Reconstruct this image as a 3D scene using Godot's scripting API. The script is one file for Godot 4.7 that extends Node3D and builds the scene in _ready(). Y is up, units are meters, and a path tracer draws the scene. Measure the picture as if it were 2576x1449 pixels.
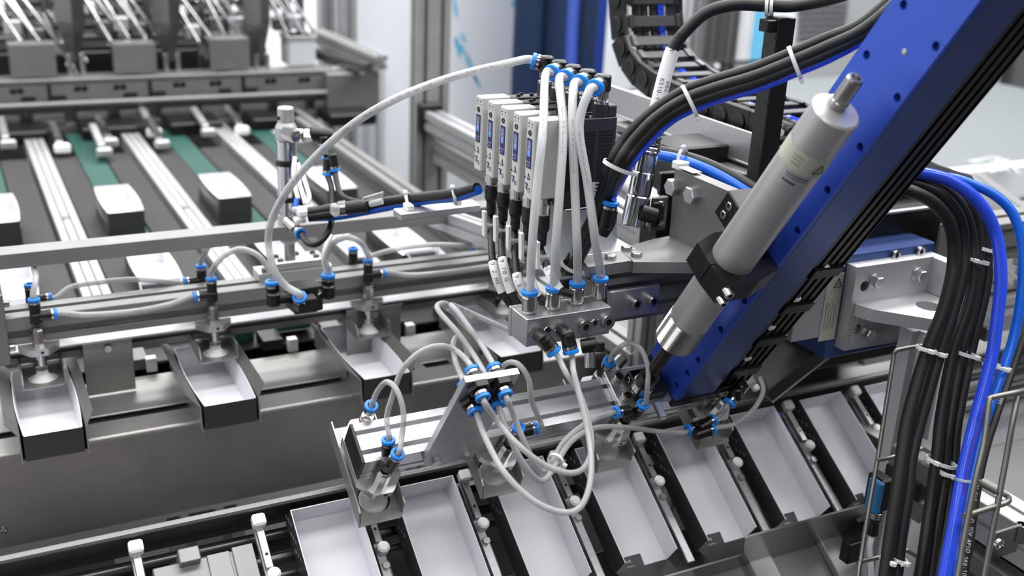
extends Node3D
# The picture is 2576x1449; lens and turn were measured from the vanishing points of the machine's three axes.
const FOCAL := 2740.0
const EYE := Vector3(0, 1.55, 0)
const TILT := 0.5812            # the gripper arm leans 33.3 degrees about X
const YT := 1.0018              # rim of the cartons in the trays
const YP := 0.9718              # tray table
var cam_basis: Basis
var M := {}
var taken := {}
var rng := RandomNumberGenerator.new()
var font_sans: SystemFont
var GX: Transform3D             # gripper frame: x along the bar, y out of the bar's top, z toward the operator

class MB:
	var v := PackedVector3Array()
	var n := PackedVector3Array()
	func tri(a: Vector3, b: Vector3, c: Vector3, na: Vector3, nb: Vector3, nc: Vector3) -> void:
		if (b - a).cross(c - a).dot(na + nb + nc) > 0.0:
			v.append_array(PackedVector3Array([a, c, b])); n.append_array(PackedVector3Array([na, nc, nb]))
		else:
			v.append_array(PackedVector3Array([a, b, c])); n.append_array(PackedVector3Array([na, nb, nc]))
	func quad(a: Vector3, b: Vector3, c: Vector3, d: Vector3, out: Vector3) -> void:
		var k := (b - a).cross(c - a)
		if k.length_squared() < 1e-20: k = (c - a).cross(d - a)
		k = k.normalized()
		if k.dot(out) < 0.0: k = -k
		tri(a, b, c, k, k, k); tri(a, c, d, k, k, k)
	func flat3(a: Vector3, b: Vector3, c: Vector3, out: Vector3) -> void:
		var k := (b - a).cross(c - a).normalized()
		if k.dot(out) < 0.0: k = -k
		tri(a, b, c, k, k, k)
	# box with chamfered edges, centred on xf
	func box(xf: Transform3D, s: Vector3, bev := 0.0005) -> MB:
		var h := s * 0.5
		var b := minf(bev, minf(h.x, minf(h.y, h.z)) * 0.6)
		var bs := xf.basis
		var f := func(x: float, y: float, z: float, ax: int) -> Vector3:
			var p := Vector3(x * (h.x - (0.0 if ax == 0 else b)), y * (h.y - (0.0 if ax == 1 else b)), z * (h.z - (0.0 if ax == 2 else b)))
			return xf * p
		for s1 in [-1.0, 1.0]:
			quad(f.call(s1, -1, -1, 0), f.call(s1, 1, -1, 0), f.call(s1, 1, 1, 0), f.call(s1, -1, 1, 0), bs.x * s1)
			quad(f.call(-1, s1, -1, 1), f.call(1, s1, -1, 1), f.call(1, s1, 1, 1), f.call(-1, s1, 1, 1), bs.y * s1)
			quad(f.call(-1, -1, s1, 2), f.call(1, -1, s1, 2), f.call(1, 1, s1, 2), f.call(-1, 1, s1, 2), bs.z * s1)
			if b > 0.0:
				for s2 in [-1.0, 1.0]:
					quad(f.call(s1, s2, -1, 0), f.call(s1, s2, 1, 0), f.call(s1, s2, 1, 1), f.call(s1, s2, -1, 1), bs.x * s1 + bs.y * s2)
					quad(f.call(s1, -1, s2, 0), f.call(s1, 1, s2, 0), f.call(s1, 1, s2, 2), f.call(s1, -1, s2, 2), bs.x * s1 + bs.z * s2)
					quad(f.call(-1, s1, s2, 1), f.call(1, s1, s2, 1), f.call(1, s1, s2, 2), f.call(-1, s1, s2, 2), bs.y * s1 + bs.z * s2)
					for s3 in [-1.0, 1.0]:
						flat3(f.call(s1, s2, s3, 0), f.call(s1, s2, s3, 1), f.call(s1, s2, s3, 2), bs.x * s1 + bs.y * s2 + bs.z * s3)
		return self
	func bx(lo: Vector3, hi: Vector3, bev := 0.0005) -> MB:
		return box(Transform3D(Basis(), (lo + hi) * 0.5), (hi - lo).abs(), bev)
	# revolve [(r, h), ...] about the line from a along dir
	func lathe(a: Vector3, dir: Vector3, prof: Array, seg := 20, flat := false) -> MB:
		var w := dir.normalized()
		var u := (Vector3.UP if absf(w.y) < 0.9 else Vector3.RIGHT).cross(w).normalized()
		var t := w.cross(u)
		for k in prof.size() - 1:
			var p: Vector2 = prof[k]
			var q: Vector2 = prof[k + 1]
			var e := q - p
			if e.length() < 1e-7: continue
			var nr := Vector2(e.y, -e.x).normalized()
			for i in seg:
				var a0 := TAU * i / seg
				var a1 := TAU * (i + 1) / seg
				var d0 := u * cos(a0) + t * sin(a0)
				var d1 := u * cos(a1) + t * sin(a1)
				var n0 := (d0 * nr.x + w * nr.y)
				var n1 := (d1 * nr.x + w * nr.y)
				if flat:
					var m := (d0 + d1).normalized()
					n0 = m * nr.x + w * nr.y
					n1 = n0
				var A := a + d0 * p.x + w * p.y
				var B := a + d1 * p.x + w * p.y
				var C := a + d1 * q.x + w * q.y
				var D := a + d0 * q.x + w * q.y
				if p.x > 1e-7: tri(A, B, C, n0, n1, n1)
				if q.x > 1e-7: tri(A, C, D, n0, n1, n0)
		return self
	func cyl(a: Vector3, b: Vector3, r: float, seg := 16, ch := 0.0004) -> MB:
		var L := a.distance_to(b)
		var c := minf(ch, minf(r, L) * 0.4)
		return lathe(a, b - a, [Vector2(0, 0), Vector2(r - c, 0), Vector2(r, c), Vector2(r, L - c), Vector2(r - c, L), Vector2(0, L)], seg)
	func hexa(a: Vector3, b: Vector3, r: float) -> MB:
		var L := a.distance_to(b)
		return lathe(a, b - a, [Vector2(0, 0), Vector2(r, 0), Vector2(r, L * 0.88), Vector2(r * 0.9, L), Vector2(0, L)], 6, true)
	func pipe(a: Vector3, b: Vector3, ro: float, ri: float, seg := 20) -> MB:
		var L := a.distance_to(b)
		var c := minf(0.0004, (ro - ri) * 0.3)
		return lathe(a, b - a, [Vector2(ri, 0), Vector2(ro - c, 0), Vector2(ro, c), Vector2(ro, L - c), Vector2(ro - c, L), Vector2(ri, L), Vector2(ri, 0)], seg)
	# round sweep along a polyline
	func tube(pts: PackedVector3Array, r: float, seg := 10, caps := true) -> MB:
		var k := pts.size()
		var tan0 := (pts[1] - pts[0]).normalized()
		var u := (Vector3.UP if absf(tan0.y) < 0.9 else Vector3.RIGHT).cross(tan0).normalized()
		var pr := []
		var pn := []
		for i in k:
			var tn := (pts[mini(i + 1, k - 1)] - pts[maxi(i - 1, 0)]).normalized()
			u = (u - tn * u.dot(tn)).normalized()
			var w := tn.cross(u)
			var ring := PackedVector3Array()
			var nor := PackedVector3Array()
			for j in seg:
				var d := u * cos(TAU * j / seg) + w * sin(TAU * j / seg)
				ring.append(pts[i] + d * r); nor.append(d)
			if i > 0:
				for j in seg:
					var m := (j + 1) % seg
					tri(pr[j], pr[m], ring[m], pn[j], pn[m], nor[m])
					tri(pr[j], ring[m], ring[j], pn[j], nor[m], nor[j])
			if caps and (i == 0 or i == k - 1):
				var o := -tn if i == 0 else tn
				for j in seg:
					tri(pts[i], ring[j], ring[(j + 1) % seg], o, o, o)
			pr = Array(ring); pn = Array(nor)
		return self
	# polygon in the xy plane of xf, from z0 to z1, with round holes [centre, radius]
	func prism(poly: PackedVector2Array, xf: Transform3D, z0: float, z1: float, holes := []) -> MB:
		var pieces := [poly]
		var circles := []
		for hl in holes:
			var circ := PackedVector2Array()
			var m := 20 if hl[1] > 0.006 else 12
			for i in m: circ.append(hl[0] + Vector2.from_angle(TAU * i / m) * hl[1])
			circles.append(circ)
			var nx := []
			for pc in pieces:
				var inside := Geometry2D.intersect_polygons(pc, circ)
				if inside.is_empty():
					nx.append(pc); continue
				for sd in [-1.0, 1.0]:
					var x0: float = hl[0].x
					var half := PackedVector2Array([Vector2(x0, -9), Vector2(x0 + sd * 9, -9), Vector2(x0 + sd * 9, 9), Vector2(x0, 9)])
					for h in Geometry2D.intersect_polygons(pc, half):
						for g in Geometry2D.clip_polygons(h, circ): nx.append(g)
			pieces = nx
		var zn := xf.basis.z.normalized()
		for pc in pieces:
			var id := Geometry2D.triangulate_polygon(pc)
			for i in range(0, id.size(), 3):
				for s in [z0, z1]:
					var k := zn if s == maxf(z0, z1) else -zn
					var q := func(j: int) -> Vector3: return xf * Vector3(pc[id[i + j]].x, pc[id[i + j]].y, s)
					tri(q.call(0), q.call(1), q.call(2), k, k, k)
		var outs := [poly]
		outs.append_array(circles)
		for oi in outs.size():
			var o: PackedVector2Array = outs[oi]
			var ccw := not Geometry2D.is_polygon_clockwise(o)
			for i in o.size():
				var p := o[i]
				var q := o[(i + 1) % o.size()]
				var e := (q - p).normalized()
				var nn := Vector2(e.y, -e.x)
				if ccw == false: nn = -nn
				if oi > 0: nn = -nn
				quad(xf * Vector3(p.x, p.y, z0), xf * Vector3(q.x, q.y, z0), xf * Vector3(q.x, q.y, z1), xf * Vector3(p.x, p.y, z1), xf.basis * Vector3(nn.x, nn.y, 0))
		return self
	func add(arr: Array, xf: Transform3D) -> MB:
		var vv: PackedVector3Array = arr[Mesh.ARRAY_VERTEX]
		var nn: PackedVector3Array = arr[Mesh.ARRAY_NORMAL]
		var ix = arr[Mesh.ARRAY_INDEX]
		var idx: PackedInt32Array = ix if ix != null and ix.size() else PackedInt32Array(range(vv.size()))
		for i in idx:
			v.append(xf * vv[i]); n.append((xf.basis * nn[i]).normalized())
		return self
	func put(o: MB, xf: Transform3D) -> MB:
		for i in o.v.size():
			v.append(xf * o.v[i]); n.append((xf.basis * o.n[i]).normalized())
		return self
	func mesh(inv: Transform3D) -> ArrayMesh:
		var a := []
		a.resize(Mesh.ARRAY_MAX)
		var vv := PackedVector3Array()
		var nn := PackedVector3Array()
		vv.resize(v.size()); nn.resize(n.size())
		for i in v.size():
			vv[i] = inv * v[i]; nn[i] = (inv.basis * n[i]).normalized()
		a[Mesh.ARRAY_VERTEX] = vv; a[Mesh.ARRAY_NORMAL] = nn
		var m := ArrayMesh.new()
		m.add_surface_from_arrays(Mesh.PRIMITIVE_TRIANGLES, a)
		return m

# ---- pixels of the photograph to points of the place
func ray(x: float, y: float) -> Vector3:
	return cam_basis * Vector3((x - 1288.0) / FOCAL, -(y - 724.5) / FOCAL, -1.0)
func at(x: float, y: float, d: float) -> Vector3: return EYE + ray(x, y) * d
func ox(x: float, y: float, X: float) -> Vector3: var r := ray(x, y); return EYE + r * ((X - EYE.x) / r.x)
func oy(x: float, y: float, Y: float) -> Vector3: var r := ray(x, y); return EYE + r * ((Y - EYE.y) / r.y)
func oz(x: float, y: float, Z: float) -> Vector3: var r := ray(x, y); return EYE + r * ((Z - EYE.z) / r.z)
func lg(x: float, y: float, ax: int, val: float) -> Vector3:   # point of the gripper frame where coordinate ax is val
	var iv := GX.affine_inverse()
	var e := iv * EYE
	var r := iv.basis * ray(x, y)
	return e + r * ((val - e[ax]) / r[ax])
func lw(x: float, y: float, ax: int, val: float) -> Vector3: return GX * lg(x, y, ax, val)

# ---- naming
func numbered(c: String) -> String:
	taken[c] = taken.get(c, -1) + 1
	return c if taken[c] == 0 else "%s_%03d" % [c, taken[c]]
func thing(called: String, label: String, category: String, base: Vector3, group := "", xf := Basis()) -> Node3D:
	var o := Node3D.new()
	o.name = numbered(called)
	add_child(o)
	o.transform = Transform3D(xf, base)
	meta(o, label, category, group)
	return o
func meta(o: Node, label: String, category: String, group := "") -> void:
	if label: o.set_meta("label", label)
	if category: o.set_meta("category", category)
	if group: o.set_meta("group", group)
# a part: world=true means the shape was drawn in world space
func part(called: String, b: MB, m: String, parent: Node3D, world := true, label := "") -> MeshInstance3D:
	var o := MeshInstance3D.new()
	o.name = called
	var inv := Transform3D()
	if world:
		var g := Transform3D()
		var p: Node = parent
		while p is Node3D and p != self:
			g = p.transform * g
			p = p.get_parent()
		inv = g.affine_inverse()
	o.mesh = b.mesh(inv)
	o.material_override = M[m]
	parent.add_child(o, true)
	if label: o.set_meta("label", label)
	return o
# a thing of one mesh, drawn in world space; its origin is put at the foot of its box
func solo(called: String, b: MB, m: String, label: String, category: String, group := "") -> MeshInstance3D:
	var lo := b.v[0]
	var hi := b.v[0]
	for p in b.v:
		lo = lo.min(p); hi = hi.max(p)
	var base := Vector3((lo.x + hi.x) / 2, lo.y, (lo.z + hi.z) / 2)
	var o := MeshInstance3D.new()
	o.name = numbered(called)
	o.mesh = b.mesh(Transform3D(Basis(), base).affine_inverse())
	o.material_override = M[m]
	add_child(o)
	o.position = base
	meta(o, label, category, group)
	return o
func struct(called: String, b: MB, m: String) -> MeshInstance3D:
	var o := solo(called, b, m, "", "")
	o.set_meta("kind", "structure")
	return o
func dup(root: Node3D, xf: Transform3D, label: String, group := "") -> Node3D:
	var r: Node3D = root.duplicate()
	r.name = numbered(String(root.name).trim_suffix("_000"))
	add_child(r)
	r.transform = xf
	r.set_meta("label", label)
	if group: r.set_meta("group", group)
	return r
# ---- curves and lettering
func smooth(p: Array, sub := 8) -> PackedVector3Array:
	var o := PackedVector3Array()
	for i in p.size() - 1:
		var a: Vector3 = p[maxi(i - 1, 0)]
		var b: Vector3 = p[i]
		var c: Vector3 = p[i + 1]
		var d: Vector3 = p[mini(i + 2, p.size() - 1)]
		if i == 0: a = b * 2.0 - c
		if i == p.size() - 2: d = c * 2.0 - b
		for k in sub: o.append(b.cubic_interpolate(c, a, d, float(k) / sub))
	o.append(p[-1])
	return o
func px(l: Array, d: float = 0.0) -> Array:                 # [x, y, depth, ...] to points
	var o := []
	for i in range(0, l.size(), 3): o.append(at(l[i], l[i + 1], l[i + 2] + d))
	return o
var ports := {}
var last_ports := []
var glyphs := {}
# join two ports [point, outward dir] by a curve through the points between
func link(a: Array, l: Array, b: Array, k := 0.005) -> Array:
	var o := []
	if a: o.append_array([a[0] - a[1] * 0.002, a[0] + a[1] * k])
	o.append_array(px(l))
	if b: o.append_array([b[0] + b[1] * k, b[0] - b[1] * 0.002])
	return o
func glyph(s: String) -> Array:
	if not glyphs.has(s):
		var t := TextMesh.new()
		t.font = font_sans
		t.font_size = 24
		t.pixel_size = 1.0 / 24.0
		t.depth = 0.0
		t.curve_step = 2.0
		t.text = s
		glyphs[s] = [t.get_mesh_arrays(), t.get_aabb().size.x] if s.strip_edges() else [[], 0.3]
	return glyphs[s]
func text(b: MB, s: String, xf: Transform3D, h: float) -> void:      # centred on xf, h high
	var g := glyph(s)
	if g[0].size() and g[0][Mesh.ARRAY_VERTEX].size(): b.add(g[0], xf * Transform3D(Basis().scaled(Vector3(h, h, h)), Vector3()))
# letters along a tube, lying on the side that looks along «face»
func tube_text(b: MB, pts: PackedVector3Array, r: float, s: String, start: float, h: float, face: Vector3, flip := false) -> void:
	var total := 0.0
	for i in pts.size() - 1: total += pts[i].distance_to(pts[i + 1])
	var d := start * total
	for ch in s:
		var w: float = h * 0.62
		var acc := 0.0
		for i in pts.size() - 1:
			var L := pts[i].distance_to(pts[i + 1])
			if acc + L >= d:
				var p := pts[i].lerp(pts[i + 1], (d - acc) / L)
				var tn := (pts[i + 1] - pts[i]).normalized()
				if flip: tn = -tn
				var z := (face - tn * face.dot(tn)).normalized()
				if ch != " ": text(b, ch, Transform3D(Basis(tn, z.cross(tn), z), p + z * (r + 0.0001)), h)
				break
			acc += L
		d += -w if flip else w
func box_at(c: Vector3, s: Vector3, bev := 0.0006, bs := Basis()) -> MB:
	return MB.new().box(Transform3D(bs, c), s, bev)
func rect(x0: float, y0: float, x1: float, y1: float) -> PackedVector2Array:
	return PackedVector2Array([Vector2(x0, y0), Vector2(x1, y0), Vector2(x1, y1), Vector2(x0, y1)])
func plane_xf(o: Vector3, x: Vector3, y: Vector3) -> Transform3D:
	return Transform3D(Basis(x.normalized(), y.normalized(), x.cross(y).normalized()), o)
# aluminium extrusion: w by h in local x, y with slots on the four sides, swept along z
func slotted(w: float, h: float, nx: int, ny: int, sl: float, dp: float) -> PackedVector2Array:
	var p := PackedVector2Array()
	var side := func(from: Vector2, to: Vector2, k: int) -> void:
		var e := (to - from) / k
		var t := e.normalized()
		var inn := Vector2(-t.y, t.x)
		p.append(from + t * 0.0008)
		for i in k:
			var c := from + e * (i + 0.5)
			p.append(c - t * sl * 0.5); p.append(c - t * sl * 0.5 + inn * dp)
			p.append(c + t * sl * 0.5 + inn * dp); p.append(c + t * sl * 0.5)
		p.append(to - t * 0.0008)
	var a := Vector2(-w / 2, -h / 2); var b := Vector2(w / 2, -h / 2); var c := Vector2(w / 2, h / 2); var d := Vector2(-w / 2, h / 2)
	side.call(a, b, nx); side.call(b, c, ny); side.call(c, d, nx); side.call(d, a, ny)
	return p
func profile(p0: Vector3, p1: Vector3, up: Vector3, w: float, h: float, nx := 1, ny := 1, sl := 0.008, dp := 0.008) -> MB:
	var z := (p1 - p0).normalized()
	var x := up.cross(z).normalized()
	return MB.new().prism(slotted(w, h, nx, ny, sl, dp), Transform3D(Basis(x, z.cross(x), z), p0), 0.0, p0.distance_to(p1))

func mat(key: String, c: Color, metallic := 0.0, rough := 0.5, grain := "") -> StandardMaterial3D:
	var m := StandardMaterial3D.new()
	m.resource_name = key
	m.albedo_color = c
	m.metallic = metallic
	m.roughness = rough
	if grain:
		m.albedo_texture = M["tex_" + grain]
		m.uv1_triplanar = true
		m.uv1_world_triplanar = grain != "brush"
		m.uv1_scale = Vector3(2, 60, 60) if grain == "brush" else Vector3(4, 4, 4)
	M[key] = m
	return m
func noise(freq: float, lo: float, hi: float) -> NoiseTexture2D:
	var f := FastNoiseLite.new()
	f.seed = 7
	f.frequency = freq
	f.fractal_octaves = 4
	var t := NoiseTexture2D.new()
	t.width = 256; t.height = 256; t.seamless = true; t.noise = f
	var g := Gradient.new()
	g.set_color(0, Color(lo, lo, lo)); g.set_color(1, Color(hi, hi, hi))
	t.color_ramp = g
	return t
func materials() -> void:
	font_sans = SystemFont.new()
	font_sans.font_names = PackedStringArray(["Droid Sans"])
	M["tex_brush"] = noise(0.03, 0.93, 1.0)
	M["tex_wear"] = noise(0.012, 0.93, 1.0)
	mat("alu", Color(0.80, 0.80, 0.81), 0.9, 0.36, "brush")
	mat("alu_matt", Color(0.74, 0.74, 0.75), 0.75, 0.48, "wear")
	mat("alu_dull", Color(0.52, 0.51, 0.51), 0.7, 0.5, "wear")
	mat("alu_bar", Color(0.55, 0.545, 0.54), 0.55, 0.46, "wear")
	mat("sheet_steel", Color(0.60, 0.59, 0.58), 0.75, 0.40, "brush")
	mat("wire_steel", Color(0.50, 0.49, 0.47), 0.85, 0.38)
	mat("table_grey", Color(0.42, 0.44, 0.45), 0.0, 0.6)
	mat("steel", Color(0.66, 0.65, 0.64), 1.0, 0.27, "brush")
	mat("steel_dark", Color(0.48, 0.47, 0.47), 0.9, 0.34, "wear")
	mat("chrome", Color(0.78, 0.78, 0.79), 1.0, 0.1)
	mat("nickel", Color(0.74, 0.72, 0.71), 1.0, 0.18)
	mat("zinc", Color(0.74, 0.75, 0.75), 0.95, 0.3)
	mat("black", Color(0.03, 0.03, 0.033), 0.0, 0.38)
	mat("black_anodised", Color(0.05, 0.049, 0.051), 0.3, 0.36)
	mat("rubber", Color(0.045, 0.045, 0.048), 0.0, 0.5)
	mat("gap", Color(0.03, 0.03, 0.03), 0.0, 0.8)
	mat("blue_ring", Color(0.07, 0.50, 0.88), 0.0, 0.35)
	mat("blue_plate", Color(0.165, 0.30, 0.71), 0.25, 0.36, "wear")
	mat("blue_side", Color(0.25, 0.33, 0.55), 0.6, 0.34, "wear")
	mat("blue_hose", Color(0.16, 0.30, 0.86), 0.0, 0.22)
	mat("blue_cable", Color(0.03, 0.36, 0.80), 0.0, 0.32)
	mat("blue_dark", Color(0.01, 0.13, 0.27), 0.0, 0.75)
	mat("blue_back", Color(0.04, 0.20, 0.55), 0.0, 0.6)
	mat("alu_post", Color(0.60, 0.60, 0.595), 0.35, 0.5, "wear")
	mat("blue_sensor", Color(0.12, 0.42, 0.62), 0.0, 0.4)
	mat("carton_in", Color(0.865, 0.855, 0.88), 0.0, 0.75)
	mat("carton_out", Color(0.19, 0.187, 0.19), 0.0, 0.40)
	mat("carton_flap", Color(0.10, 0.10, 0.125), 0.0, 0.4)
	mat("belt", Color(0.015, 0.26, 0.22), 0.0, 0.6)
	mat("lane_plate", Color(0.22, 0.212, 0.216), 0.5, 0.5, "wear")
	mat("sensor_grey", Color(0.74, 0.74, 0.725), 0.0, 0.5)
	mat("ejector", Color(0.16, 0.16, 0.17), 0.0, 0.5)
	mat("print_dark", Color(0.10, 0.10, 0.16), 0.0, 0.6)
	mat("print_navy", Color(0.10, 0.13, 0.36), 0.0, 0.5)
	mat("print_grey", Color(0.42, 0.43, 0.46), 0.0, 0.6)
	mat("print_white", Color(0.85, 0.85, 0.86), 0.0, 0.6)
	mat("label_white", Color(0.88, 0.88, 0.88), 0.0, 0.5)
	mat("label_beige", Color(0.66, 0.65, 0.60), 0.0, 0.5)
	mat("display", Color(0.50, 0.48, 0.58), 0.0, 0.25)
	mat("tie", Color(0.86, 0.86, 0.85), 0.0, 0.45)
	mat("white_plastic", Color(0.92, 0.92, 0.92), 0.0, 0.4)
	mat("wall_white", Color(0.90, 0.91, 0.92), 0.0, 0.7)
	mat("wall_grey", Color(0.72, 0.73, 0.74), 0.0, 0.8)
	mat("hall_wall", Color(0.36, 0.365, 0.37), 0.0, 0.8)
	mat("hall_floor", Color(0.28, 0.28, 0.29), 0.0, 0.6)
	mat("ceiling", Color(0.24, 0.24, 0.25), 0.0, 0.8)
	mat("film", Color(0.93, 0.95, 0.97), 0.0, 0.4)
	mat("film_blue", Color(0.45, 0.78, 0.93), 0.0, 0.4)
	mat("red_line", Color(0.5, 0.12, 0.2), 0.0, 0.4)
	mat("cylinder_grey", Color(0.70, 0.69, 0.69), 0.6, 0.38)
	var t := mat("tube", Color(0.79, 0.795, 0.80, 0.70), 0.0, 0.27)
	t.transparency = BaseMaterial3D.TRANSPARENCY_ALPHA
	var t4 := mat("tube_grey", Color(0.70, 0.705, 0.705, 0.66), 0.0, 0.26)
	t4.transparency = BaseMaterial3D.TRANSPARENCY_ALPHA
	var t3 := mat("tube_clear", Color(0.80, 0.81, 0.81, 0.5), 0.0, 0.27)
	t3.transparency = BaseMaterial3D.TRANSPARENCY_ALPHA
	var t2 := mat("cup", Color(0.83, 0.82, 0.82, 0.82), 0.0, 0.4)
	t2.transparency = BaseMaterial3D.TRANSPARENCY_ALPHA
	var e := mat("led", Color(0.35, 0.55, 0.95), 0.0, 0.3)
	e.emission_enabled = true; e.emission = Color(0.35, 0.6, 1.0); e.emission_energy_multiplier = 1.2
	var c := mat("lamp", Color(1, 1, 1), 0.0, 0.5)
	c.emission_enabled = true; c.emission = Color(1, 1, 1); c.emission_energy_multiplier = 2.0
func _ready() -> void:
	rng.seed = 11
	cam_basis = Basis(Vector3(0.89075, 0.04426, 0.45233), Vector3(0.12215, 0.93532, -0.33206), Vector3(-0.43777, 0.35103, 0.82773)).orthonormalized()
	var cam := Camera3D.new()
	cam.name = "camera"
	cam.near = 0.02
	cam.far = 60.0
	var lens := CameraAttributesPhysical.new()
	lens.frustum_focal_length = 45.383
	lens.frustum_focus_distance = 1.0
	lens.frustum_near = 0.02
	lens.frustum_far = 60.0
	lens.exposure_aperture = 6.0
	cam.attributes = lens
	cam.fov = 29.63
	add_child(cam)
	cam.transform = Transform3D(cam_basis, EYE)
	var we := WorldEnvironment.new()
	we.name = "environment"
	var env := Environment.new()
	env.background_mode = Environment.BG_COLOR
	env.background_color = Color(0.02, 0.02, 0.02)
	env.tonemap_mode = Environment.TONE_MAPPER_LINEAR
	env.tonemap_exposure = 0.34
	env.sdfgi_enabled = true
	env.ssao_enabled = true
	env.ssil_enabled = true
	we.environment = env
	add_child(we)
	GX = Transform3D(Basis(Vector3.RIGHT, TILT), EYE + Vector3(0.2863, -0.4649, -0.8354))
	materials()
	hall()
	lanes()
	back_machine()
	back_frames()
	trays()
	ejectors()
	picker()
	lower_conveyor()
	axis_beam()
	manifold()
	arm()
	gripper()
	chain_side()
	cables()
	hose_side()

func lamp_panel(c: Vector3, w: float, d: float, energy: float, label: String) -> void:
	var t := thing("ceiling_lamp", label, "lamp", c, "lamp panels on the hall ceiling")
	part("frame", box_at(Vector3(0, 0.02, 0), Vector3(w + 0.04, 0.04, d + 0.04), 0.004), "white_plastic", t, false)
	part("lamp_panel", box_at(Vector3(0, -0.004, 0), Vector3(w, 0.01, d), 0.001), "lamp", t, false)
	var l := AreaLight3D.new()
	l.name = "light"
	l.area_size = Vector2(w, d)
	l.light_energy = energy
	l.shadow_enabled = true
	l.area_range = 20.0
	t.add_child(l)
	l.position = Vector3(0, -0.014, 0)
	l.rotation = Vector3(-PI / 2, 0, 0)

func hall() -> void:
	var x0 := -2.6; var x1 := 4.6; var z0 := -5.6; var z1 := 2.4; var h := 3.2
	struct("floor", MB.new().bx(Vector3(x0, -0.1, z0), Vector3(x1, 0, z1), 0), "hall_floor")
	struct("ceiling", MB.new().bx(Vector3(x0, h, z0), Vector3(x1, h + 0.1, z1), 0), "ceiling")
	struct("wall_back", MB.new().bx(Vector3(x0, 0, z0 - 0.1), Vector3(x1, h, z0), 0), "wall_white")
	struct("wall_left", MB.new().bx(Vector3(x0 - 0.1, 0, z0), Vector3(x0, h, z1), 0), "wall_white")
	struct("wall_right", MB.new().bx(Vector3(x1, 0, z0), Vector3(x1 + 0.1, h, z1), 0), "hall_wall")
	struct("wall_front", MB.new().bx(Vector3(x0, 0, z1), Vector3(x1, h, z1 + 0.1), 0), "hall_wall")
	var k := 0
	var rows := [-4.5, -3.2, -1.95, -0.75, 0.9]
	var rw := ["back wall", "far posts", "feeder lanes", "blue arm", "operator"]
	for i in 5:
		for j in 3:
			lamp_panel(Vector3([-1.1, 0.7, 2.5][j], h - 0.04, rows[i]), 1.72, 0.55, [13.0, 11.0, 6.8, 8.0, 6.0][i] * [0.9, 1.0, 1.75][j], "flat white lamp panel on the hall ceiling over the %s, %s" % [rw[i], ["left", "middle", "right"][j]])

# ---------- feeder lanes behind the picker
func carton(open_front := false) -> Dictionary:
	# origin: middle of the floor's near edge; x across, y up, -z along. Bowed long sides.
	var w := 0.064 if open_front else 0.057; var L := 0.131 if open_front else 0.165; var bow := 0.0004 if open_front else 0.0035; var hh := 0.029; var t := 0.0012
	var inn := MB.new(); var out := MB.new()
	var K := 8
	out.bx(Vector3(-w / 2 + 0.001, 0, -L), Vector3(w / 2 - 0.001, t * 0.5, 0), 0)
	inn.bx(Vector3(-w / 2 + 0.001, t * 0.5, -L + 0.001), Vector3(w / 2 - 0.001, t, -0.001), 0)
	for s in [-1.0, 1.0]:
		for i in K:
			var a := float(i) / K; var b := float(i + 1) / K
			var ba := sin(PI * a) * bow; var bb := sin(PI * b) * bow
			var f := func(u: float, bow: float, y: float, off: float) -> Vector3:
				return Vector3(s * (w / 2 + bow * y / hh - off), y, -u * L)
			inn.quad(f.call(a, ba, t, t), f.call(b, bb, t, t), f.call(b, bb, hh, t), f.call(a, ba, hh, t), Vector3(-s, 0, 0))
			inn.quad(f.call(a, ba, hh, t), f.call(b, bb, hh, t), f.call(b, bb, hh, 0.0004), f.call(a, ba, hh, 0.0004), Vector3.UP)
			out.quad(f.call(a, ba, 0, 0), f.call(b, bb, 0, 0), f.call(b, bb, hh, 0), f.call(a, ba, hh, 0), Vector3(s, 0, 0))
			out.quad(f.call(a, ba, hh, 0.0004), f.call(b, bb, hh, 0.0004), f.call(b, bb, hh, 0), f.call(a, ba, hh, 0), Vector3.UP)
	inn.bx(Vector3(-w / 2 + t, t, -L + 0.0004), Vector3(w / 2 - t, hh, -L + t), 0)
	out.bx(Vector3(-w / 2, 0, -L), Vector3(w / 2, hh, -L + 0.0004), 0)
	if not open_front:
		inn.bx(Vector3(-w / 2 + t, t, -t), Vector3(w / 2 - t, hh - 0.0015, -0.0004), 0)
		out.bx(Vector3(-w / 2, 0, -0.0004), Vector3(w / 2, hh - 0.001, 0.0002), 0)
	return {"in": inn, "out": out}
var tray_proto: Node3D
func place_carton(xf: Transform3D, label: String, group: String) -> Node3D:
	if tray_proto == null:
		var c := carton()
		tray_proto = thing("carton", label, "carton", xf.origin, group, xf.basis)
		part("outer_board", c.out, "carton_out", tray_proto, false, "black printed outside of the carton")
		part("inner_board", c["in"], "carton_in", tray_proto, false, "plain white inside of the carton")
		return tray_proto
	return dup(tray_proto, xf, label, group)

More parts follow.
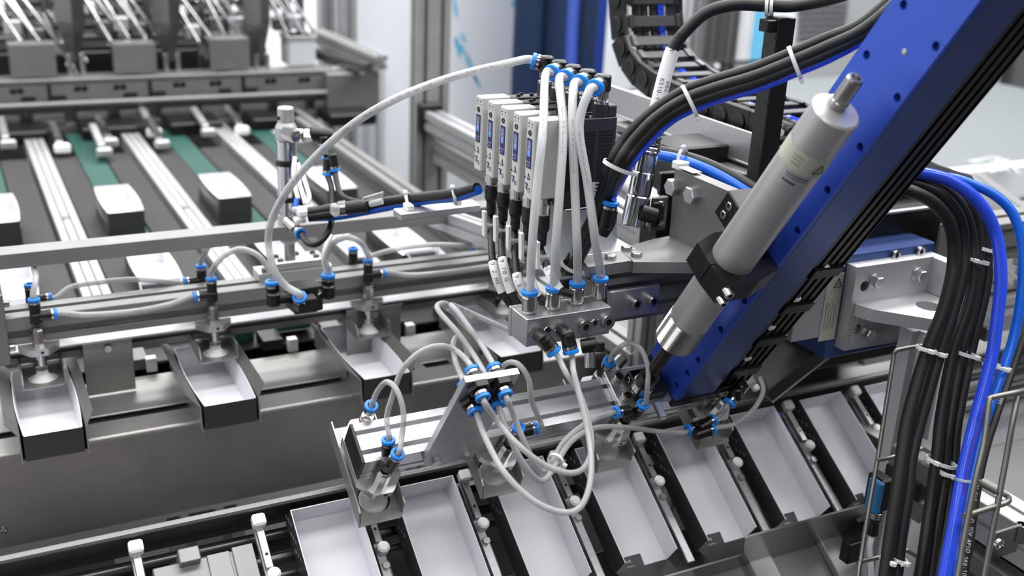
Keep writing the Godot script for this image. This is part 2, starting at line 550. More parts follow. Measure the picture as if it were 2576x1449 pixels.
func lanes() -> void:
	# tables left and right of every belt, the belts, and the extrusions between the lanes
	var cx := [-0.15, 0.05, 0.25, 0.45, 0.65]
	var words := ["farthest left", "left", "second", "third", "right"]
	for i in 5:
		var c: float = cx[i]
		solo("conveyor_belt", MB.new().bx(Vector3(c - 0.028, YP - 0.012, -2.62), Vector3(c + 0.022, YP - 0.008, -1.47), 0.0005), "belt", "narrow green conveyor belt in the %s feeder lane" % words[i], "conveyor belt", "green feeder belts")
		for s in [-1, 1]:
			var a := c - 0.03 if s < 0 else c + 0.024
			var b := c - 0.076 if s < 0 else c + 0.076
			var t := solo("lane_plate", MB.new().bx(Vector3(minf(a, b), YP - 0.03, -2.4), Vector3(maxf(a, b), YP - 0.006, -1.46), 0.001), "lane_plate", "dark grey slide plate along the %s side of the %s feeder lane" % ["left" if s < 0 else "right", words[i]], "slide plate", "dark slide plates of the feeder lanes")
	var rx := [-0.05, 0.15, 0.35, 0.555]
	var rw := ["far left edge of the picture", "left feeder belt and the second", "second feeder belt and the third", "third feeder belt and the right one"]
	for i in 4:
		var p := MB.new()
		for k in [-1, 0, 1]:
			p.bx(Vector3(rx[i] + k * 0.0134 - 0.0059, YP - 0.02, -2.66), Vector3(rx[i] + k * 0.0134 + 0.0059, YP + 0.004, -1.36), 0.0008)
		p.bx(Vector3(rx[i] - 0.019, YP - 0.03, -2.66), Vector3(rx[i] + 0.019, YP - 0.006, -1.36), 0.0008)
		var t := thing("aluminium_rail", "silver three-ribbed rail running back between the %s" % rw[i] if i else "silver three-ribbed rail at the far left edge of the lanes", "rail", Vector3(rx[i], YP - 0.03, -2.0), "ribbed rails between the feeder lanes")
		part("extrusion", p, "alu_matt", t)
		for z in [-1.52, -1.92]:
			part("bolt", MB.new().hexa(Vector3(rx[i], YP + 0.004, z), Vector3(rx[i], YP + 0.008, z), 0.006), "zinc", t)
	var pr := profile(Vector3(0.75, YP + 0.0, -2.75), Vector3(0.75, YP + 0.0, -1.05), Vector3.UP, 0.04, 0.04, 1, 1)
	solo("side_rail", pr, "alu_bar", "silver slotted rail along the right edge of the feeder lanes", "rail")
	# stacks of nested cartons
	var st := [[0.045, -1.80, 5, "stack cut by the left edge of the picture"], [0.232, -1.80, 5, "stack in the second lane"], [0.417, -1.83, 5, "stack in the third lane"], [0.615, -1.84, 4, "stack behind the tube joint and cable bundle"]]
	for s in st:
		for k in s[2]:
			var nm: String = ["lowest", "second from below", "third from below", "second from top", "topmost"][k + 5 - s[2]]
			if k == s[2] - 1: nm = "topmost"
			place_carton(Transform3D(Basis(), Vector3(s[0] + rng.randf_range(-0.0005, 0.0005), YP - 0.0055 + k * 0.005, s[1] + k * 0.0004)), "black carton, %s of the %s" % [nm, s[3]], "nested cartons waiting on the lanes")
	place_carton(Transform3D(Basis(), Vector3(0.236, YP - 0.0055, -1.50)), "white lined carton in the second lane under the square bar", "cartons leaving the lanes")
	place_carton(Transform3D(Basis(Vector3.RIGHT, 0.12), Vector3(0.232, YP - 0.022, -1.345)), "white lined carton sliding down in the second lane right behind the picker beam", "cartons leaving the lanes")
	place_carton(Transform3D(Basis(), Vector3(0.045, YP - 0.0055, -1.50)), "white lined carton under the square bar at the left edge of the picture", "cartons leaving the lanes")
	place_carton(Transform3D(Basis(Vector3.RIGHT, 0.12), Vector3(0.042, YP - 0.022, -1.335)), "white lined carton behind the leftmost tee fitting of the picker beam", "cartons leaving the lanes")
	place_carton(Transform3D(Basis(), Vector3(0.43, YP - 0.0055, -1.53)), "white lined carton beside the foot of the vertical cylinder", "cartons leaving the lanes")
	place_carton(Transform3D(Basis(), Vector3(0.625, YP - 0.0055, -1.50)), "white lined carton in the right lane beneath the square bar and the hanging connectors", "cartons leaving the lanes")
	place_carton(Transform3D(Basis(Vector3.RIGHT, 0.12), Vector3(0.632, YP - 0.022, -1.345)), "white lined carton in the right lane just behind the picker beam", "cartons leaving the lanes")

# ---------- the blurred machine at the far end of the lanes
func back_machine() -> void:
	var Z := -2.66
	var t := thing("slotted_crossbeam", "wide grey cross frame of slotted plates across the far end of the feeder lanes", "machine frame", Vector3(0.4, 0.95, Z))
	var yb := func(x: float, y: float) -> float: return oz(x, y, Z).y
	var ytop: float = yb.call(300, 200)
	var ymid: float = yb.call(300, 252)
	var ylow: float = yb.call(300, 300)
	part("upper_beam", MB.new().bx(Vector3(-0.6, ytop - 0.004, Z - 0.07), Vector3(0.95, ytop + 0.006, Z), 0.002), "alu_dull", t)
	var i := 0
	for x in [-0.35, -0.13, 0.09, 0.31, 0.53, 0.75]:
		part("slotted_plate", MB.new().prism(rect(-0.105, 0, 0.105, ytop - ymid - 0.006), Transform3D(Basis(), Vector3(x, ymid, Z - 0.012)), 0, 0.012, [[Vector2(-0.05, 0.03), 0.008], [Vector2(-0.035, 0.03), 0.008], [Vector2(0.035, 0.03), 0.008], [Vector2(0.05, 0.03), 0.008]]), "alu_dull", t)
	for x in [-0.25, -0.03, 0.19, 0.41, 0.63]:
		for s in [-0.035, 0.03]:
			part("slot", box_at(Vector3(x + s, ytop - 0.035, Z + 0.002), Vector3(0.03, 0.009, 0.004), 0.001), "gap", t)
	part("backing", MB.new().bx(Vector3(-0.6, ylow - 0.02, Z - 0.06), Vector3(0.93, ytop - 0.005, Z - 0.02), 0.001), "steel_dark", t)
	part("round_bar", MB.new().cyl(Vector3(-0.6, ymid, Z + 0.02), Vector3(0.86, ymid, Z + 0.02), 0.007), "alu_dull", t)
	for k in 15:
		part("toothed_block", MB.new().bx(Vector3(-0.5 + k * 0.094, ylow - 0.004, Z - 0.01), Vector3(-0.5 + k * 0.094 + 0.07, ylow + 0.022, Z + 0.012), 0.004), "alu_dull", t)
	part("lower_beam", MB.new().bx(Vector3(-0.6, ylow - 0.02, Z - 0.03), Vector3(0.93, ylow - 0.002, Z + 0.008), 0.002), "alu_dull", t)
	for k in 12:
		part("foot", MB.new().bx(Vector3(-0.47 + k * 0.115, YP - 0.02, Z - 0.02), Vector3(-0.47 + k * 0.115 + 0.03, ylow - 0.015, Z + 0.005), 0.002), "steel_dark" if k % 2 else "alu_dull", t)
	var e := at(890, 225, 2.62)
	var eb := thing("end_box", "plain grey box on the right end of the far cross frame", "machine cover", Vector3(e.x, yb.call(890, 265), Z))
	var ey0: float = yb.call(890, 268)
	var ey1: float = yb.call(890, 178)
	var ex := oz(825, 230, Z + 0.03).x
	var ex2 := oz(955, 220, Z + 0.03).x
	part("cover", MB.new().bx(Vector3(ex, ey0, Z - 0.1), Vector3(ex2, ey1, Z + 0.03), 0.003), "alu_dull", eb)
	part("strip", MB.new().tube(PackedVector3Array([Vector3(ex + 0.02, ey1 + 0.004, Z + 0.0), Vector3(ex2 - 0.01, ey1 + 0.01, Z - 0.10)]), 0.005), "alu_matt", eb)
	# three upright sheets and the pale guard on top of the frame
	var sh := [[28, 136, 110, 195, "left"], [288, 390, 108, 185, "middle"], [530, 626, 96, 175, "right"]]
	for q in sh:
		var a := oz(q[0], q[3], Z - 0.02); var b := oz(q[1], q[2], Z - 0.02)
		var ts := thing("sheet_cover", "%s of three upright grey sheet covers standing on the far cross frame" % q[4], "machine cover", Vector3(a.x, a.y, Z), "upright sheet covers on the far frame")
		part("sheet", MB.new().bx(Vector3(a.x, a.y, Z - 0.022), Vector3(b.x, b.y, Z - 0.018), 0.0005), "alu_dull", ts)
		part("return_edge", MB.new().bx(Vector3(a.x, b.y - 0.004, Z - 0.08), Vector3(b.x, b.y, Z - 0.022), 0.0005), "alu_dull", ts)
	var ga := oz(728, 168, Z - 0.06); var gb := oz(794, 90, Z - 0.06)
	var gd := thing("guard_box", "pale grey upright guard box at the right end of the far machine", "machine cover", ga)
	part("guard", MB.new().bx(Vector3(ga.x, ga.y, Z - 0.14), Vector3(gb.x, gb.y, Z - 0.06), 0.003), "wall_grey", gd)
	part("rim", MB.new().bx(Vector3(ga.x - 0.003, gb.y - 0.01, Z - 0.143), Vector3(gb.x + 0.003, gb.y, Z - 0.057), 0.001), "alu_matt", gd)
	# funnel chutes
	var ch := [[185, "left"], [425, "middle"], [650, "right"]]
	for q in ch:
		var p := oz(q[0], 130, Z - 0.08)
		var top := oz(q[0], -40, Z - 0.08)
		var f := thing("chute", "%s grey steel chute narrowing down above the far cross frame" % q[1], "chute", p, "steel chutes of the far machine")
		part("throat", MB.new().lathe(p, Vector3.UP, [Vector2(0.014, -0.02), Vector2(0.016, 0.0), Vector2(0.032, 0.07), Vector2(0.034, top.y - p.y)], 4, true), "steel_dark", f)
		for s in [-1, 1]:
			part("support_rod", MB.new().cyl(p + Vector3(s * 0.014, -0.055, 0.03), p + Vector3(s * 0.014, 0.0, 0.03), 0.006), "chrome", f)
	# linkages: rods, heads and screws, each group one mechanism
	var k2 := 0
	for q in [[30, 70], [90, 90], [150, 120], [255, 70], [300, 60], [345, 75], [480, 80], [540, 60], [590, 60], [700, 60], [735, 55]]:
		var p := oz(q[0], q[1], Z - 0.13)
		var nm: String = ["at the left picture edge", "left of the left sheet cover", "right of the left sheet cover", "right of the left chute", "left of the middle sheet cover", "above the middle sheet cover", "right of the middle chute", "left of the right sheet cover", "above the right sheet cover", "right of the right chute", "beside the pale guard box"][k2]
		var f := thing("linkage", "shiny rod linkage of the far machine %s" % nm, "linkage", p, "rod linkages of the far machine")
		var ang := rng.randf_range(0.5, 0.9)
		part("rod", MB.new().cyl(p + Vector3(-0.05 * ang, 0.08, 0.0), p + Vector3(0.03, -0.06, 0.04), 0.006), "chrome", f)
		part("guide_rod", MB.new().cyl(p + Vector3(-0.02, 0.085, 0.0), p + Vector3(0.055, -0.03, 0.03), 0.004), "chrome", f)
		part("head", MB.new().bx(p + Vector3(-0.018, -0.015, -0.01), p + Vector3(0.02, 0.02, 0.025), 0.004), "steel_dark" if k2 % 2 else "alu_matt", f)
		part("column", MB.new().cyl(p + Vector3(0.03, -0.1, -0.03), p + Vector3(0.03, 0.09, -0.03), 0.011), "steel_dark", f)
		part("screw", MB.new().hexa(p + Vector3(0.012, -0.045, 0.03), p + Vector3(0.012, -0.03, 0.045), 0.008), "chrome", f)
		part("clamp", MB.new().bx(p + Vector3(-0.045, 0.035, -0.03), p + Vector3(-0.01, 0.06, 0.01), 0.003), "nickel" if k2 % 3 else "white_plastic", f)
		k2 += 1
	var bk := thing("far_machine", "dark body of the far machine behind the rod linkages", "machine body", Vector3(0.2, YP, Z - 0.3))
	part("panel", MB.new().bx(Vector3(-0.8, 0.3, Z - 0.40), Vector3(0.78, ytop + 0.02, Z - 0.30), 0.002), "steel_dark", bk)
	part("upper_panel", MB.new().bx(Vector3(-0.8, ytop + 0.02, Z - 0.40), Vector3(0.70, ytop + 0.5, Z - 0.34), 0.002), "alu_dull", bk)
	for k in 6:
		part("cross_tube", MB.new().cyl(Vector3(-0.6, ytop + 0.03 + k * 0.03, Z - 0.28 + k * 0.02), Vector3(0.72, ytop + 0.03 + k * 0.03, Z - 0.28 + k * 0.02), 0.007), "steel_dark" if k % 2 else "black", bk)
	# pick heads that dip into the lanes below the frame
	k2 = 0
	for q in [[15, 350], [150, 360], [255, 370], [270, 345], [380, 320], [400, 350], [515, 320], [600, 315]]:
		var p := oy(q[0], q[1] + 20, YP)
		var nm: String = ["left of the first rail", "right of the first rail", "left of the second lane's belt", "above the second lane", "right of the second rail", "above the third lane", "right of the third rail", "left of the vertical cylinder"][k2]
		var f := thing("lane_stop", "bright metal lane stop at the far end, %s" % nm, "lane stop", p, "bright stops at the far ends of the lanes")
		part("bar", MB.new().box(Transform3D(Basis(Vector3.RIGHT, 0.12), p + Vector3(0, 0.03, -0.05)), Vector3(0.016, 0.012, 0.13), 0.002), "chrome" if k2 % 2 else "alu", f)
		part("post", MB.new().cyl(p + Vector3(0, -0.01, 0.0), p + Vector3(0, 0.03, 0.0), 0.007), "black", f)
		part("nose", MB.new().bx(p + Vector3(-0.012, 0.0, 0.01), p + Vector3(0.02, 0.02, 0.03), 0.004), "white_plastic" if k2 % 3 == 1 else "alu_matt", f)
		k2 += 1
	for k in 6:
		var x: float = -0.13 + k * 0.19
		solo("drive_housing", MB.new().bx(Vector3(x, YP - 0.01, Z - 0.15), Vector3(x + 0.12, YP + 0.02, Z + 0.12), 0.004), "black", "black drive housing under the far cross frame, %s" % ["leftmost", "left of the second lane", "between second and third lanes", "right of the third lane", "at the right lane", "rightmost"][k], "drive housing", "black housings at the lane ends")

# ---------- posts, panels and rails behind
func back_frames() -> void:
	var p := at(1080, 240, 2.35)
	var t := thing("aluminium_post", "tall silver double-slotted post standing behind the feeder lanes", "post", Vector3(p.x, 0, p.z))
	part("extrusion", profile(Vector3(p.x, 0.02, p.z), Vector3(p.x, 2.6, p.z), Vector3(0, 0, 1), 0.076, 0.04, 2, 1, 0.010, 0.012), "alu_post", t)
	part("foot_plate", MB.new().bx(Vector3(p.x - 0.05, 0, p.z - 0.04), Vector3(p.x + 0.05, 0.02, p.z + 0.04), 0.001), "alu_dull", t)
	# guard rail from the post toward the ejectors
	var a := oz(1085, 300, p.z + 0.03)
	var g := thing("guard_rail", "silver slotted rail running from the tall post forward behind the grey vacuum units", "rail", a)
	var b := a + Vector3(0, 0, 1.05)
	part("extrusion", profile(a, b, Vector3.UP, 0.04, 0.04), "alu_matt", g)
	part("lower_extrusion", profile(a + Vector3(0.02, -0.07, 0), b + Vector3(0.02, -0.07, 0), Vector3.UP, 0.03, 0.05), "alu_post", g)
	part("end_cap", MB.new().bx(a + Vector3(-0.03, -0.025, -0.03), a + Vector3(0.022, 0.035, 0.01), 0.003), "black", g)
	part("bracket", MB.new().bx(a + Vector3(0.03, -0.075, 0.2), a + Vector3(0.05, -0.035, 0.24), 0.002), "black", g)
	# two posts at the upper left with the far white film panel
	for q in [[820, 3.1, "left"], [872, 3.05, "right"]]:
		var c := at(q[0], 60, q[1])
		var pt := thing("frame_post", "%s of the two pale slotted posts behind the far machine" % q[2], "post", Vector3(c.x, 0, c.z), "pale posts behind the far machine")
		part("extrusion", profile(Vector3(c.x, 0, c.z), Vector3(c.x, 2.6, c.z), Vector3(0, 0, 1), 0.045, 0.045, 1, 1, 0.01, 0.01), "alu_matt", pt)
	var w := at(960, 250, 3.3)
	var sp := thing("safety_panel", "bright white film-covered safety panel left of the tall post", "safety panel", Vector3(w.x, 0.5, w.z))
	part("panel", MB.new().bx(Vector3(oz(884, 200, w.z).x, 0.45, w.z - 0.006), Vector3(oz(1062, 200, w.z).x, 2.6, w.z), 0.001), "film", sp)
	var sf := thing("panel_frame", "pale slotted upright between the far machine and the white panel", "post", Vector3(w.x, 0, w.z))
	var fx := oz(940, 440, w.z + 0.02).x
	part("extrusion", profile(Vector3(fx, 0.4, w.z + 0.03), Vector3(fx, oz(940, 160, w.z).y, w.z + 0.03), Vector3(0, 0, 1), 0.05, 0.04, 1, 1, 0.01, 0.01), "wall_grey", sf)
	part("sloping_rail", profile(at(795, 88, 2.95), at(960, 158, 2.75), Vector3.UP, 0.035, 0.035), "alu_post", sf)
	part("inner_rail", profile(at(780, 130, 2.9), at(930, 172, 2.7), Vector3.UP, 0.024, 0.024, 1, 1, 0.006, 0.005), "steel_dark", sf)
	var w2 := at(1215, 200, 3.4)
	var s2 := thing("film_panel", "white panel with blue smeared film between the tall post and the dark blue curtain", "safety panel", Vector3(w2.x, 0.5, w2.z))
	part("panel", MB.new().bx(Vector3(oz(1118, 200, w2.z).x, 0.45, w2.z - 0.006), Vector3(oz(1320, 200, w2.z).x, 2.6, w2.z), 0.001), "film", s2)
	for q in [[1150, 110, 8, 22, 0.3], [1158, 128, 7, 18, -0.3], [1145, 20, 5, 28, 0.2], [1185, 175, 4, 45, 0.5], [1200, 205, 5, 22, 0.5], [1165, 95, 4, 18, 0.5], [1290, 8, 5, 10, 0.1], [1175, 140, 3, 40, 0.6]]:
		var sm := MB.new()
		var c := oz(q[0], q[1], w2.z + 0.001)
		sm.lathe(c, Vector3(0, 0, 1), [Vector2(0, 0.001), Vector2(1, 0.001)], 10)
		var kk := sm.v.size() - 30
		for j in range(kk, sm.v.size()):
			var d := (sm.v[j] - c) * Vector3(q[2] * 0.0011, q[3] * 0.0011, 1)
			sm.v[j] = c + d.rotated(Vector3(0, 0, 1), q[4])
		part("blue_smear", sm, "film_blue", s2)
	# dark blue curtain with a lighter hose
	var z3 := w2.z + 0.25
	var cu := thing("curtain", "dark blue curtain strips hanging behind the grey vacuum units", "curtain", Vector3(oz(1400, 100, z3).x, 1.2, z3))
	for q in [[1296, 1362, 0.0], [1358, 1445, 0.01], [1440, 1500, -0.005]]:
		var xa := oz(q[0], 60, z3).x; var xb := oz(q[1], 60, z3).x
		var mb := MB.new()
		var r := (xb - xa) / 2
		mb.lathe(Vector3((xa + xb) / 2, oz(1400, 330, z3).y, z3 + q[2]), Vector3.UP, [Vector2(0, 0), Vector2(r, 0), Vector2(r, 1.4), Vector2(0, 1.4)], 24)
		part("strip", mb, "blue_dark", cu)
	solo("blue_hose", MB.new().tube(smooth([at(1445, -20, 2.9), at(1440, 60, 2.9), at(1436, 190, 2.9), at(1436, 330, 2.9)]), 0.016, 12), "blue_back", "bright blue hose hanging in front of the dark blue curtain", "hose")
	var xa := oz(1490, 60, z3 + 0.02).x
	solo("blue_screen", MB.new().bx(Vector3(xa, 1.0, z3 - 0.05), Vector3(oz(1545, 60, z3).x, 2.5, z3 - 0.04), 0.001), "blue_back", "bright blue panel edge between the curtain and the black cable chain", "panel")
	# cabinet and posts right of the chain
	var z4 := -3.0
	var pcs := [[1720, 1760, "alu_matt", "pale"], [1762, 1800, "alu_dull", "darker"], [1802, 1845, "alu_dull", "grey"], [1846, 1880, "wall_white", "white"]]
	for q in pcs:
		var c0 := oz(q[0], 100, z4); var c1 := oz(q[1], 100, z4)
		var tt := thing("slotted_post", "%s post of the row right of the black cable chain" % q[3], "post", Vector3((c0.x + c1.x) / 2, 0, z4), "posts behind the thick black cable")
		part("extrusion", profile(Vector3((c0.x + c1.x) / 2, 0, z4), Vector3((c0.x + c1.x) / 2, 2.8, z4), Vector3(0, 0, 1), (c1.x - c0.x) * 0.92, 0.05, 2, 1, 0.012, 0.012), q[2], tt)
	var bl := oz(1890, 60, z4)
	solo("blue_door_edge", MB.new().bx(Vector3(bl.x, 0.5, z4 - 0.05), Vector3(oz(1938, 60, z4).x, 2.7, z4), 0.002), "film_blue", "light blue upright panel left of the black punched post", "panel")
	var z5 := -3.6
	var ca := oz(1990, 150, z5); var cb := oz(2350, 100, z5)
	var cab := thing("cabinet", "pale grey cabinet with louvre slats behind the blue arm", "cabinet", Vector3(ca.x, 0, z5))
	part("body", MB.new().bx(Vector3(ca.x, 0.0, z5 - 0.4), Vector3(minf(cb.x + 0.8, 4.5), 2.6, z5), 0.004), "wall_grey", cab)
	for k in 7:
		var l0 := oz(2005, 96 - k * 16, z5 + 0.01)
		part("louvre_slat", MB.new().box(Transform3D(Basis(Vector3.RIGHT, 0.5), Vector3((l0.x + oz(2118, 90, z5).x) / 2, l0.y, z5 + 0.01)), Vector3(oz(2118, 90, z5).x - l0.x, 0.022, 0.004), 0.001), "alu_matt", cab)
	var rod := thing("hand_rail", "thin bright rod across the posts right of the cable chain", "rod", oz(1800, 155, -2.97))
	part("rod", MB.new().cyl(oz(1775, 157, z4 + 0.03), oz(1960, 152, z4 + 0.03), 0.006), "chrome", rod)
	part("arm", MB.new().tube(smooth([oz(1720, 130, z4 + 0.03), oz(1760, 155, z4 + 0.035), oz(1800, 168, z4 + 0.04)]), 0.004), "alu", rod)
	part("knob", MB.new().lathe(oz(1803, 168, z4 + 0.04), Vector3.RIGHT, [Vector2(0, -0.01), Vector2(0.01, -0.004), Vector2(0.01, 0.004), Vector2(0, 0.01)], 12), "white_plastic", rod)
# ---------- fittings
# ports: [centre of the blue ring's outer face, outward dir, barrel length]; k scales a 6 mm push-in fitting
func fitting(parent: Node3D, called: String, ports: Array, hub: Vector3, k := 1.0, world := true, metal := false, mid := true) -> MeshInstance3D:
	var b := MB.new()
	var bands := []
	last_ports = []
	var place := Transform3D() if world else parent.transform
	if mid: b.lathe(hub - Vector3(0, 0.0062 * k, 0), Vector3.UP, [Vector2(0, 0), Vector2(0.005 * k, 0), Vector2(0.0062 * k, 0.0012 * k), Vector2(0.0062 * k, 0.0112 * k), Vector2(0.005 * k, 0.0124 * k), Vector2(0, 0.0124 * k)], 14)
	for p in ports:
		var d: Vector3 = p[1].normalized()
		var c: Vector3 = p[0]
		var L: float = p[2]
		b.lathe(c - d * L, d, [Vector2(0, 0), Vector2(0.0045 * k, 0), Vector2(0.0054 * k, 0.001), Vector2(0.0060 * k, L - 0.0058 * k), Vector2(0.0060 * k, L - 0.0048 * k), Vector2(0, L - 0.0048 * k)], 16)
		var nk := MB.new()
		last_ports.append([place * c, (place.basis * d).normalized()])
		bands.append(nk)
		nk.lathe(c - d * 0.0048 * k, d, [Vector2(0.0061 * k, -0.0012 * k), Vector2(0.0061 * k, 0.0010 * k), Vector2(0.0046 * k, 0.0014 * k), Vector2(0.0046 * k, 0.0020 * k)], 16)
	var o := part(called, b, "nickel" if metal else "black", parent, world)
	for nk in bands: part("band", nk, "nickel", o, world)
	for p in ports:
		var d: Vector3 = p[1].normalized()
		var c: Vector3 = p[0]
		part("release_ring", MB.new().lathe(c - d * 0.0032 * k, d, [Vector2(0.0032 * k, 0), Vector2(0.0058 * k, 0), Vector2(0.0064 * k, 0.0004), Vector2(0.0064 * k, 0.0028 * k), Vector2(0.0058 * k, 0.0033 * k), Vector2(0.0036 * k, 0.0033 * k), Vector2(0.0032 * k, 0.0010 * k)], 20), "blue_ring", o, world, "blue release ring")
	return o

func hose(called: String, pts: Array, r: float, label: String, group := "", m := "tube", prints := [], sub := 8, cat := "tube") -> Node3D:
	var c := smooth(pts, sub)
	var b := MB.new().tube(c, r, 12)
	if prints.is_empty(): return solo(called, b, m, label, cat, group)
	var lo := c[0]
	for p in c: lo = lo.min(p)
	var t := thing(called, label, cat, lo, group)
	part("tube_wall", b, m, t)
	var tx := MB.new()
	for q in prints:                                     # [text, start share, letter height, flip]
		var mid: Vector3 = c[c.size() / 2]
		tube_text(tx, c, r, q[0], q[1], q[2], EYE - mid + Vector3(0, q[4] if q.size() > 4 else 0.0, 0), q[3])
	part("print", tx, "print_grey" if m != "rubber" else "print_white", t)
	return t

# ---------- suction unit; local frame: origin at the front cup's lip, y up the stem, z toward the operator
func suction_unit(xf: Transform3D, label: String, group: String, front_ports: Array, back_ports: Array, back_metal: bool, stem_top: float, key := "", py := 0.028) -> Node3D:
	var t := thing("suction_unit", label, "suction gripper", xf.origin, group, xf.basis)
	for z in [0.0, -0.056]:
		var o := Vector3(0, 0, z)
		part("suction_cup", MB.new().lathe(o, Vector3.UP, [Vector2(0, 0.003), Vector2(0.009, 0.002), Vector2(0.0132, 0), Vector2(0.0138, 0.0006), Vector2(0.0128, 0.003), Vector2(0.0085, 0.0075), Vector2(0.0062, 0.0105), Vector2(0.0060, 0.0155), Vector2(0, 0.0155)], 28), "cup", t, false, "milky translucent suction cup")
		part("stem", MB.new().cyl(o + Vector3(0, 0.015, 0), o + Vector3(0, py + 0.002, 0), 0.0056), "chrome", t, false)
		part("nut", MB.new().hexa(o + Vector3(0, 0.0155, 0), o + Vector3(0, 0.0205, 0), 0.0072), "nickel", t, false)
		part("sleeve", MB.new().lathe(o, Vector3.UP, [Vector2(0, py + 0.008), Vector2(0.0068, py + 0.008), Vector2(0.0068, stem_top - 0.004), Vector2(0.0058, stem_top - 0.002), Vector2(0.0058, stem_top), Vector2(0, stem_top)], 8 if z == 0.0 else 16, z == 0.0), "nickel", t, false)
	var xz := Transform3D(Basis(Vector3.RIGHT, Vector3(0, 0, 1), Vector3.DOWN), Vector3(0, py + 0.008, 0))
	var pl := PackedVector2Array([Vector2(-0.008, 0.012), Vector2(0.008, 0.012), Vector2(0.0105, 0.010), Vector2(0.021, -0.004), Vector2(0.021, -0.052), Vector2(0.0105, -0.066), Vector2(0.008, -0.068), Vector2(-0.008, -0.068), Vector2(-0.0105, -0.066), Vector2(-0.021, -0.052), Vector2(-0.021, -0.004), Vector2(-0.0105, 0.010)])
	part("mount_plate", MB.new().prism(pl, xz, 0, 0.008), "alu", t, false)
	part("grub_screw", MB.new().cyl(Vector3(0.002, py + 0.004, 0.0115), Vector3(0.002, py + 0.004, 0.0124), 0.0018, 10), "gap", t, false)
	# bracket: floor with two holes and two upturned sides
	var fl := PackedVector2Array([Vector2(-0.0215, 0.025), Vector2(0.017, 0.025), Vector2(0.0203, 0.0238), Vector2(0.0215, 0.0205), Vector2(0.0215, -0.078), Vector2(-0.0215, -0.078)])
	var xb := Transform3D(Basis(Vector3.RIGHT, Vector3(0, 0, 1), Vector3.DOWN), Vector3(0, 0.0050, 0))
	part("bracket_floor", MB.new().prism(fl, xb, 0, 0.0015, [[Vector2(0, 0), 0.0155], [Vector2(0, -0.056), 0.0155]]), "sheet_steel", t, false)
	for s in [-1.0, 1.0]:
		var side := PackedVector2Array([Vector2(-0.078, 0.0035), Vector2(0.025 if s < 0 else 0.0205, 0.0035), Vector2(0.024 if s < 0 else 0.019, 0.009), Vector2(0.018, 0.019), Vector2(0.012, 0.0205), Vector2(-0.078, 0.0205)])
		part("bracket_side", MB.new().prism(side, Transform3D(Basis(Vector3(0, 0, 1), Vector3.UP, Vector3.LEFT), Vector3(s * 0.0215, 0, 0)), -0.00075, 0.00075), "sheet_steel", t, false)
	if front_ports: fitting(t, "tee_fitting", front_ports, Vector3(0, stem_top + 0.010, 0), 1.0, false)
	ports[key + "f"] = last_ports
	if back_ports: fitting(t, "straight_fitting" if back_metal else "elbow_fitting", back_ports, Vector3(0, stem_top + 0.008, -0.056), 1.0, false, back_metal, not back_metal)
	ports[key + "b"] = last_ports
	return t

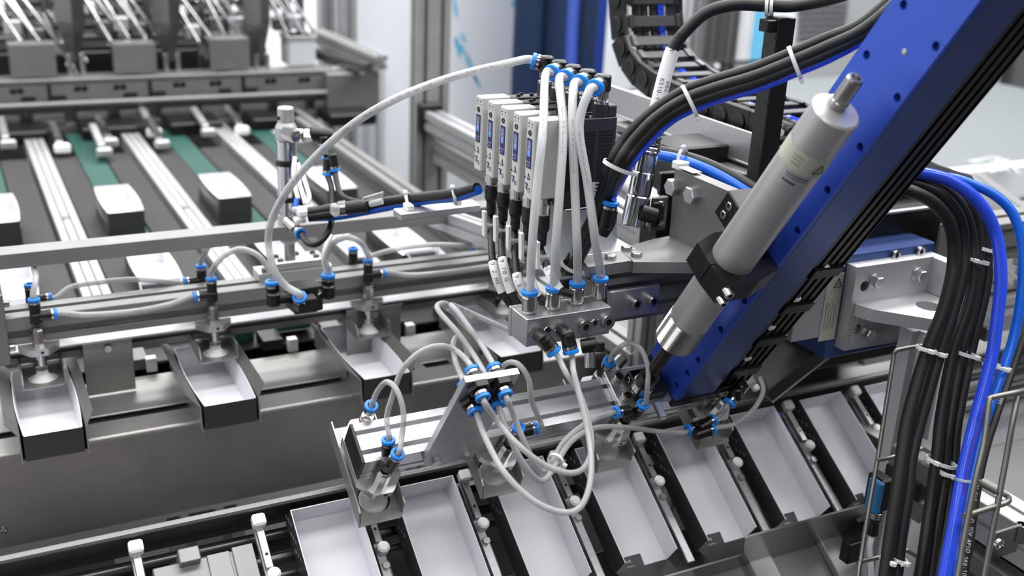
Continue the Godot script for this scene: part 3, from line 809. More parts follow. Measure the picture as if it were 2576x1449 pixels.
# ---------- trays
const TRAY_X := [0.0515, 0.2315, 0.414, 0.590]
func trays() -> void:
	var zf := -1.112
	var t := thing("tray_table", "wide stainless steel table and apron under the four tilted carton trays", "machine table", Vector3(0.3, 0.86, zf))
	part("front_strip", MB.new().bx(Vector3(-0.4, YP - 0.003, -1.147), Vector3(0.95, YP, zf), 0.001), "sheet_steel", t)
	part("back_plate", MB.new().bx(Vector3(-0.4, YP - 0.003, -1.25), Vector3(0.95, YP, -1.162), 0.001), "sheet_steel", t)
	for q in [[0.475, 0.490], [0.525, 0.95]]:
		part("bridge", MB.new().bx(Vector3(q[0], YP - 0.003, -1.163), Vector3(q[1], YP, -1.146), 0.0003), "sheet_steel", t)
	part("bend", MB.new().lathe(Vector3(-0.4, YP - 0.004, zf - 0.001), Vector3.RIGHT, [Vector2(0.004, 0), Vector2(0.004, 1.35)], 20), "sheet_steel", t)
	part("apron", MB.new().bx(Vector3(-0.4, 0.862, zf), Vector3(0.95, YP - 0.004, zf + 0.003), 0.0005), "steel_dark", t)
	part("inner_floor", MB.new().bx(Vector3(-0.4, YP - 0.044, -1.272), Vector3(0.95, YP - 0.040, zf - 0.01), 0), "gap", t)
	part("weld_stud", MB.new().lathe(oz(8, 1332, zf + 0.003), Vector3(0, 0, 1), [Vector2(0.004, 0), Vector2(0.003, 0.004), Vector2(0, 0.005)], 12), "steel", t)
	var words := ["leftmost tray, at the left picture edge", "second tray from the left", "third tray from the left", "rightmost tray, under the manifold block"]
	for i in 4:
		var c: float = TRAY_X[i]
		var tr := thing("tray", "steel carton chute with flared side guides, %s" % words[i], "tray", Vector3(c, YP, -1.16), "steel chutes holding one carton each")
		part("floor_plate", MB.new().bx(Vector3(c - 0.031, YP, -1.25), Vector3(c + 0.031, YP + 0.0012, -1.09), 0.0003), "gap", tr)
		for s in [-1.0, 1.0]:
			var b := MB.new()
			var th := 0.0016
			var off := 0.0435 if s < 0 else 0.040
			var zb := -1.262
			var poly := PackedVector2Array([Vector2(0.031, 0.0), Vector2(0.031, 0.029), Vector2(off, 0.042), Vector2(off + 0.001, 0.041), Vector2(0.0326, 0.0285), Vector2(0.0326, 0.0)])
			# swept along z; the front end is cut on a slant, so it is built from quads
			var zfr := [-1.080, -1.086, -1.096, -1.096, -1.086, -1.080]
			for j in 6:
				var m := (j + 1) % 6
				var A := Vector3(c + s * poly[j].x, YP + poly[j].y, zb); var B := Vector3(c + s * poly[m].x, YP + poly[m].y, zb)
				var C := Vector3(c + s * poly[m].x, YP + poly[m].y, zfr[m]); var D := Vector3(c + s * poly[j].x, YP + poly[j].y, zfr[j])
				var e := poly[m] - poly[j]
				b.quad(A, B, C, D, Vector3(s * e.y, -e.x, 0) * (1.0 if not Geometry2D.is_polygon_clockwise(poly) else -1.0))
			for zz in [0, 1]:
				var z := func(j: int) -> float: return zb if zz == 0 else zfr[j]
				for qd in [[0, 1, 4, 5], [1, 2, 3, 4]]:
					var pp := []
					for j in qd: pp.append(Vector3(c + s * poly[j].x, YP + poly[j].y, z.call(j)))
					b.quad(pp[0], pp[1], pp[2], pp[3], Vector3(0, 0, 1 if zz else -1))
			var g := part("side_guide", b, "sheet_steel", tr)
			if s < 0 and i in [2, 3]: part("guide_hole", MB.new().cyl(Vector3(c - 0.0325, YP + 0.017, -1.13), Vector3(c - 0.0329, YP + 0.017, -1.13), 0.004, 14), "gap", g)
		place_carton(Transform3D(Basis(), Vector3(c, YP + 0.0014, -1.0835)), "white lined black carton lying in the %s" % words[i], "cartons in the four steel chutes")
	# hanging sheet brackets and mechanism behind the trays
	for q in [[205, 330, 858, 0.0, "between the first two trays"], [870, 1008, 775, 0.0, "right of the third suction unit"]]:
		var a := oz(q[0], q[2], -1.214); var b := oz(q[1], q[2] - 16, -1.214)
		var h := thing("hanging_bracket", "bent grey sheet bracket bolted below the picker rail %s" % q[4], "bracket", Vector3(a.x, YP, -1.214), "sheet brackets under the picker rail")
		part("sheet", MB.new().bx(Vector3(a.x, YP + 0.002, -1.215), Vector3(b.x, a.y, -1.2125), 0.0005), "sheet_steel", h)
		part("top_flange", MB.new().bx(Vector3(a.x, a.y - 0.002, -1.215), Vector3(b.x, a.y, -1.205), 0.0005), "alu_matt", h)
		part("bolt", MB.new().hexa(Vector3((a.x + b.x) / 2, a.y - 0.012, -1.2125), Vector3((a.x + b.x) / 2, a.y - 0.012, -1.208), 0.0048), "zinc", h)
	var bm := thing("mechanism_beam", "black mechanism beam in the gap behind the carton trays", "mechanism", Vector3(0.35, YP - 0.05, -1.3))
	part("beam", MB.new().bx(Vector3(-0.3, YP - 0.06, -1.33), Vector3(0.95, YP + 0.004, -1.275), 0.002), "black_anodised", bm)
	part("ledge", MB.new().bx(Vector3(-0.3, YP - 0.02, -1.275), Vector3(0.95, YP - 0.012, -1.255), 0.001), "black", bm)
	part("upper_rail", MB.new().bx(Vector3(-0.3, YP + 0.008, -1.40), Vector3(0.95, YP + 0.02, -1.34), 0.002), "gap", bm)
	for k in 12:
		part("carrier", MB.new().bx(Vector3(-0.1 + k * 0.083, YP + 0.002, -1.30), Vector3(-0.1 + k * 0.083 + 0.026, YP + 0.016, -1.262), 0.001), "black" if k % 3 else "steel_dark", bm)
	var k2 := 0
	for q in [[380, 915], [735, 866], [1030, 830]]:
		var c := oz(q[0], q[1], -1.262)
		solo("white_block", box_at(c, Vector3(0.0125, 0.018, 0.012), 0.001), "white_plastic", "small white plastic block %s" % ["behind the second tray's left guide", "between the second and third trays", "behind the third tray's right guide"][k2], "block", "small white blocks behind the trays")
		k2 += 1
	for q in [[590, 815], [735, 780], [1190, 860]]:
		var c := oz(q[0], q[1], -1.31)
		solo("drive_belt", box_at(c + Vector3(0, -0.01, 0), Vector3(0.045, 0.03, 0.02), 0.002), "belt", "glimpse of a green belt in the dark gap %s" % ["behind the second tray", "left of the third tray", "behind the rightmost tray"][[590, 735, 1190].find(q[0])], "conveyor belt", "green belts in the gap behind the trays")

# ---------- the picker above the trays
func picker() -> void:
	var y0 := 1.55 - 0.507; var y1 := 1.55 - 0.467
	var zc := -1.227
	var t := thing("picker_rail", "silver slotted rail carrying the four upright suction units", "rail", Vector3(0.3, y0, zc))
	part("extrusion", profile(Vector3(0.02, (y0 + y1) / 2, zc), Vector3(0.66, (y0 + y1) / 2, zc), Vector3.UP, 0.04, 0.04, 1, 1, 0.009, 0.007), "alu_bar", t)
	part("lip", MB.new().prism(PackedVector2Array([Vector2(0, 0), Vector2(0.006, 0.0), Vector2(0.006, 0.002), Vector2(0.0, 0.0085)]), Transform3D(Basis(Vector3(0, 0, 1), Vector3.UP, Vector3.LEFT), Vector3(0.02, y0, -1.2075)), -0.64, 0), "alu", t)
	part("lower_extrusion", profile(Vector3(0.02, y0 - 0.012, zc - 0.012), Vector3(0.66, y0 - 0.012, zc - 0.012), Vector3.UP, 0.03, 0.022, 1, 1, 0.006, 0.004), "alu_dull", t)
	var e := thing("end_plate", "grey aluminium end plate on the left end of the picker rail, at the picture edge", "plate", Vector3(0.012, y0, zc))
	part("plate", MB.new().bx(Vector3(0.004, y0 - 0.012, -1.255), Vector3(0.0235, y1 + 0.030, -1.2), 0.001), "alu_dull", e)
	for q in [Vector3(0.0235, y1 + 0.012, -1.222), Vector3(0.0235, y1 - 0.005, -1.212), Vector3(0.0235, y0 + 0.006, -1.206)]:
		part("screw", MB.new().cyl(q, q + Vector3(0.006, 0, 0), 0.0045, 12), "steel", e)
	var yl := 1.55 - 0.543
	var U := Vector3.UP
	var xs := [0.053, 0.2418, 0.4321, 0.6215]
	var where := ["leftmost, over the first tray", "second from the left", "third from the left", "fourth, half hidden behind the manifold block"]
	var dirs := [Vector3.RIGHT, Vector3.LEFT, Vector3.RIGHT, Vector3.LEFT]
	for i in 4:
		var d: Vector3 = dirs[i]
		var st := 0.066
		var tee := [[Vector3(0, st + 0.033, 0), U, 0.03], [Vector3(0, st + 0.012, 0) + d * 0.0215, d, 0.02], [Vector3(0, st - 0.001, 0), -U, 0.012]].slice(0, 2)
		var bk := [[Vector3(0, st + 0.030, -0.056), U, 0.03], [Vector3(0, st + 0.010, -0.056) + d * 0.0215, d, 0.02]]
		var un := suction_unit(Transform3D(Basis(), Vector3(xs[i], yl, -1.198)), "upright suction unit on the picker rail, %s" % where[i], "upright suction units", tee, bk, false, st, "p%d" % i, 0.0355)
	# square bar with the vertical cylinder
	solo("square_bar", MB.new().bx(Vector3(-0.3, 1.55 - 0.4165, -1.25), Vector3(0.62, 1.55 - 0.3995, -1.222), 0.0006), "alu_bar", "long plain square aluminium bar across the lanes, clamped to the vertical cylinder", "bar")
	var X := 0.345; var Z := -1.236
	var cy := thing("vertical_cylinder", "upright chrome pneumatic cylinder standing on the picker rail through the square bar", "pneumatic cylinder", Vector3(X, y1, Z))
	var yy := func(y: float) -> float: return oz(715, y, Z).y
	var C := func(y: float) -> Vector3: return Vector3(X, yy.call(y), Z)
	part("body", MB.new().cyl(C.call(545), C.call(352), 0.0118, 24, 0.001), "chrome", cy)
	part("head", MB.new().cyl(C.call(352), C.call(318), 0.0127, 24, 0.001), "alu_matt", cy)
	part("neck", MB.new().lathe(C.call(320), U, [Vector2(0.0127, 0), Vector2(0.0096, 0.006), Vector2(0.0096, 0.022), Vector2(0.0088, 0.0235), Vector2(0, 0.0235)], 24), "alu_matt", cy)
	part("neck_hole", MB.new().cyl(C.call(295) + Vector3(-0.0092, 0, 0.003), C.call(295) + Vector3(-0.0100, 0, 0.0034), 0.0024, 12), "gap", cy)
	part("foot", MB.new().lathe(C.call(610), U, [Vector2(0, -0.002), Vector2(0.0095, 0), Vector2(0.0127, 0.004), Vector2(0.0127, 0.035), Vector2(0, 0.035)], 24), "alu_matt", cy)
	part("rod", MB.new().cyl(C.call(655), C.call(606), 0.0068, 16), "zinc", cy)
	for q in [[400, 415], [492, 505]]:
		part("clamp_band", MB.new().pipe(C.call(q[1]), C.call(q[0]), 0.0133, 0.0116, 24), "black", cy)
	part("sensor", MB.new().bx(C.call(512) + Vector3(0.008, 0, 0.004), C.call(450) + Vector3(0.017, 0, 0.016), 0.001), "black", cy)
	var base := thing("mounting_block", "grey base block with screws under the vertical cylinder on the picker rail", "block", Vector3(X, y1, Z))
	part("plate", MB.new().prism(PackedVector2Array([Vector2(-0.042, -0.014), Vector2(-0.030, -0.017), Vector2(0.045, -0.017), Vector2(0.050, -0.010), Vector2(0.050, 0.015), Vector2(-0.042, 0.015)]), Transform3D(Basis(Vector3.RIGHT, Vector3(0, 0, -1), U), Vector3(X, y1, Z)), 0.0, 0.011), "alu", base)
	part("block", MB.new().bx(Vector3(X - 0.022, y1 + 0.011, Z - 0.02), Vector3(X + 0.042, y1 + 0.022, Z + 0.012), 0.0015), "zinc", base)
	for q in [[-0.014, -0.012], [0.012, -0.014], [0.032, -0.012], [0.032, 0.004], [-0.013, 0.005]]:
		part("screw", MB.new().pipe(Vector3(X + q[0], y1 + 0.022, Z + q[1]), Vector3(X + q[0], y1 + 0.0245, Z + q[1]), 0.0038, 0.002, 14), "steel_dark", base)
	part("side_screw", MB.new().cyl(Vector3(X - 0.033, y1 + 0.011, Z + 0.006), Vector3(X - 0.033, y1 + 0.016, Z + 0.006), 0.004, 12), "steel_dark", base)
	# ports of the cylinder
	var p1 := at(735, 335, 1.262)
	var up := thing("banjo_fitting", "shiny banjo fitting with hex screw on the upper end of the vertical cylinder", "fitting", p1)
	part("eye", MB.new().hexa(p1 + Vector3(-0.006, 0, -0.006), p1 + Vector3(0.002, -0.002, 0.011), 0.0085), "nickel", up)
	part("arm", MB.new().cyl(p1, at(775, 338, 1.262), 0.006), "nickel", up)
	part("swivel", MB.new().cyl(at(772, 330, 1.262), at(772, 352, 1.258), 0.0065), "nickel", up)
	part("valve_body", MB.new().cyl(at(780, 336, 1.262), at(835, 342, 1.27), 0.0085), "black", up)
	fitting(up, "outlet", [[at(815, 372, 1.265), Vector3(0.05, -1, 0), 0.014]], at(822, 345, 1.267), 1.0, true, false, false)
	var p2 := at(722, 557, 1.245)
	var lo := thing("lower_fitting", "nickel push-in fitting on the foot of the vertical cylinder", "fitting", p2)
	var d2 := (at(757, 589, 1.215) - p2).normalized()
	part("barrel", MB.new().lathe(p2, d2, [Vector2(0, 0), Vector2(0.0058, 0), Vector2(0.0058, 0.015), Vector2(0.0068, 0.0155), Vector2(0.0068, 0.027), Vector2(0, 0.027)], 16), "nickel", lo)
	fitting(lo, "collar", [[at(757, 589, 1.215), d2, 0.012]], p2, 1.0, true, true, false)
	# Y joint with its black tubes
	var yj := thing("y_joint", "small black Y joint with three blue rings beside the vertical cylinder", "fitting", at(830, 420, 1.25))
	fitting(yj, "joint_body", [[at(821, 394, 1.255), Vector3(-0.15, 1, 0), 0.016], [at(824, 441, 1.25), Vector3(-0.05, -1, 0.1), 0.02], [at(842, 430, 1.248), Vector3(0.12, -1, 0.1), 0.02]], at(830, 413, 1.252), 0.95)
	hose("black_tube", px([815, 372, 1.265, 818, 382, 1.262, 821, 394, 1.257]), 0.0032, "short black tube between the banjo fitting and the small Y joint", "", "rubber")
	hose("black_tube", px([824, 441, 1.25, 833, 470, 1.24, 836, 510, 1.23, 835, 548, 1.21, 825, 585, 1.19, 800, 612, 1.185, 775, 612, 1.195, 757, 589, 1.215]), 0.0034, "black tube curling from the small Y joint round to the lower cylinder fitting", "", "rubber", [], 10)
	hose("black_tube", px([842, 430, 1.248, 848, 462, 1.24, 858, 490, 1.23, 880, 503, 1.222, 905, 508, 1.215]), 0.0034, "black tube running from the small Y joint into the cable bundle", "", "rubber", [], 10)
	# main supply block on the rail
	var vb := at(762, 745, 1.24)
	var v := thing("supply_block", "black supply block on the picker rail where the long white tube ends", "valve block", vb)
	part("body", MB.new().box(Transform3D(Basis(U, 0.1), at(765, 745, 1.235)), Vector3(0.034, 0.030, 0.028), 0.001), "black", v)
	part("front_cover", MB.new().bx(at(740, 778, 1.215), at(795, 745, 1.21) + Vector3(0, 0, 0.006), 0.001), "black", v)
	fitting(v, "main_inlet", [[at(753, 745, 1.195), Vector3(-0.25, 0.75, 0.5), 0.018]], at(760, 760, 1.21), 1.25, true, false, false)
	ports.supply = last_ports[0]
	fitting(v, "left_elbow", [[at(684, 706, 1.215), Vector3(-0.05, 1, 0), 0.022]], at(688, 752, 1.215), 1.25)
	ports.supply_left = last_ports[0]
	part("left_arm", MB.new().cyl(at(688, 752, 1.215), at(735, 750, 1.225), 0.0062), "black", v)
	fitting(v, "right_elbow", [[at(825, 689, 1.235), U, 0.022]], at(826, 733, 1.235), 1.25)
	ports.supply_right = last_ports[0]
	part("right_arm", MB.new().cyl(at(826, 735, 1.235), at(790, 738, 1.235), 0.0062), "black", v)
	part("banjo_screw", MB.new().hexa(at(797, 733, 1.228), at(808, 733, 1.232), 0.004), "nickel", v)
	# tubes of the picker
	hose("air_tube", link(ports.long, [1275, 160, 1.042, 1180, 182, 1.035, 1080, 213, 1.03, 980, 256, 1.02, 880, 318, 1.05, 790, 398, 1.09, 725, 475, 1.12, 685, 550, 1.15, 675, 610, 1.17, 690, 680, 1.18, 720, 720, 1.19], ports.supply), 0.0041, "long milky white tube arching from the farthest vacuum unit down to the supply block", "", "tube", [["FESTO", 0.445, 0.0034, true], ["PUN-8x1,25", 0.375, 0.0032, true], ["O TÜV SÜD Type tested", 0.305, 0.0032, true], ["Pneumatic 10 bar (145 PSI)", 0.19, 0.0032, true], ["0,25 m", 0.53, 0.0032, true], ["09 2014 C0852", 0.64, 0.0032, true], ["20 bar max 87", 0.74, 0.0032, true]], 10)
	var tx := []
	hose("air_tube", link(ports.p0f[0], [90, 700, 1.175, 85, 672, 1.20], []), 0.0033, "short upright tube above the leftmost tee fitting of the picker", "tubes of the upright suction units", "tube_grey")
	hose("air_tube", link(ports.p0f[1], [220, 792, 1.19, 330, 784, 1.205, 420, 767, 1.215], ports.p1f[1]), 0.0033, "nearly level milky tube joining the first two tee fittings in front of the picker rail", "tubes of the upright suction units", "tube_grey", [["PUN-6x1", 0.1, 0.003, false], ["tested", 0.5, 0.003, false]])
	hose("air_tube", link(ports.p0b[1], [180, 722, 1.25, 250, 710, 1.26, 350, 703, 1.27], ports.p1b[1]), 0.0033, "level milky tube joining the first two elbows behind the picker rail", "tubes of the upright suction units", "tube_grey")
	hose("air_tube", link(ports.p1f[0], [541, 668, 1.205, 565, 642, 1.2, 605, 627, 1.2, 645, 640, 1.2, 670, 668, 1.205], ports.supply_left), 0.0033, "milky tube arching from the second tee fitting to the left elbow of the supply block", "tubes of the upright suction units", "tube_grey", [], 10)
	hose("air_tube", link(ports.p1b[0], [514, 640, 1.285, 524, 620, 1.28], []), 0.0033, "short tube stub rising from the second rear elbow under the square bar", "tubes of the upright suction units", "tube_grey")
	hose("air_tube", link(ports.supply_right, [820, 648, 1.225, 838, 612, 1.22, 875, 597, 1.22, 908, 612, 1.23], ports.p2f[0]), 0.0033, "milky tube arching from the right elbow of the supply block to the third tee fitting", "tubes of the upright suction units", "tube_grey", [], 10)
	hose("air_tube", px([822, 692, 1.245, 814, 650, 1.25, 820, 615, 1.27, 832, 595, 1.29]), 0.0033, "second tube rising from the right elbow of the supply block", "tubes of the upright suction units", "tube_grey")
	hose("air_tube", link(ports.p2f[1], [1040, 692, 1.31, 1130, 684, 1.33, 1240, 668, 1.35], []), 0.0033, "level milky tube from the third tee fitting toward the manifold", "tubes of the upright suction units", "tube_grey")
	hose("air_tube", px([930, 645, 1.33, 990, 628, 1.33, 1080, 616, 1.34, 1180, 618, 1.35, 1250, 622, 1.36]), 0.0033, "level milky tube behind the picker rail from the third rear elbow", "tubes of the upright suction units", "tube_grey")
	# signal cable bundle over the square bar
	var cb := thing("cable_tray_bar", "narrow grey support bar under the cable bundle left of the vacuum units", "bar", at(1100, 520, 1.15))
	part("bar", MB.new().box(Transform3D(Basis(Vector3(1, 0.02, 0), Vector3(0, 1, 0), Vector3(0, 0, 1)), at(1100, 528, 1.16)), Vector3(0.092, 0.008, 0.022), 0.001), "alu_matt", cb)
	for q in [[1025, 512], [1145, 498]]:
		part("tie_base", MB.new().bx(at(q[0] - 12, q[1] + 12, 1.15), at(q[0] + 12, q[1], 1.145) + Vector3(0, 0, 0.006), 0.001), "white_plastic", cb)
	hose("signal_cable", px([780, 546, 1.2, 840, 522, 1.19, 900, 520, 1.185, 1000, 502, 1.165, 1080, 493, 1.14, 1150, 485, 1.1, 1200, 472, 1.07]), 0.0052, "black cable lying along the cable bundle left of the vacuum units", "", "rubber", [], 8, "cable")
	hose("signal_cable", px([780, 548, 1.205, 850, 544, 1.195, 950, 526, 1.18, 1020, 512, 1.165, 1090, 503, 1.145, 1150, 496, 1.105, 1204, 478, 1.07]), 0.0045, "blue cable lying under the black cable left of the vacuum units", "", "blue_cable", [], 8, "cable")
	for q in [[775, 535, 840, 524, "upper"], [775, 545, 835, 537, "lower"]]:
		solo("cable_plug", MB.new().lathe(at(q[0], q[1], 1.185), at(q[2], q[3], 1.185) - at(q[0], q[1], 1.185), [Vector2(0, 0), Vector2(0.006, 0.0005), Vector2(0.0052, 0.012), Vector2(0.0062, 0.026), Vector2(0, 0.027)], 14), "rubber", "%s of two black moulded plugs at the left end of the cable bundle" % q[4], "plug")
	var pl2 := at(868, 524, 1.18)
	var jn := thing("cable_coupling", "knurled metal and clear cable coupling in the middle of the cable bundle", "plug", pl2)
	part("sleeve", MB.new().cyl(at(866, 524, 1.18), at(925, 517, 1.172), 0.0075), "rubber", jn)
	part("knurled_nut", MB.new().lathe(at(852, 525, 1.18), at(866, 523, 1.18) - at(852, 525, 1.18), [Vector2(0, 0), Vector2(0.0085, 0.0003), Vector2(0.0085, 0.0085), Vector2(0, 0.009)], 18, true), "nickel", jn)
	part("clear_clip", box_at(at(842, 528, 1.172), Vector3(0.008, 0.013, 0.012), 0.002), "tube_clear", jn)
	var tg := thing("label_tag", "white printed label tag clipped on the cable bundle", "label", at(940, 495, 1.165))
	var tb := plane_xf(at(939, 495, 1.162), Vector3(1, 0.20, 0), Vector3(-0.1, 1, 0.3))
	part("tag", MB.new().box(tb, Vector3(0.023, 0.0062, 0.0008), 0.0002), "label_white", tg)
	var mt := MB.new()
	text(mt, "A+A14-0036.1", tb * Transform3D(Basis(), Vector3(0, 0, 0.0006)), 0.0036)
	part("print", mt, "print_dark", tg)
	part("clip", MB.new().cyl(at(930, 513, 1.162), at(962, 506, 1.158), 0.0035), "tube_clear", tg)
	for q in [[1025, 505, 1.158, "left"], [1143, 493, 1.105, "right"]]:
		tie("%s of two white zip ties round the cable bundle left of the vacuum units" % q[3], at(q[0], q[1], q[2]), at(q[0] + 20, q[1] - 4, q[2]) - at(q[0], q[1], q[2]), 0.0082, Vector3(0, 1, 0.3))
	# small white air pieces at the cylinder
	var sw := thing("sensor_bracket", "small clear and white sensor clips bundled beside the vertical cylinder", "sensor", at(760, 520, 1.22))
	part("clip", MB.new().bx(at(742, 536, 1.215), at(785, 522, 1.215) + Vector3(0, 0, 0.01), 0.001), "white_plastic", sw)
	part("lower_clip", MB.new().bx(at(737, 556, 1.215), at(765, 545, 1.215) + Vector3(0, 0, 0.008), 0.001), "white_plastic", sw)
	part("clear_sleeve", MB.new().cyl(at(735, 528, 1.21), at(790, 520, 1.205), 0.003), "tube_clear", sw)
	part("blue_sleeve", MB.new().cyl(at(746, 500, 1.225), at(742, 530, 1.22), 0.003), "blue_cable", sw)
	for q in [[[742, 395, 1.24, 738, 430, 1.235, 742, 470, 1.23, 750, 500, 1.225], "left"], [[756, 420, 1.24, 768, 460, 1.235, 778, 495, 1.225, 770, 512, 1.22], "right"], [[750, 410, 1.24, 752, 455, 1.235, 762, 490, 1.225, 768, 512, 1.22], "middle"]]:
		hose("sensor_lead", px(q[0]), 0.0026, "%s of three pale thin leads beside the vertical cylinder" % q[1], "thin leads at the cylinder", "tie", [], 8, "cable")

# zip tie round a bundle: ring across dir with its head on the side that looks along «head»
func tie(label: String, c: Vector3, dir: Vector3, r: float, head: Vector3, tail := 0.0, rz := -1.0) -> void:
	var t := thing("zip_tie", label, "zip tie", c, "white zip ties")
	var d := dir.normalized()
	var h := (head - d * head.dot(d)).normalized()
	var s := d.cross(h)
	var b := MB.new()
	var K := 28
	for i in K:
		var a0 := TAU * i / K; var a1 := TAU * (i + 1) / K
		var r2 := rz if rz > 0 else r
		var u0 := h * cos(a0) * r + s * sin(a0) * r2; var u1 := h * cos(a1) * r + s * sin(a1) * r2
		var w := d * 0.0016
		var o0 := u0 * (1.0 + 0.0011 / r); var o1 := u1 * (1.0 + 0.0011 / r)
		b.quad(c + o0 - w, c + o1 - w, c + o1 + w, c + o0 + w, u0)
		b.quad(c + u0 - w, c + o0 - w, c + o1 - w, c + u1 - w, -d)
		b.quad(c + u0 + w, c + o0 + w, c + o1 + w, c + u1 + w, d)
		b.quad(c + u0 - w, c + u1 - w, c + u1 + w, c + u0 + w, -u0)
	part("strap", b, "tie", t)
	part("head", MB.new().box(Transform3D(Basis(d, h, d.cross(h)), c + h * (r + 0.002)), Vector3(0.004, 0.0045, 0.0055), 0.0007), "tie", t)
	if tail > 0.0: part("tail", MB.new().box(Transform3D(Basis(d, h, d.cross(h)), c + h * (r + 0.0025) + d.cross(h) * tail / 2), Vector3(0.0026, 0.0011, tail), 0.0002), "tie", t)

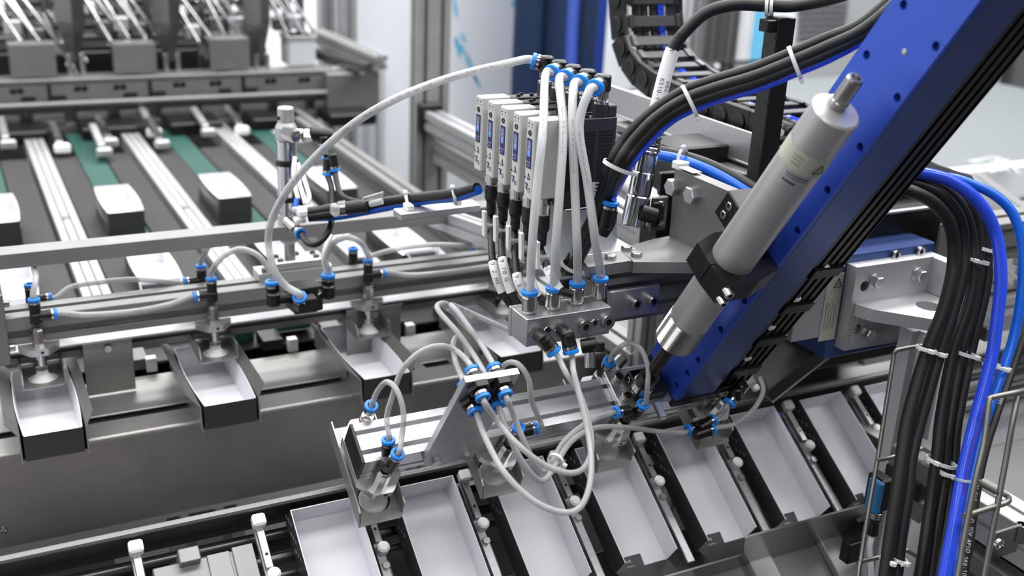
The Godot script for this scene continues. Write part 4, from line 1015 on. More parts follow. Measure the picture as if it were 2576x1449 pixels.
# ---------- lower conveyor, leaning like the gripper
func lower_conveyor() -> void:
	var B := GX.basis
	var rail := thing("back_rail", "dark grey channel rail along the far side of the lower carton conveyor", "rail", GX * Vector3(0.3, -0.12, 0.0), "", B)
	part("top_edge", MB.new().bx(Vector3(-0.75, 0.024, 0.014), Vector3(0.95, 0.030, 0.021), 0.002), "alu_dull", rail, false)
	part("web", MB.new().bx(Vector3(-0.75, -0.02, 0.015), Vector3(0.95, 0.026, 0.018), 0.0005), "steel_dark", rail, false)
	part("side_plate", MB.new().bx(Vector3(0.02, 0.010, -0.014), Vector3(0.95, 0.014, 0.012), 0.001), "alu_dull", rail, false)
	var gr := thing("guide_rods", "pair of long dark rods running under the cartons of the lower conveyor", "rod", GX * Vector3(0.3, -0.13, 0.03), "", B)
	for z in [[0.0, 0.005, -0.006], [0.022, 0.006, -0.012], [0.04, 0.004, -0.01]]:
		part("rod", MB.new().cyl(Vector3(-0.8, z[2], z[0]), Vector3(0.9, z[2], z[0]), z[1]), "steel_dark", gr, false)
	var bed := thing("conveyor_bed", "grey sheet bed under the lower conveyor's cartons", "conveyor bed", GX * Vector3(0.3, -0.15, 0.1), "", B)
	part("bed_plate", MB.new().bx(Vector3(-0.8, -0.012, 0.02), Vector3(0.9, -0.008, 0.174), 0.001), "alu_dull", bed, false)
	for k in 8:
		part("cover_strip", MB.new().bx(Vector3(-0.36 + k * 0.1015 - 0.018, -0.008, 0.075), Vector3(-0.36 + k * 0.1015 + 0.012, 0.002, 0.174), 0.001), "alu_matt", bed, false)
	# cartons
	var c := carton(true)
	var words := ["leftmost", "second from left, behind the left bracket", "third from left, under the tube loops", "fourth from the left", "fifth from the left", "sixth from the left", "seventh from the left", "eighth, half hidden behind the hose bundle"]
	var proto: Node3D
	for k in 8:
		var x := -0.053 + 0.1015 * k + 0.032
		var xf := GX * Transform3D(Basis(), Vector3(x, -0.119, 0.160))
		var lab := "open white lined carton on the lower conveyor, %s" % words[k]
		if k == 0:
			proto = thing("conveyor_carton", lab, "carton", xf.origin, "open cartons on the lower conveyor", xf.basis)
			part("outer_board", c.out, "carton_out", proto, false, "black printed outside of the carton")
			part("inner_board", c["in"], "carton_in", proto, false, "plain white inside of the carton")
			var fl := MB.new().prism(PackedVector2Array([Vector2(-0.031, 0), Vector2(0.031, 0), Vector2(0.036, -0.012), Vector2(0.026, -0.018), Vector2(-0.022, -0.018)]), Transform3D(Basis(Vector3.RIGHT, Vector3(0, 0.05, -1).normalized(), Vector3(0, 1, 0.05).normalized()), Vector3(0, 0.003, 0.0)), 0, 0.0008)
			part("end_flap", fl, "carton_flap", proto, false, "black end flap folded down")
			var du := MB.new().box(Transform3D(Basis(Vector3.RIGHT, 0.12), Vector3(-0.012, 0.004, -0.006)), Vector3(0.030, 0.0007, 0.014), 0.0001)
			var dm := part("dust_flap", du, "carton_flap", proto, false, "black dust flap with small white letters")
			var tx := MB.new()
			text(tx, "W/B", Transform3D(Basis(Vector3.RIGHT, -PI / 2 + 0.12), Vector3(-0.014, 0.0052, -0.0075)), 0.0036)
			text(tx, "102 08 14", Transform3D(Basis(Vector3.RIGHT, -PI / 2 + 0.12), Vector3(-0.013, 0.0048, -0.0022)), 0.002)
			part("flap_print", tx, "print_white", dm, false)
			var sd := MB.new()
			for j in 9: sd.bx(Vector3(-0.0326, 0.010 + (j % 3) * 0.004, -0.135 + j * 0.006), Vector3(-0.0319, 0.0115 + (j % 3) * 0.004, -0.131 + j * 0.006), 0)
			part("side_print", sd, "print_grey", proto, false)
		else:
			dup(proto, xf, lab, "open cartons on the lower conveyor")
	# pusher fingers between the cartons
	var fw := ["cut off at the left, shortest", "left of the leftmost carton", "right of the leftmost carton", "under the second suction bracket", "with white caps beside the tube loops", "left of the fifth carton", "left of the sixth carton", "left of the seventh carton", "left of the eighth carton"]
	var fp: Node3D
	for k in 9:
		var x := -0.0815 + 0.1041 * (k - 1)
		if k == 0: x = -0.190
		var xf := GX * Transform3D(Basis(), Vector3(x, -0.112, 0.0))
		var lab := "bright metal pusher finger of the lower conveyor, %s" % fw[k]
		if k == 0:
			fp = thing("pusher_finger", lab, "pusher", xf.origin, "pusher fingers between the cartons", xf.basis)
			part("blade", MB.new().bx(Vector3(-0.0045, 0.0, 0.032), Vector3(0.0045, 0.005, 0.172), 0.0006), "alu", fp, false)
			part("upper_blade", MB.new().bx(Vector3(-0.0035, 0.005, 0.032), Vector3(0.0035, 0.012, 0.075), 0.0006), "alu", fp, false)
			part("cap", MB.new().bx(Vector3(-0.0062, 0.009, 0.024), Vector3(0.0062, 0.020, 0.036), 0.0018), "white_plastic", fp, false, "white plastic cap")
			part("second_cap", MB.new().lathe(Vector3(0.002, 0.004, 0.082), Vector3.UP, [Vector2(0.0055, 0), Vector2(0.0062, 0.003), Vector2(0.006, 0.010), Vector2(0.004, 0.012), Vector2(0, 0.0122)], 14), "white_plastic", fp, false, "white plastic cap")
			part("hole", MB.new().cyl(Vector3(0, 0.0118, 0.062), Vector3(0, 0.0122, 0.062), 0.0015, 10), "gap", fp, false)
			part("bolt", MB.new().hexa(Vector3(0.001, 0.005, 0.098), Vector3(0.001, 0.0085, 0.098), 0.0042), "zinc", fp, false)
			part("foot", MB.new().bx(Vector3(-0.008, -0.014, 0.09), Vector3(0.008, 0.0, 0.13), 0.001), "steel_dark", fp, false)
		else:
			dup(fp, xf, lab, "pusher fingers between the cartons")
	# the covered left end
	var lb := thing("cover_block", "ribbed grey block and flat cover plates at the lower left picture edge", "machine cover", GX * Vector3(-0.13, -0.11, 0.07), "", B)
	var c0 := lg(452, 1420, 1, -0.10); var c1 := lg(498, 1375, 1, -0.10)
	var bb := MB.new().bx(Vector3(c0.x, -0.12, c1.z), Vector3(c1.x, -0.096, c1.z + 0.014), 0.001)
	part("block", bb, "alu_bar", lb, true)
	lb.get_child(0).mesh = _local_mesh(bb, GX, lb)
	var fpl := MB.new()
	var e0 := lg(385, 1440, 1, -0.105); var e1 := lg(655, 1430, 1, -0.105)
	fpl.bx(Vector3(e0.x, -0.125, e0.z - 0.004), Vector3(e1.x - 0.004, -0.106, e0.z + 0.06), 0.001)
	fpl.bx(Vector3(lerpf(e0.x, e1.x, 0.52), -0.106, e0.z - 0.004), Vector3(lerpf(e0.x, e1.x, 0.74), -0.104, e0.z + 0.06), 0.0005)
	fpl.bx(Vector3(lerpf(e0.x, e1.x, 0.77), -0.106, e0.z - 0.006), Vector3(lerpf(e0.x, e1.x, 0.98), -0.1035, e0.z + 0.06), 0.0005)
	var o := MeshInstance3D.new()
	o.name = "cover_plate"
	o.mesh = _local_mesh(fpl, GX, lb)
	o.material_override = M.alu_bar
	lb.add_child(o)
	# front sheet at the right
	var q0 := lg(1880, 1352, 2, 0.178); var q1 := lg(2172, 1273, 2, 0.178); var q2 := lg(1876, 1395, 2, 0.178)
	var fs := MB.new()
	var pol := PackedVector2Array([Vector2(q0.x + 0.004, q0.y), Vector2(q1.x + 0.02, q1.y), Vector2(q1.x + 0.02, -0.3), Vector2(-0.6, -0.3), Vector2(-0.6, q2.y), Vector2(q2.x - 0.004, q2.y), Vector2(q0.x - 0.001, q0.y - 0.003)])
	fs.prism(pol, Transform3D(Basis(), Vector3(0, 0, 0.176)), 0, 0.002)
	var ft := thing("front_sheet", "polished steel sheet with a stepped top edge along the near side of the lower conveyor", "machine cover", GX * Vector3(0.4, -0.25, 0.2), "", B)
	var o2 := MeshInstance3D.new()
	o2.name = "sheet"
	o2.mesh = _local_mesh(fs, GX, ft)
	o2.material_override = M.steel
	ft.add_child(o2)
	# frame parts glimpsed in the dark gap between the apron and the rail
	var gap := thing("dark_crossmember", "dark frame parts in the gap between the steel apron and the lower conveyor rail", "machine frame", Vector3(0.1, 0.6, -1.05))
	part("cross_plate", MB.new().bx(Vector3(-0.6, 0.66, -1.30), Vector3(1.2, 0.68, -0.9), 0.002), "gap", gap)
	part("ribbed_column", profile(Vector3(0.2, 0.2, -1.10), Vector3(0.2, 0.85, -1.10), Vector3(0, 0, 1), 0.08, 0.04, 2, 1, 0.01, 0.01), "alu_dull", gap)
	part("left_column", MB.new().bx(Vector3(-0.02, 0.2, -1.08), Vector3(0.04, 0.8, -1.02), 0.002), "alu_dull", gap)
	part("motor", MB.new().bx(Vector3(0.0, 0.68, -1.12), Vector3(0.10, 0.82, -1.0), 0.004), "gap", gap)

func _local_mesh(b: MB, from: Transform3D, node: Node3D) -> ArrayMesh:
	return b.mesh(node.transform.affine_inverse() * from)
# ---------- vacuum ejectors
func ejectors() -> void:
	var top := at(1326, 294, 0.95)
	var W := 0.0150; var HH := 0.072; var LX := 0.030; var BX := 0.084
	var o := Vector3(top.x, top.y - HH, top.z + W / 2)
	var proto := thing("vacuum_unit", "nearest grey vacuum unit with a lit display, at the front of the row of five", "vacuum ejector", o, "row of five vacuum units")
	var t := proto
	var body := MB.new().bx(Vector3(0, 0, -W / 2), Vector3(LX, HH, W / 2), 0.0012)
	body.bx(Vector3(LX - 0.002, 0.004, -W / 2), Vector3(LX + 0.003, HH - 0.0015, -W / 2 + 0.004), 0.0004)
	part("sensor_head", body, "sensor_grey", t, false, "light grey sensor head")
	var f := Transform3D(Basis(Vector3(0, 0, 1), Vector3.UP, Vector3.LEFT), Vector3(-0.0001, 0, 0))
	var dp := part("display_frame", MB.new().prism(rect(-0.0044, 0.028, 0.0044, 0.0545), f, 0, 0.0004), "print_navy", t, false, "navy display frame")
	part("display", MB.new().prism(rect(-0.0028, 0.0385, 0.0030, 0.0525), f, 0.0004, 0.0006), "display", dp, false, "lit grey display window")
	var led := MB.new()
	for q in [[0.0006, 0.0405, 0.0016], [0.0012, 0.0424, 0.0014], [-0.0004, 0.0427, 0.0012], [0.0004, 0.0465, 0.0009], [0.0008, 0.0474, 0.0007]]:
		led.cyl(f * Vector3(q[0], q[1], 0.0006), f * Vector3(q[0], q[1], 0.0009), q[2], 10, 0.0001)
	part("led_digit", led, "led", dp, false, "glowing blue digits")
	var tx := MB.new()
	text(tx, "H1 H2", f * Transform3D(Basis(), Vector3(0.0, 0.0335, 0.0006)), 0.0024)
	text(tx, "OUT", f * Transform3D(Basis(), Vector3(0.0, 0.0305, 0.0006)), 0.002)
	part("display_print", tx, "print_white", dp, false)
	var btn := part("button", MB.new().lathe(f * Vector3(0, 0.0595, 0), Vector3.LEFT, [Vector2(0.0012, 0.0004), Vector2(0.0022, 0.0009), Vector2(0.0025, 0.0004), Vector2(0.0026, 0)], 18), "print_dark", t, false)
	var mk := MB.new()
	for q in [[-0.003, 0.0675], [0.003, 0.0675]]:
		mk.prism(rect(q[0] - 0.0006, q[1] - 0.0006, q[0] + 0.0006, q[1] + 0.0006), f, 0, 0.0003)
		mk.prism(rect(q[0] - 0.0005, q[1] - 0.003, q[0] + 0.0005, q[1] - 0.0025), f, 0, 0.0003)
	text(mk, "● PNP 1 2", f * Transform3D(Basis(Vector3(0, 0, 1), PI / 2), Vector3(-0.0054, 0.022, 0.0003)), 0.0018)
	part("print", mk, "print_dark", t, false)
	var tri := PackedVector2Array([Vector2(0, 0.0035), Vector2(-0.0026, -0.0025), Vector2(0.0026, -0.0025)])
	var tin := PackedVector2Array([Vector2(0, 0.0016), Vector2(-0.0013, -0.0015), Vector2(0.0013, -0.0015)])
	for s in [1.0, -1.0]:
		var g := MB.new()
		var q := PackedVector2Array(); var qi := PackedVector2Array()
		var cc := Vector2(0.001, 0.0205) if s > 0 else Vector2(-0.0022, 0.0115)
		for p in tri: q.append(cc + Vector2(p.x, p.y * s))
		for p in tin: qi.append(cc + Vector2(p.x, p.y * s))
		g.prism(q, f, 0, 0.0004)
		var ar := part("arrow_key", g, "print_navy", t, false)
		part("key_centre", MB.new().prism(qi, f, 0.0004, 0.0005), "sensor_grey", ar, false)
	part("logo_oval", MB.new().lathe(f * Vector3(0.0024, 0.0085, 0), Vector3.LEFT, [Vector2(0.0016, 0.0003), Vector2(0.002, 0.0004), Vector2(0.0021, 0)], 16), "print_navy", t, false)
	# black ejector body behind
	var eb := part("ejector_body", MB.new().bx(Vector3(LX, -0.010, -W / 2), Vector3(BX, HH - 0.0015, W / 2), 0.0008), "ejector", t, false, "black ejector body")
	var lv := MB.new()
	for k in 18:
		lv.bx(Vector3(0.046, 0.012 + k * 0.0027, W / 2), Vector3(0.062, 0.0132 + k * 0.0027, W / 2 + 0.0008), 0)
		lv.bx(Vector3(0.066, 0.002 + k * 0.0033, W / 2), Vector3(0.080, 0.0034 + k * 0.0033, W / 2 + 0.0008), 0)
	part("vent_ribs", lv, "gap", eb, false)
	part("side_step", MB.new().bx(Vector3(LX + 0.001, 0.006, W / 2 - 0.001), Vector3(0.041, HH - 0.016, W / 2 + 0.0006), 0.0003), "black", eb, false)
	for q in [[0.040, 0.003], [0.046, -0.003], [0.055, 0.002]]:
		part("cap_screw", MB.new().pipe(Vector3(q[0], HH - 0.0015, q[1]), Vector3(q[0], HH + 0.0008, q[1]), 0.0021, 0.0011, 12), "black", eb, false)
	part("socket", MB.new().cyl(Vector3(0.070, HH - 0.002, 0), Vector3(0.070, HH + 0.0105, 0), 0.0072, 20, 0.0008), "ejector", eb, false)
	part("end_block", MB.new().bx(Vector3(0.074, HH - 0.002, -0.006), Vector3(0.0838, HH + 0.009, 0.006), 0.001), "ejector", eb, false)
	part("thread", MB.new().lathe(Vector3(0.070, HH + 0.010, 0), Vector3.UP, [Vector2(0.0070, 0), Vector2(0.0070, 0.002), Vector2(0.0045, 0.0025), Vector2(0.0045, 0.005)], 16), "nickel", t, false)
	part("hex_nut", MB.new().hexa(Vector3(0.070, HH + 0.0145, 0), Vector3(0.070, HH + 0.0215, 0), 0.0062), "nickel", t, false)
	var lb := part("type_label", MB.new().bx(Vector3(0.062, -0.004, W / 2), Vector3(0.076, 0.012, W / 2 + 0.0003), 0.0001), "label_white", t, false, "small white type label")
	var lt := MB.new()
	for k in 4: text(lt, ["10.02.02", "24 V DC", "PNP-NO", "0.3-0.8"][k], Transform3D(Basis(), Vector3(0.069, 0.010 - k * 0.0034, W / 2 + 0.0004)), 0.0026)
	part("label_print", lt, "print_dark", lb, false)
	var names := ["nearest", "second nearest", "middle", "second farthest", "farthest"]
	var pitch := Vector3(0, 0, -0.0262)
	var units := [proto]
	for k in range(1, 5):
		units.append(dup(proto, Transform3D(Basis(), o + pitch * k), "%s grey vacuum unit with lit display in the row%s" % [names[k], ", feeding the long tube" if k == 4 else ""], "row of five vacuum units"))
	# elbows with the blue ring, on the hex nuts
	var rings := [[1503, 212], [1478, 192], [1443, 182], [1400, 168], [1338, 152]]
	for k in 5:
		var hub: Vector3 = o + pitch * k + Vector3(0.070, HH + 0.028, 0)
		var dep := -(hub - EYE).dot(cam_basis.z)
		var rc := hub + Vector3(-0.80, -0.10, 0.60) * 0.019
		if k == 4: rc = at(rings[k][0], rings[k][1], dep)
		var e := thing("elbow_fitting", "black elbow fitting with a blue ring on top of the %s vacuum unit" % names[k], "fitting", hub - Vector3(0, 0.007, 0), "elbow fittings on the vacuum units")
		var d := (rc - hub).normalized()
		fitting(e, "elbow", [[rc, d, rc.distance_to(hub) + 0.004]], hub, 1.25)
		ports["e%d" % k] = last_ports[0]
		if k == 4: ports.long = last_ports[0]
		part("shank", MB.new().cyl(hub - Vector3(0, 0.0075, 0), hub, 0.0066), "black", e)
	# M12 plugs and cables below
	var plug := [[1366, 515], [1316, 500], [1277, 478], [1243, 460], [1211, 436]]
	var ends := [[[1358, 560, 1356, 660, 1367, 690, 1400, 722, 1440, 742], 0.97], [[1322, 590, 1318, 640, 1330, 700, 1350, 745, 1380, 772], 0.985], [[1275, 570, 1276, 620, 1288, 690, 1312, 740, 1340, 775], 1.005], [[1240, 545, 1243, 600, 1250, 650, 1278, 735, 1312, 785], 1.02], [[1206, 520, 1212, 590, 1225, 660, 1255, 735, 1295, 785], 1.035]]
	var pw := ["nearest", "second nearest", "middle", "second farthest", "farthest"]
	for k in 5:
		var c: Vector3 = o + pitch * k + Vector3(0.017, 0, 0)
		var p := thing("sensor_plug", "round black plug with knurled metal nut under the %s vacuum unit" % pw[k], "plug", c - Vector3(0, 0.045, 0), "plugs under the vacuum units")
		part("stub", MB.new().cyl(c, c - Vector3(0, 0.006, 0), 0.0052), "nickel", p)
		part("knurled_nut", MB.new().lathe(c - Vector3(0, 0.016, 0), Vector3.UP, [Vector2(0, 0), Vector2(0.0066, 0), Vector2(0.007, 0.001), Vector2(0.007, 0.009), Vector2(0.0062, 0.011), Vector2(0, 0.011)], 22, true), "nickel", p)
		part("moulding", MB.new().lathe(c - Vector3(0, 0.046, 0), Vector3.UP, [Vector2(0.003, 0), Vector2(0.0046, 0.001), Vector2(0.0048, 0.012), Vector2(0.0068, 0.017), Vector2(0.0066, 0.026), Vector2(0.0062, 0.0305), Vector2(0, 0.0305)], 16), "rubber", p)
		var q: Array = [c - Vector3(0, 0.044, 0), c - Vector3(0, 0.051, 0)]
		var l: Array = ends[k][0]
		for i in range(2, l.size(), 2):
			var w := at(l[i] + [4, 6, 17, 19, 21][k] * maxf(0.0, 1.0 - (i - 2) * 0.14), l[i + 1], ends[k][1])
			if w.y < c.y - 0.066: q.append(w)
		var cv := smooth(q, 10)
		var cab := thing("sensor_cable", "black sensor cable with white sleeve hanging from the %s vacuum unit" % pw[k], "cable", cv[-1], "sensor cables under the vacuum units")
		part("jacket", MB.new().tube(cv, 0.0036, 12), "rubber", cab)
		var n := cv.size()
		var sl := cv.slice(int(n * 0.50), int(n * 0.76))
		part("marker_sleeve", MB.new().tube(sl, 0.0047, 12), "label_white", cab, true, "white sleeve with dark letters")
		var mtx := MB.new()
		tube_text(mtx, sl, 0.0047, ["A5-S30", "A5-38", "-9,3 HE-G", "-9.70 G", "-9 2 HE"][k], 0.02, 0.0052, EYE - sl[0] + Vector3(-0.1, 0, 0), false)
		part("print", mtx, "print_dark", cab)
		var hp: Vector3 = cv[10].lerp(cv[14], 0.5)
		part("clip", MB.new().bx(hp - Vector3(0.0062, 0.005, 0.005), hp + Vector3(0.0062, 0.003, 0.006), 0.001), "tube_clear", cab)
		part("tag_holder", MB.new().box(Transform3D(Basis(Vector3(0, 0, 1), 0.05), hp + Vector3(-0.009, 0.005, 0.004)), Vector3(0.0035, 0.026, 0.006), 0.0005), "tie", cab)
	# support of the units: bent sheet under the bodies
	var z1 := o.z + 0.01; var z2 := o.z - 0.0262 * 4 - 0.012
	var sp := thing("unit_bracket", "bent zinc plated bracket carrying the vacuum units", "bracket", Vector3(o.x + 0.06, o.y - 0.06, o.z - 0.05))
	part("shelf", MB.new().bx(Vector3(o.x + 0.034, o.y - 0.0135, z2), Vector3(o.x + BX, o.y - 0.0105, z1), 0.0005), "zinc", sp)
	part("web", MB.new().bx(Vector3(o.x + 0.05, o.y - 0.078, z2 + 0.04), Vector3(o.x + 0.053, o.y - 0.012, z1 - 0.01), 0.0005), "zinc", sp)
	part("foot", MB.new().bx(Vector3(o.x + 0.03, o.y - 0.081, z2 + 0.03), Vector3(o.x + 0.10, o.y - 0.078, z1 - 0.006), 0.0005), "zinc", sp)

# ---------- distribution manifold and its tubes
func manifold() -> void:
	var c0 := at(1326, 804, 0.95)
	var LX := 0.0865; var H := 0.0265; var D := 0.034
	var t := thing("manifold", "silver aluminium manifold block with four upright blue ringed fittings", "manifold", c0 - Vector3(0, H, D / 2))
	part("block", MB.new().bx(c0 - Vector3(0, H, D * 0.86), c0 + Vector3(LX, 0, 0), 0.0006), "alu", t)
	part("rear_plate", MB.new().bx(c0 - Vector3(0.0008, H + 0.001, D), c0 + Vector3(LX, 0.0006, -D * 0.87), 0.0004), "alu", t)
	var bases := [[1330, 786, 1332, 734], [1390, 776, 1393, 723], [1449, 763, 1453, 717], [1507, 750, 1510, 707]]
	var tops := []
	for q in bases:
		var b := oy(q[0], q[1], c0.y)
		b.z = clampf(b.z, c0.z - 0.028, c0.z - 0.006)
		var f := part("upright_fitting", MB.new().lathe(b, Vector3.UP, [Vector2(0, 0), Vector2(0.0052, 0), Vector2(0.0052, 0.0015), Vector2(0.0066, 0.0018), Vector2(0.0070, 0.0025), Vector2(0.0070, 0.015), Vector2(0.0062, 0.0158), Vector2(0.0062, 0.017), Vector2(0, 0.017)], 24), "nickel", t)
		part("release_ring", MB.new().lathe(b, Vector3.UP, [Vector2(0.0062, 0.017), Vector2(0.0074, 0.0174), Vector2(0.0076, 0.0182), Vector2(0.0076, 0.0204), Vector2(0.0070, 0.021), Vector2(0.0046, 0.021), Vector2(0.0043, 0.0195)], 24), "blue_ring", f, true, "blue release ring")
		tops.append(b + Vector3(0, 0.0195, 0))
	var fz := c0.z
	for q in [[1378, 832], [1497, 812]]:
		var p := oz(q[0], q[1], fz)
		var sc := part("socket_screw", MB.new().pipe(p - Vector3(0, 0, 0.001), p + Vector3(0, 0, 0.0006), 0.0042, 0.0022, 18), "nickel", t)
		part("socket", MB.new().hexa(p - Vector3(0, 0, 0.0008), p + Vector3(0, 0, 0.0001), 0.0024), "gap", sc)
	for q in [[1470, 820], [1527, 808]]:
		var p := oz(q[0], q[1], fz)
		var sc := part("plug_screw", MB.new().pipe(p, p + Vector3(0, 0, 0.0035), 0.0070, 0.0030, 24), "nickel", t)
		part("socket", MB.new().hexa(p, p + Vector3(0, 0, 0.0014), 0.0034), "gap", sc)
	var tx := MB.new()
	text(tx, "74120 / 7218-00", Transform3D(Basis(), oz(1497, 842, fz + 0.0003)), 0.0030)
	for k in 4: text(tx, ["1", "M", "ZE", "2"][k], Transform3D(Basis(Vector3.RIGHT, -PI / 2), oy([1345, 1402, 1455, 1514][k], [790, 786, 772, 770][k], c0.y + 0.0003)), 0.004)
	part("engraving", tx, "print_grey", t)
	var elb := [[1348, 836, 1370, 855, 1396, 888], [1407, 826, 1427, 843, 1437, 890]]
	for k in 2:
		var q: Array = elb[k]
		var a := oz(q[0], q[1], fz); var hub := oz(q[2], q[3], fz + 0.020); var r := oz(q[4], q[5], fz + 0.026)
		var e := thing("swivel_elbow", "black swivel elbow on the manifold's front, %s one" % ["left" if k == 0 else "right"], "fitting", hub, "swivel elbows on the manifold")
		part("hex_shank", MB.new().hexa(a, a.lerp(hub, 0.45), 0.0062), "nickel", e)
		part("neck", MB.new().tube(smooth([a.lerp(hub, 0.35), a.lerp(hub, 0.75), hub, hub.lerp(r, 0.3)], 6), 0.0062, 14), "black", e)
		fitting(e, "elbow", [[r, (r - hub).normalized(), 0.020]], hub, 1.12, true, false, false)
		ports["m%d" % k] = last_ports[0]
	var ue := thing("under_elbow", "black elbow fitting under the right end of the manifold", "fitting", at(1490, 870, 0.985))
	part("body", MB.new().cyl(at(1462, 872, 0.985), at(1500, 866, 0.985), 0.0066), "black", ue)
	part("knee", MB.new().cyl(at(1503, 862, 0.985), at(1503, 885, 0.985), 0.0066), "black", ue)
	part("shank", MB.new().cyl(at(1484, 880, 0.99), at(1484, 925, 0.99), 0.005), "chrome", ue)
	# four white tubes down to the manifold
	var tl := [[[1366, 320, 0.938, 1352, 460, 0.932, 1340, 600, 0.938], "leftmost"], [[1417, 320, 0.945, 1408, 480, 0.938, 1398, 620, 0.945], "second from the left"], [[1440, 320, 0.945, 1446, 470, 0.948, 1452, 620, 0.955], "third from the left"], [[1457, 320, 0.94, 1478, 460, 0.945, 1497, 600, 0.955], "rightmost"]]
	for k in 4:
		var p := link(ports["e%d" % (3 - k)], tl[k][0], [], 0.012)
		p.append(tops[k] + Vector3(0, 0.004, 0))
		p.append(tops[k])
		hose("vacuum_tube", p, 0.0040, "milky tube from a vacuum unit down to the manifold, %s of four" % tl[k][1], "four white tubes above the manifold", "tube", [["PUN-8x1,25 O TÜV SÜD Type tested 10 bar", 0.25, 0.0019, false]], 10)

# ---------- the horizontal axis behind the manifold and the angle bracket
func axis_beam() -> void:
	var zf := at(1600, 762, 1.04).z
	var t := thing("axis_beam", "silver slotted beam running right behind the manifold and the blue arm", "beam", oz(1650, 800, zf - 0.03))
	var y1 := oz(1620, 690, zf - 0.008).y
	var y0 := oz(1620, 800, zf - 0.008).y
	var x0 := oz(1520, 760, zf).x
	part("extrusion", profile(Vector3(x0, (y0 + y1) / 2, zf - 0.032), Vector3(x0 + 0.9, (y0 + y1) / 2, zf - 0.032), Vector3.UP, 0.046, y1 - y0, 1, 2, 0.009, 0.007), "alu_bar", t)
	var mp := thing("mount_plate", "smooth aluminium plate with two socket screws right of the manifold", "plate", oz(1600, 800, zf))
	var a := oz(1530, 806, zf); var b := oz(1662, 716, zf)
	part("plate", MB.new().bx(Vector3(a.x, a.y, zf - 0.006), Vector3(b.x, b.y, zf), 0.001), "alu", mp)
	for q in [[1600, 764], [1642, 757]]:
		var p := oz(q[0], q[1], zf + 0.004)
		part("screw", MB.new().pipe(Vector3(p.x, p.y, zf), Vector3(p.x, p.y, zf + 0.007), 0.0052, 0.0028, 18), "nickel", mp)
		part("socket", MB.new().hexa(Vector3(p.x, p.y, zf), Vector3(p.x, p.y, zf + 0.004), 0.003), "gap", mp)
	# two plates on top and the angle bracket
	var yp := y1 + 0.018
	var q := [[1478, 665], [1593, 658], [1560, 623], [1485, 628]]
	var lp := thing("carriage_plate", "left flat aluminium plate on the axis beam, with one hex bolt", "plate", oy(1540, 660, yp))
	var P := []
	for k in [[1480, 672], [1592, 655], [1548, 620], [1455, 640]]: P.append(oy(k[0], k[1], yp))
	var pol := PackedVector2Array()
	for p in P: pol.append(Vector2(p.x, -p.z))
	part("plate", MB.new().prism(pol, Transform3D(Basis(Vector3.RIGHT, Vector3(0, 0, -1), Vector3.UP), Vector3(0, yp, 0)), -0.011, 0), "alu_bar", lp)
	for k in [[1536, 650]]:
		var p := oy(k[0], k[1], yp)
		part("bolt", MB.new().hexa(p, p + Vector3(0, 0.004, 0), 0.0055), "zinc", lp)
	var rp := thing("angle_bracket", "big aluminium angle bracket with two hex bolts behind the grey cylinder", "bracket", oy(1680, 640, yp))
	pol = PackedVector2Array()
	for k in [[1594, 659], [1780, 660], [1850, 640], [1850, 560], [1690, 592], [1640, 602], [1592, 616], [1551, 622]]:
		var p := oy(k[0], k[1], yp)
		pol.append(Vector2(p.x, -p.z))
	part("base_plate", MB.new().prism(pol, Transform3D(Basis(Vector3.RIGHT, Vector3(0, 0, -1), Vector3.UP), Vector3(0, yp, 0)), -0.011, 0), "alu_bar", rp)
	var X := oy(1684, 594, yp).x
	var v := []
	for k in [[1684, 594], [1790, 680], [1890, 640], [1890, 505], [1708, 428], [1697, 430]]:
		var p := ox(k[0], k[1], X)
		v.append(Vector2(-p.z, p.y))
	v[1].y = yp; v[0].y = yp; v[2].y = yp
	var vp := PackedVector2Array(v)
	part("upright_plate", MB.new().prism(vp, Transform3D(Basis(Vector3(0, 0, -1), Vector3.UP, Vector3.RIGHT), Vector3(X, 0, 0)), 0, 0.014), "alu_dull", rp)
	for k in [[1700, 470], [1748, 490]]:
		var p := ox(k[0], k[1], X)
		part("hex_bolt", MB.new().hexa(p, p - Vector3(0.0085, 0, 0), 0.0088), "zinc", rp)
	for k in [[1576, 628], [1601, 644]]:
		var p := oy(k[0], k[1], yp)
		part("bolt", MB.new().hexa(p, p + Vector3(0, 0.004, 0), 0.0055), "zinc", rp)
	var lt := ox(1722, 434, X)
	part("label", MB.new().bx(Vector3(X + 0.001, lt.y + 0.002, lt.z - 0.012), Vector3(X + 0.012, lt.y + 0.0026, lt.z + 0.012), 0), "label_white", rp, true, "tiny white label")
	# structure behind the beam
	var up := thing("rear_uprights", "pale upright profiles glimpsed behind the axis beam", "post", oz(1680, 900, zf - 0.2))
	for k in [[1590, 1625], [1640, 1690], [1735, 1790]]:
		var u0 := oz(k[0], 880, zf - 0.25); var u1 := oz(k[1], 880, zf - 0.25)
		part("extrusion", profile(Vector3((u0.x + u1.x) / 2, 0.2, u0.z), Vector3((u0.x + u1.x) / 2, y0 + 0.10, u0.z), Vector3(0, 0, 1), u1.x - u0.x, 0.03, 1, 1, 0.006, 0.006), "alu_matt", up)
	# angled sheet behind the ejectors with a rivet nut
	var bz := thing("zinc_bracket", "bright zinc angle bracket behind the white tubes above the manifold", "bracket", oz(1500, 620, zf - 0.06))
	var zz := zf - 0.06
	var bp := PackedVector2Array()
	for k in [[1405, 618], [1445, 505], [1552, 500], [1552, 612]]:
		var p := oz(k[0], k[1], zz)
		bp.append(Vector2(p.x, p.y))
	part("web", MB.new().prism(bp, Transform3D(Basis(), Vector3(0, 0, zz)), -0.003, 0), "zinc", bz)
	var fb := oz(1400, 622, zz)
	part("flange", MB.new().bx(Vector3(fb.x, fb.y - 0.004, zz - 0.004), Vector3(oz(1560, 610, zz).x, fb.y, zz + 0.03), 0.001), "alu", bz)
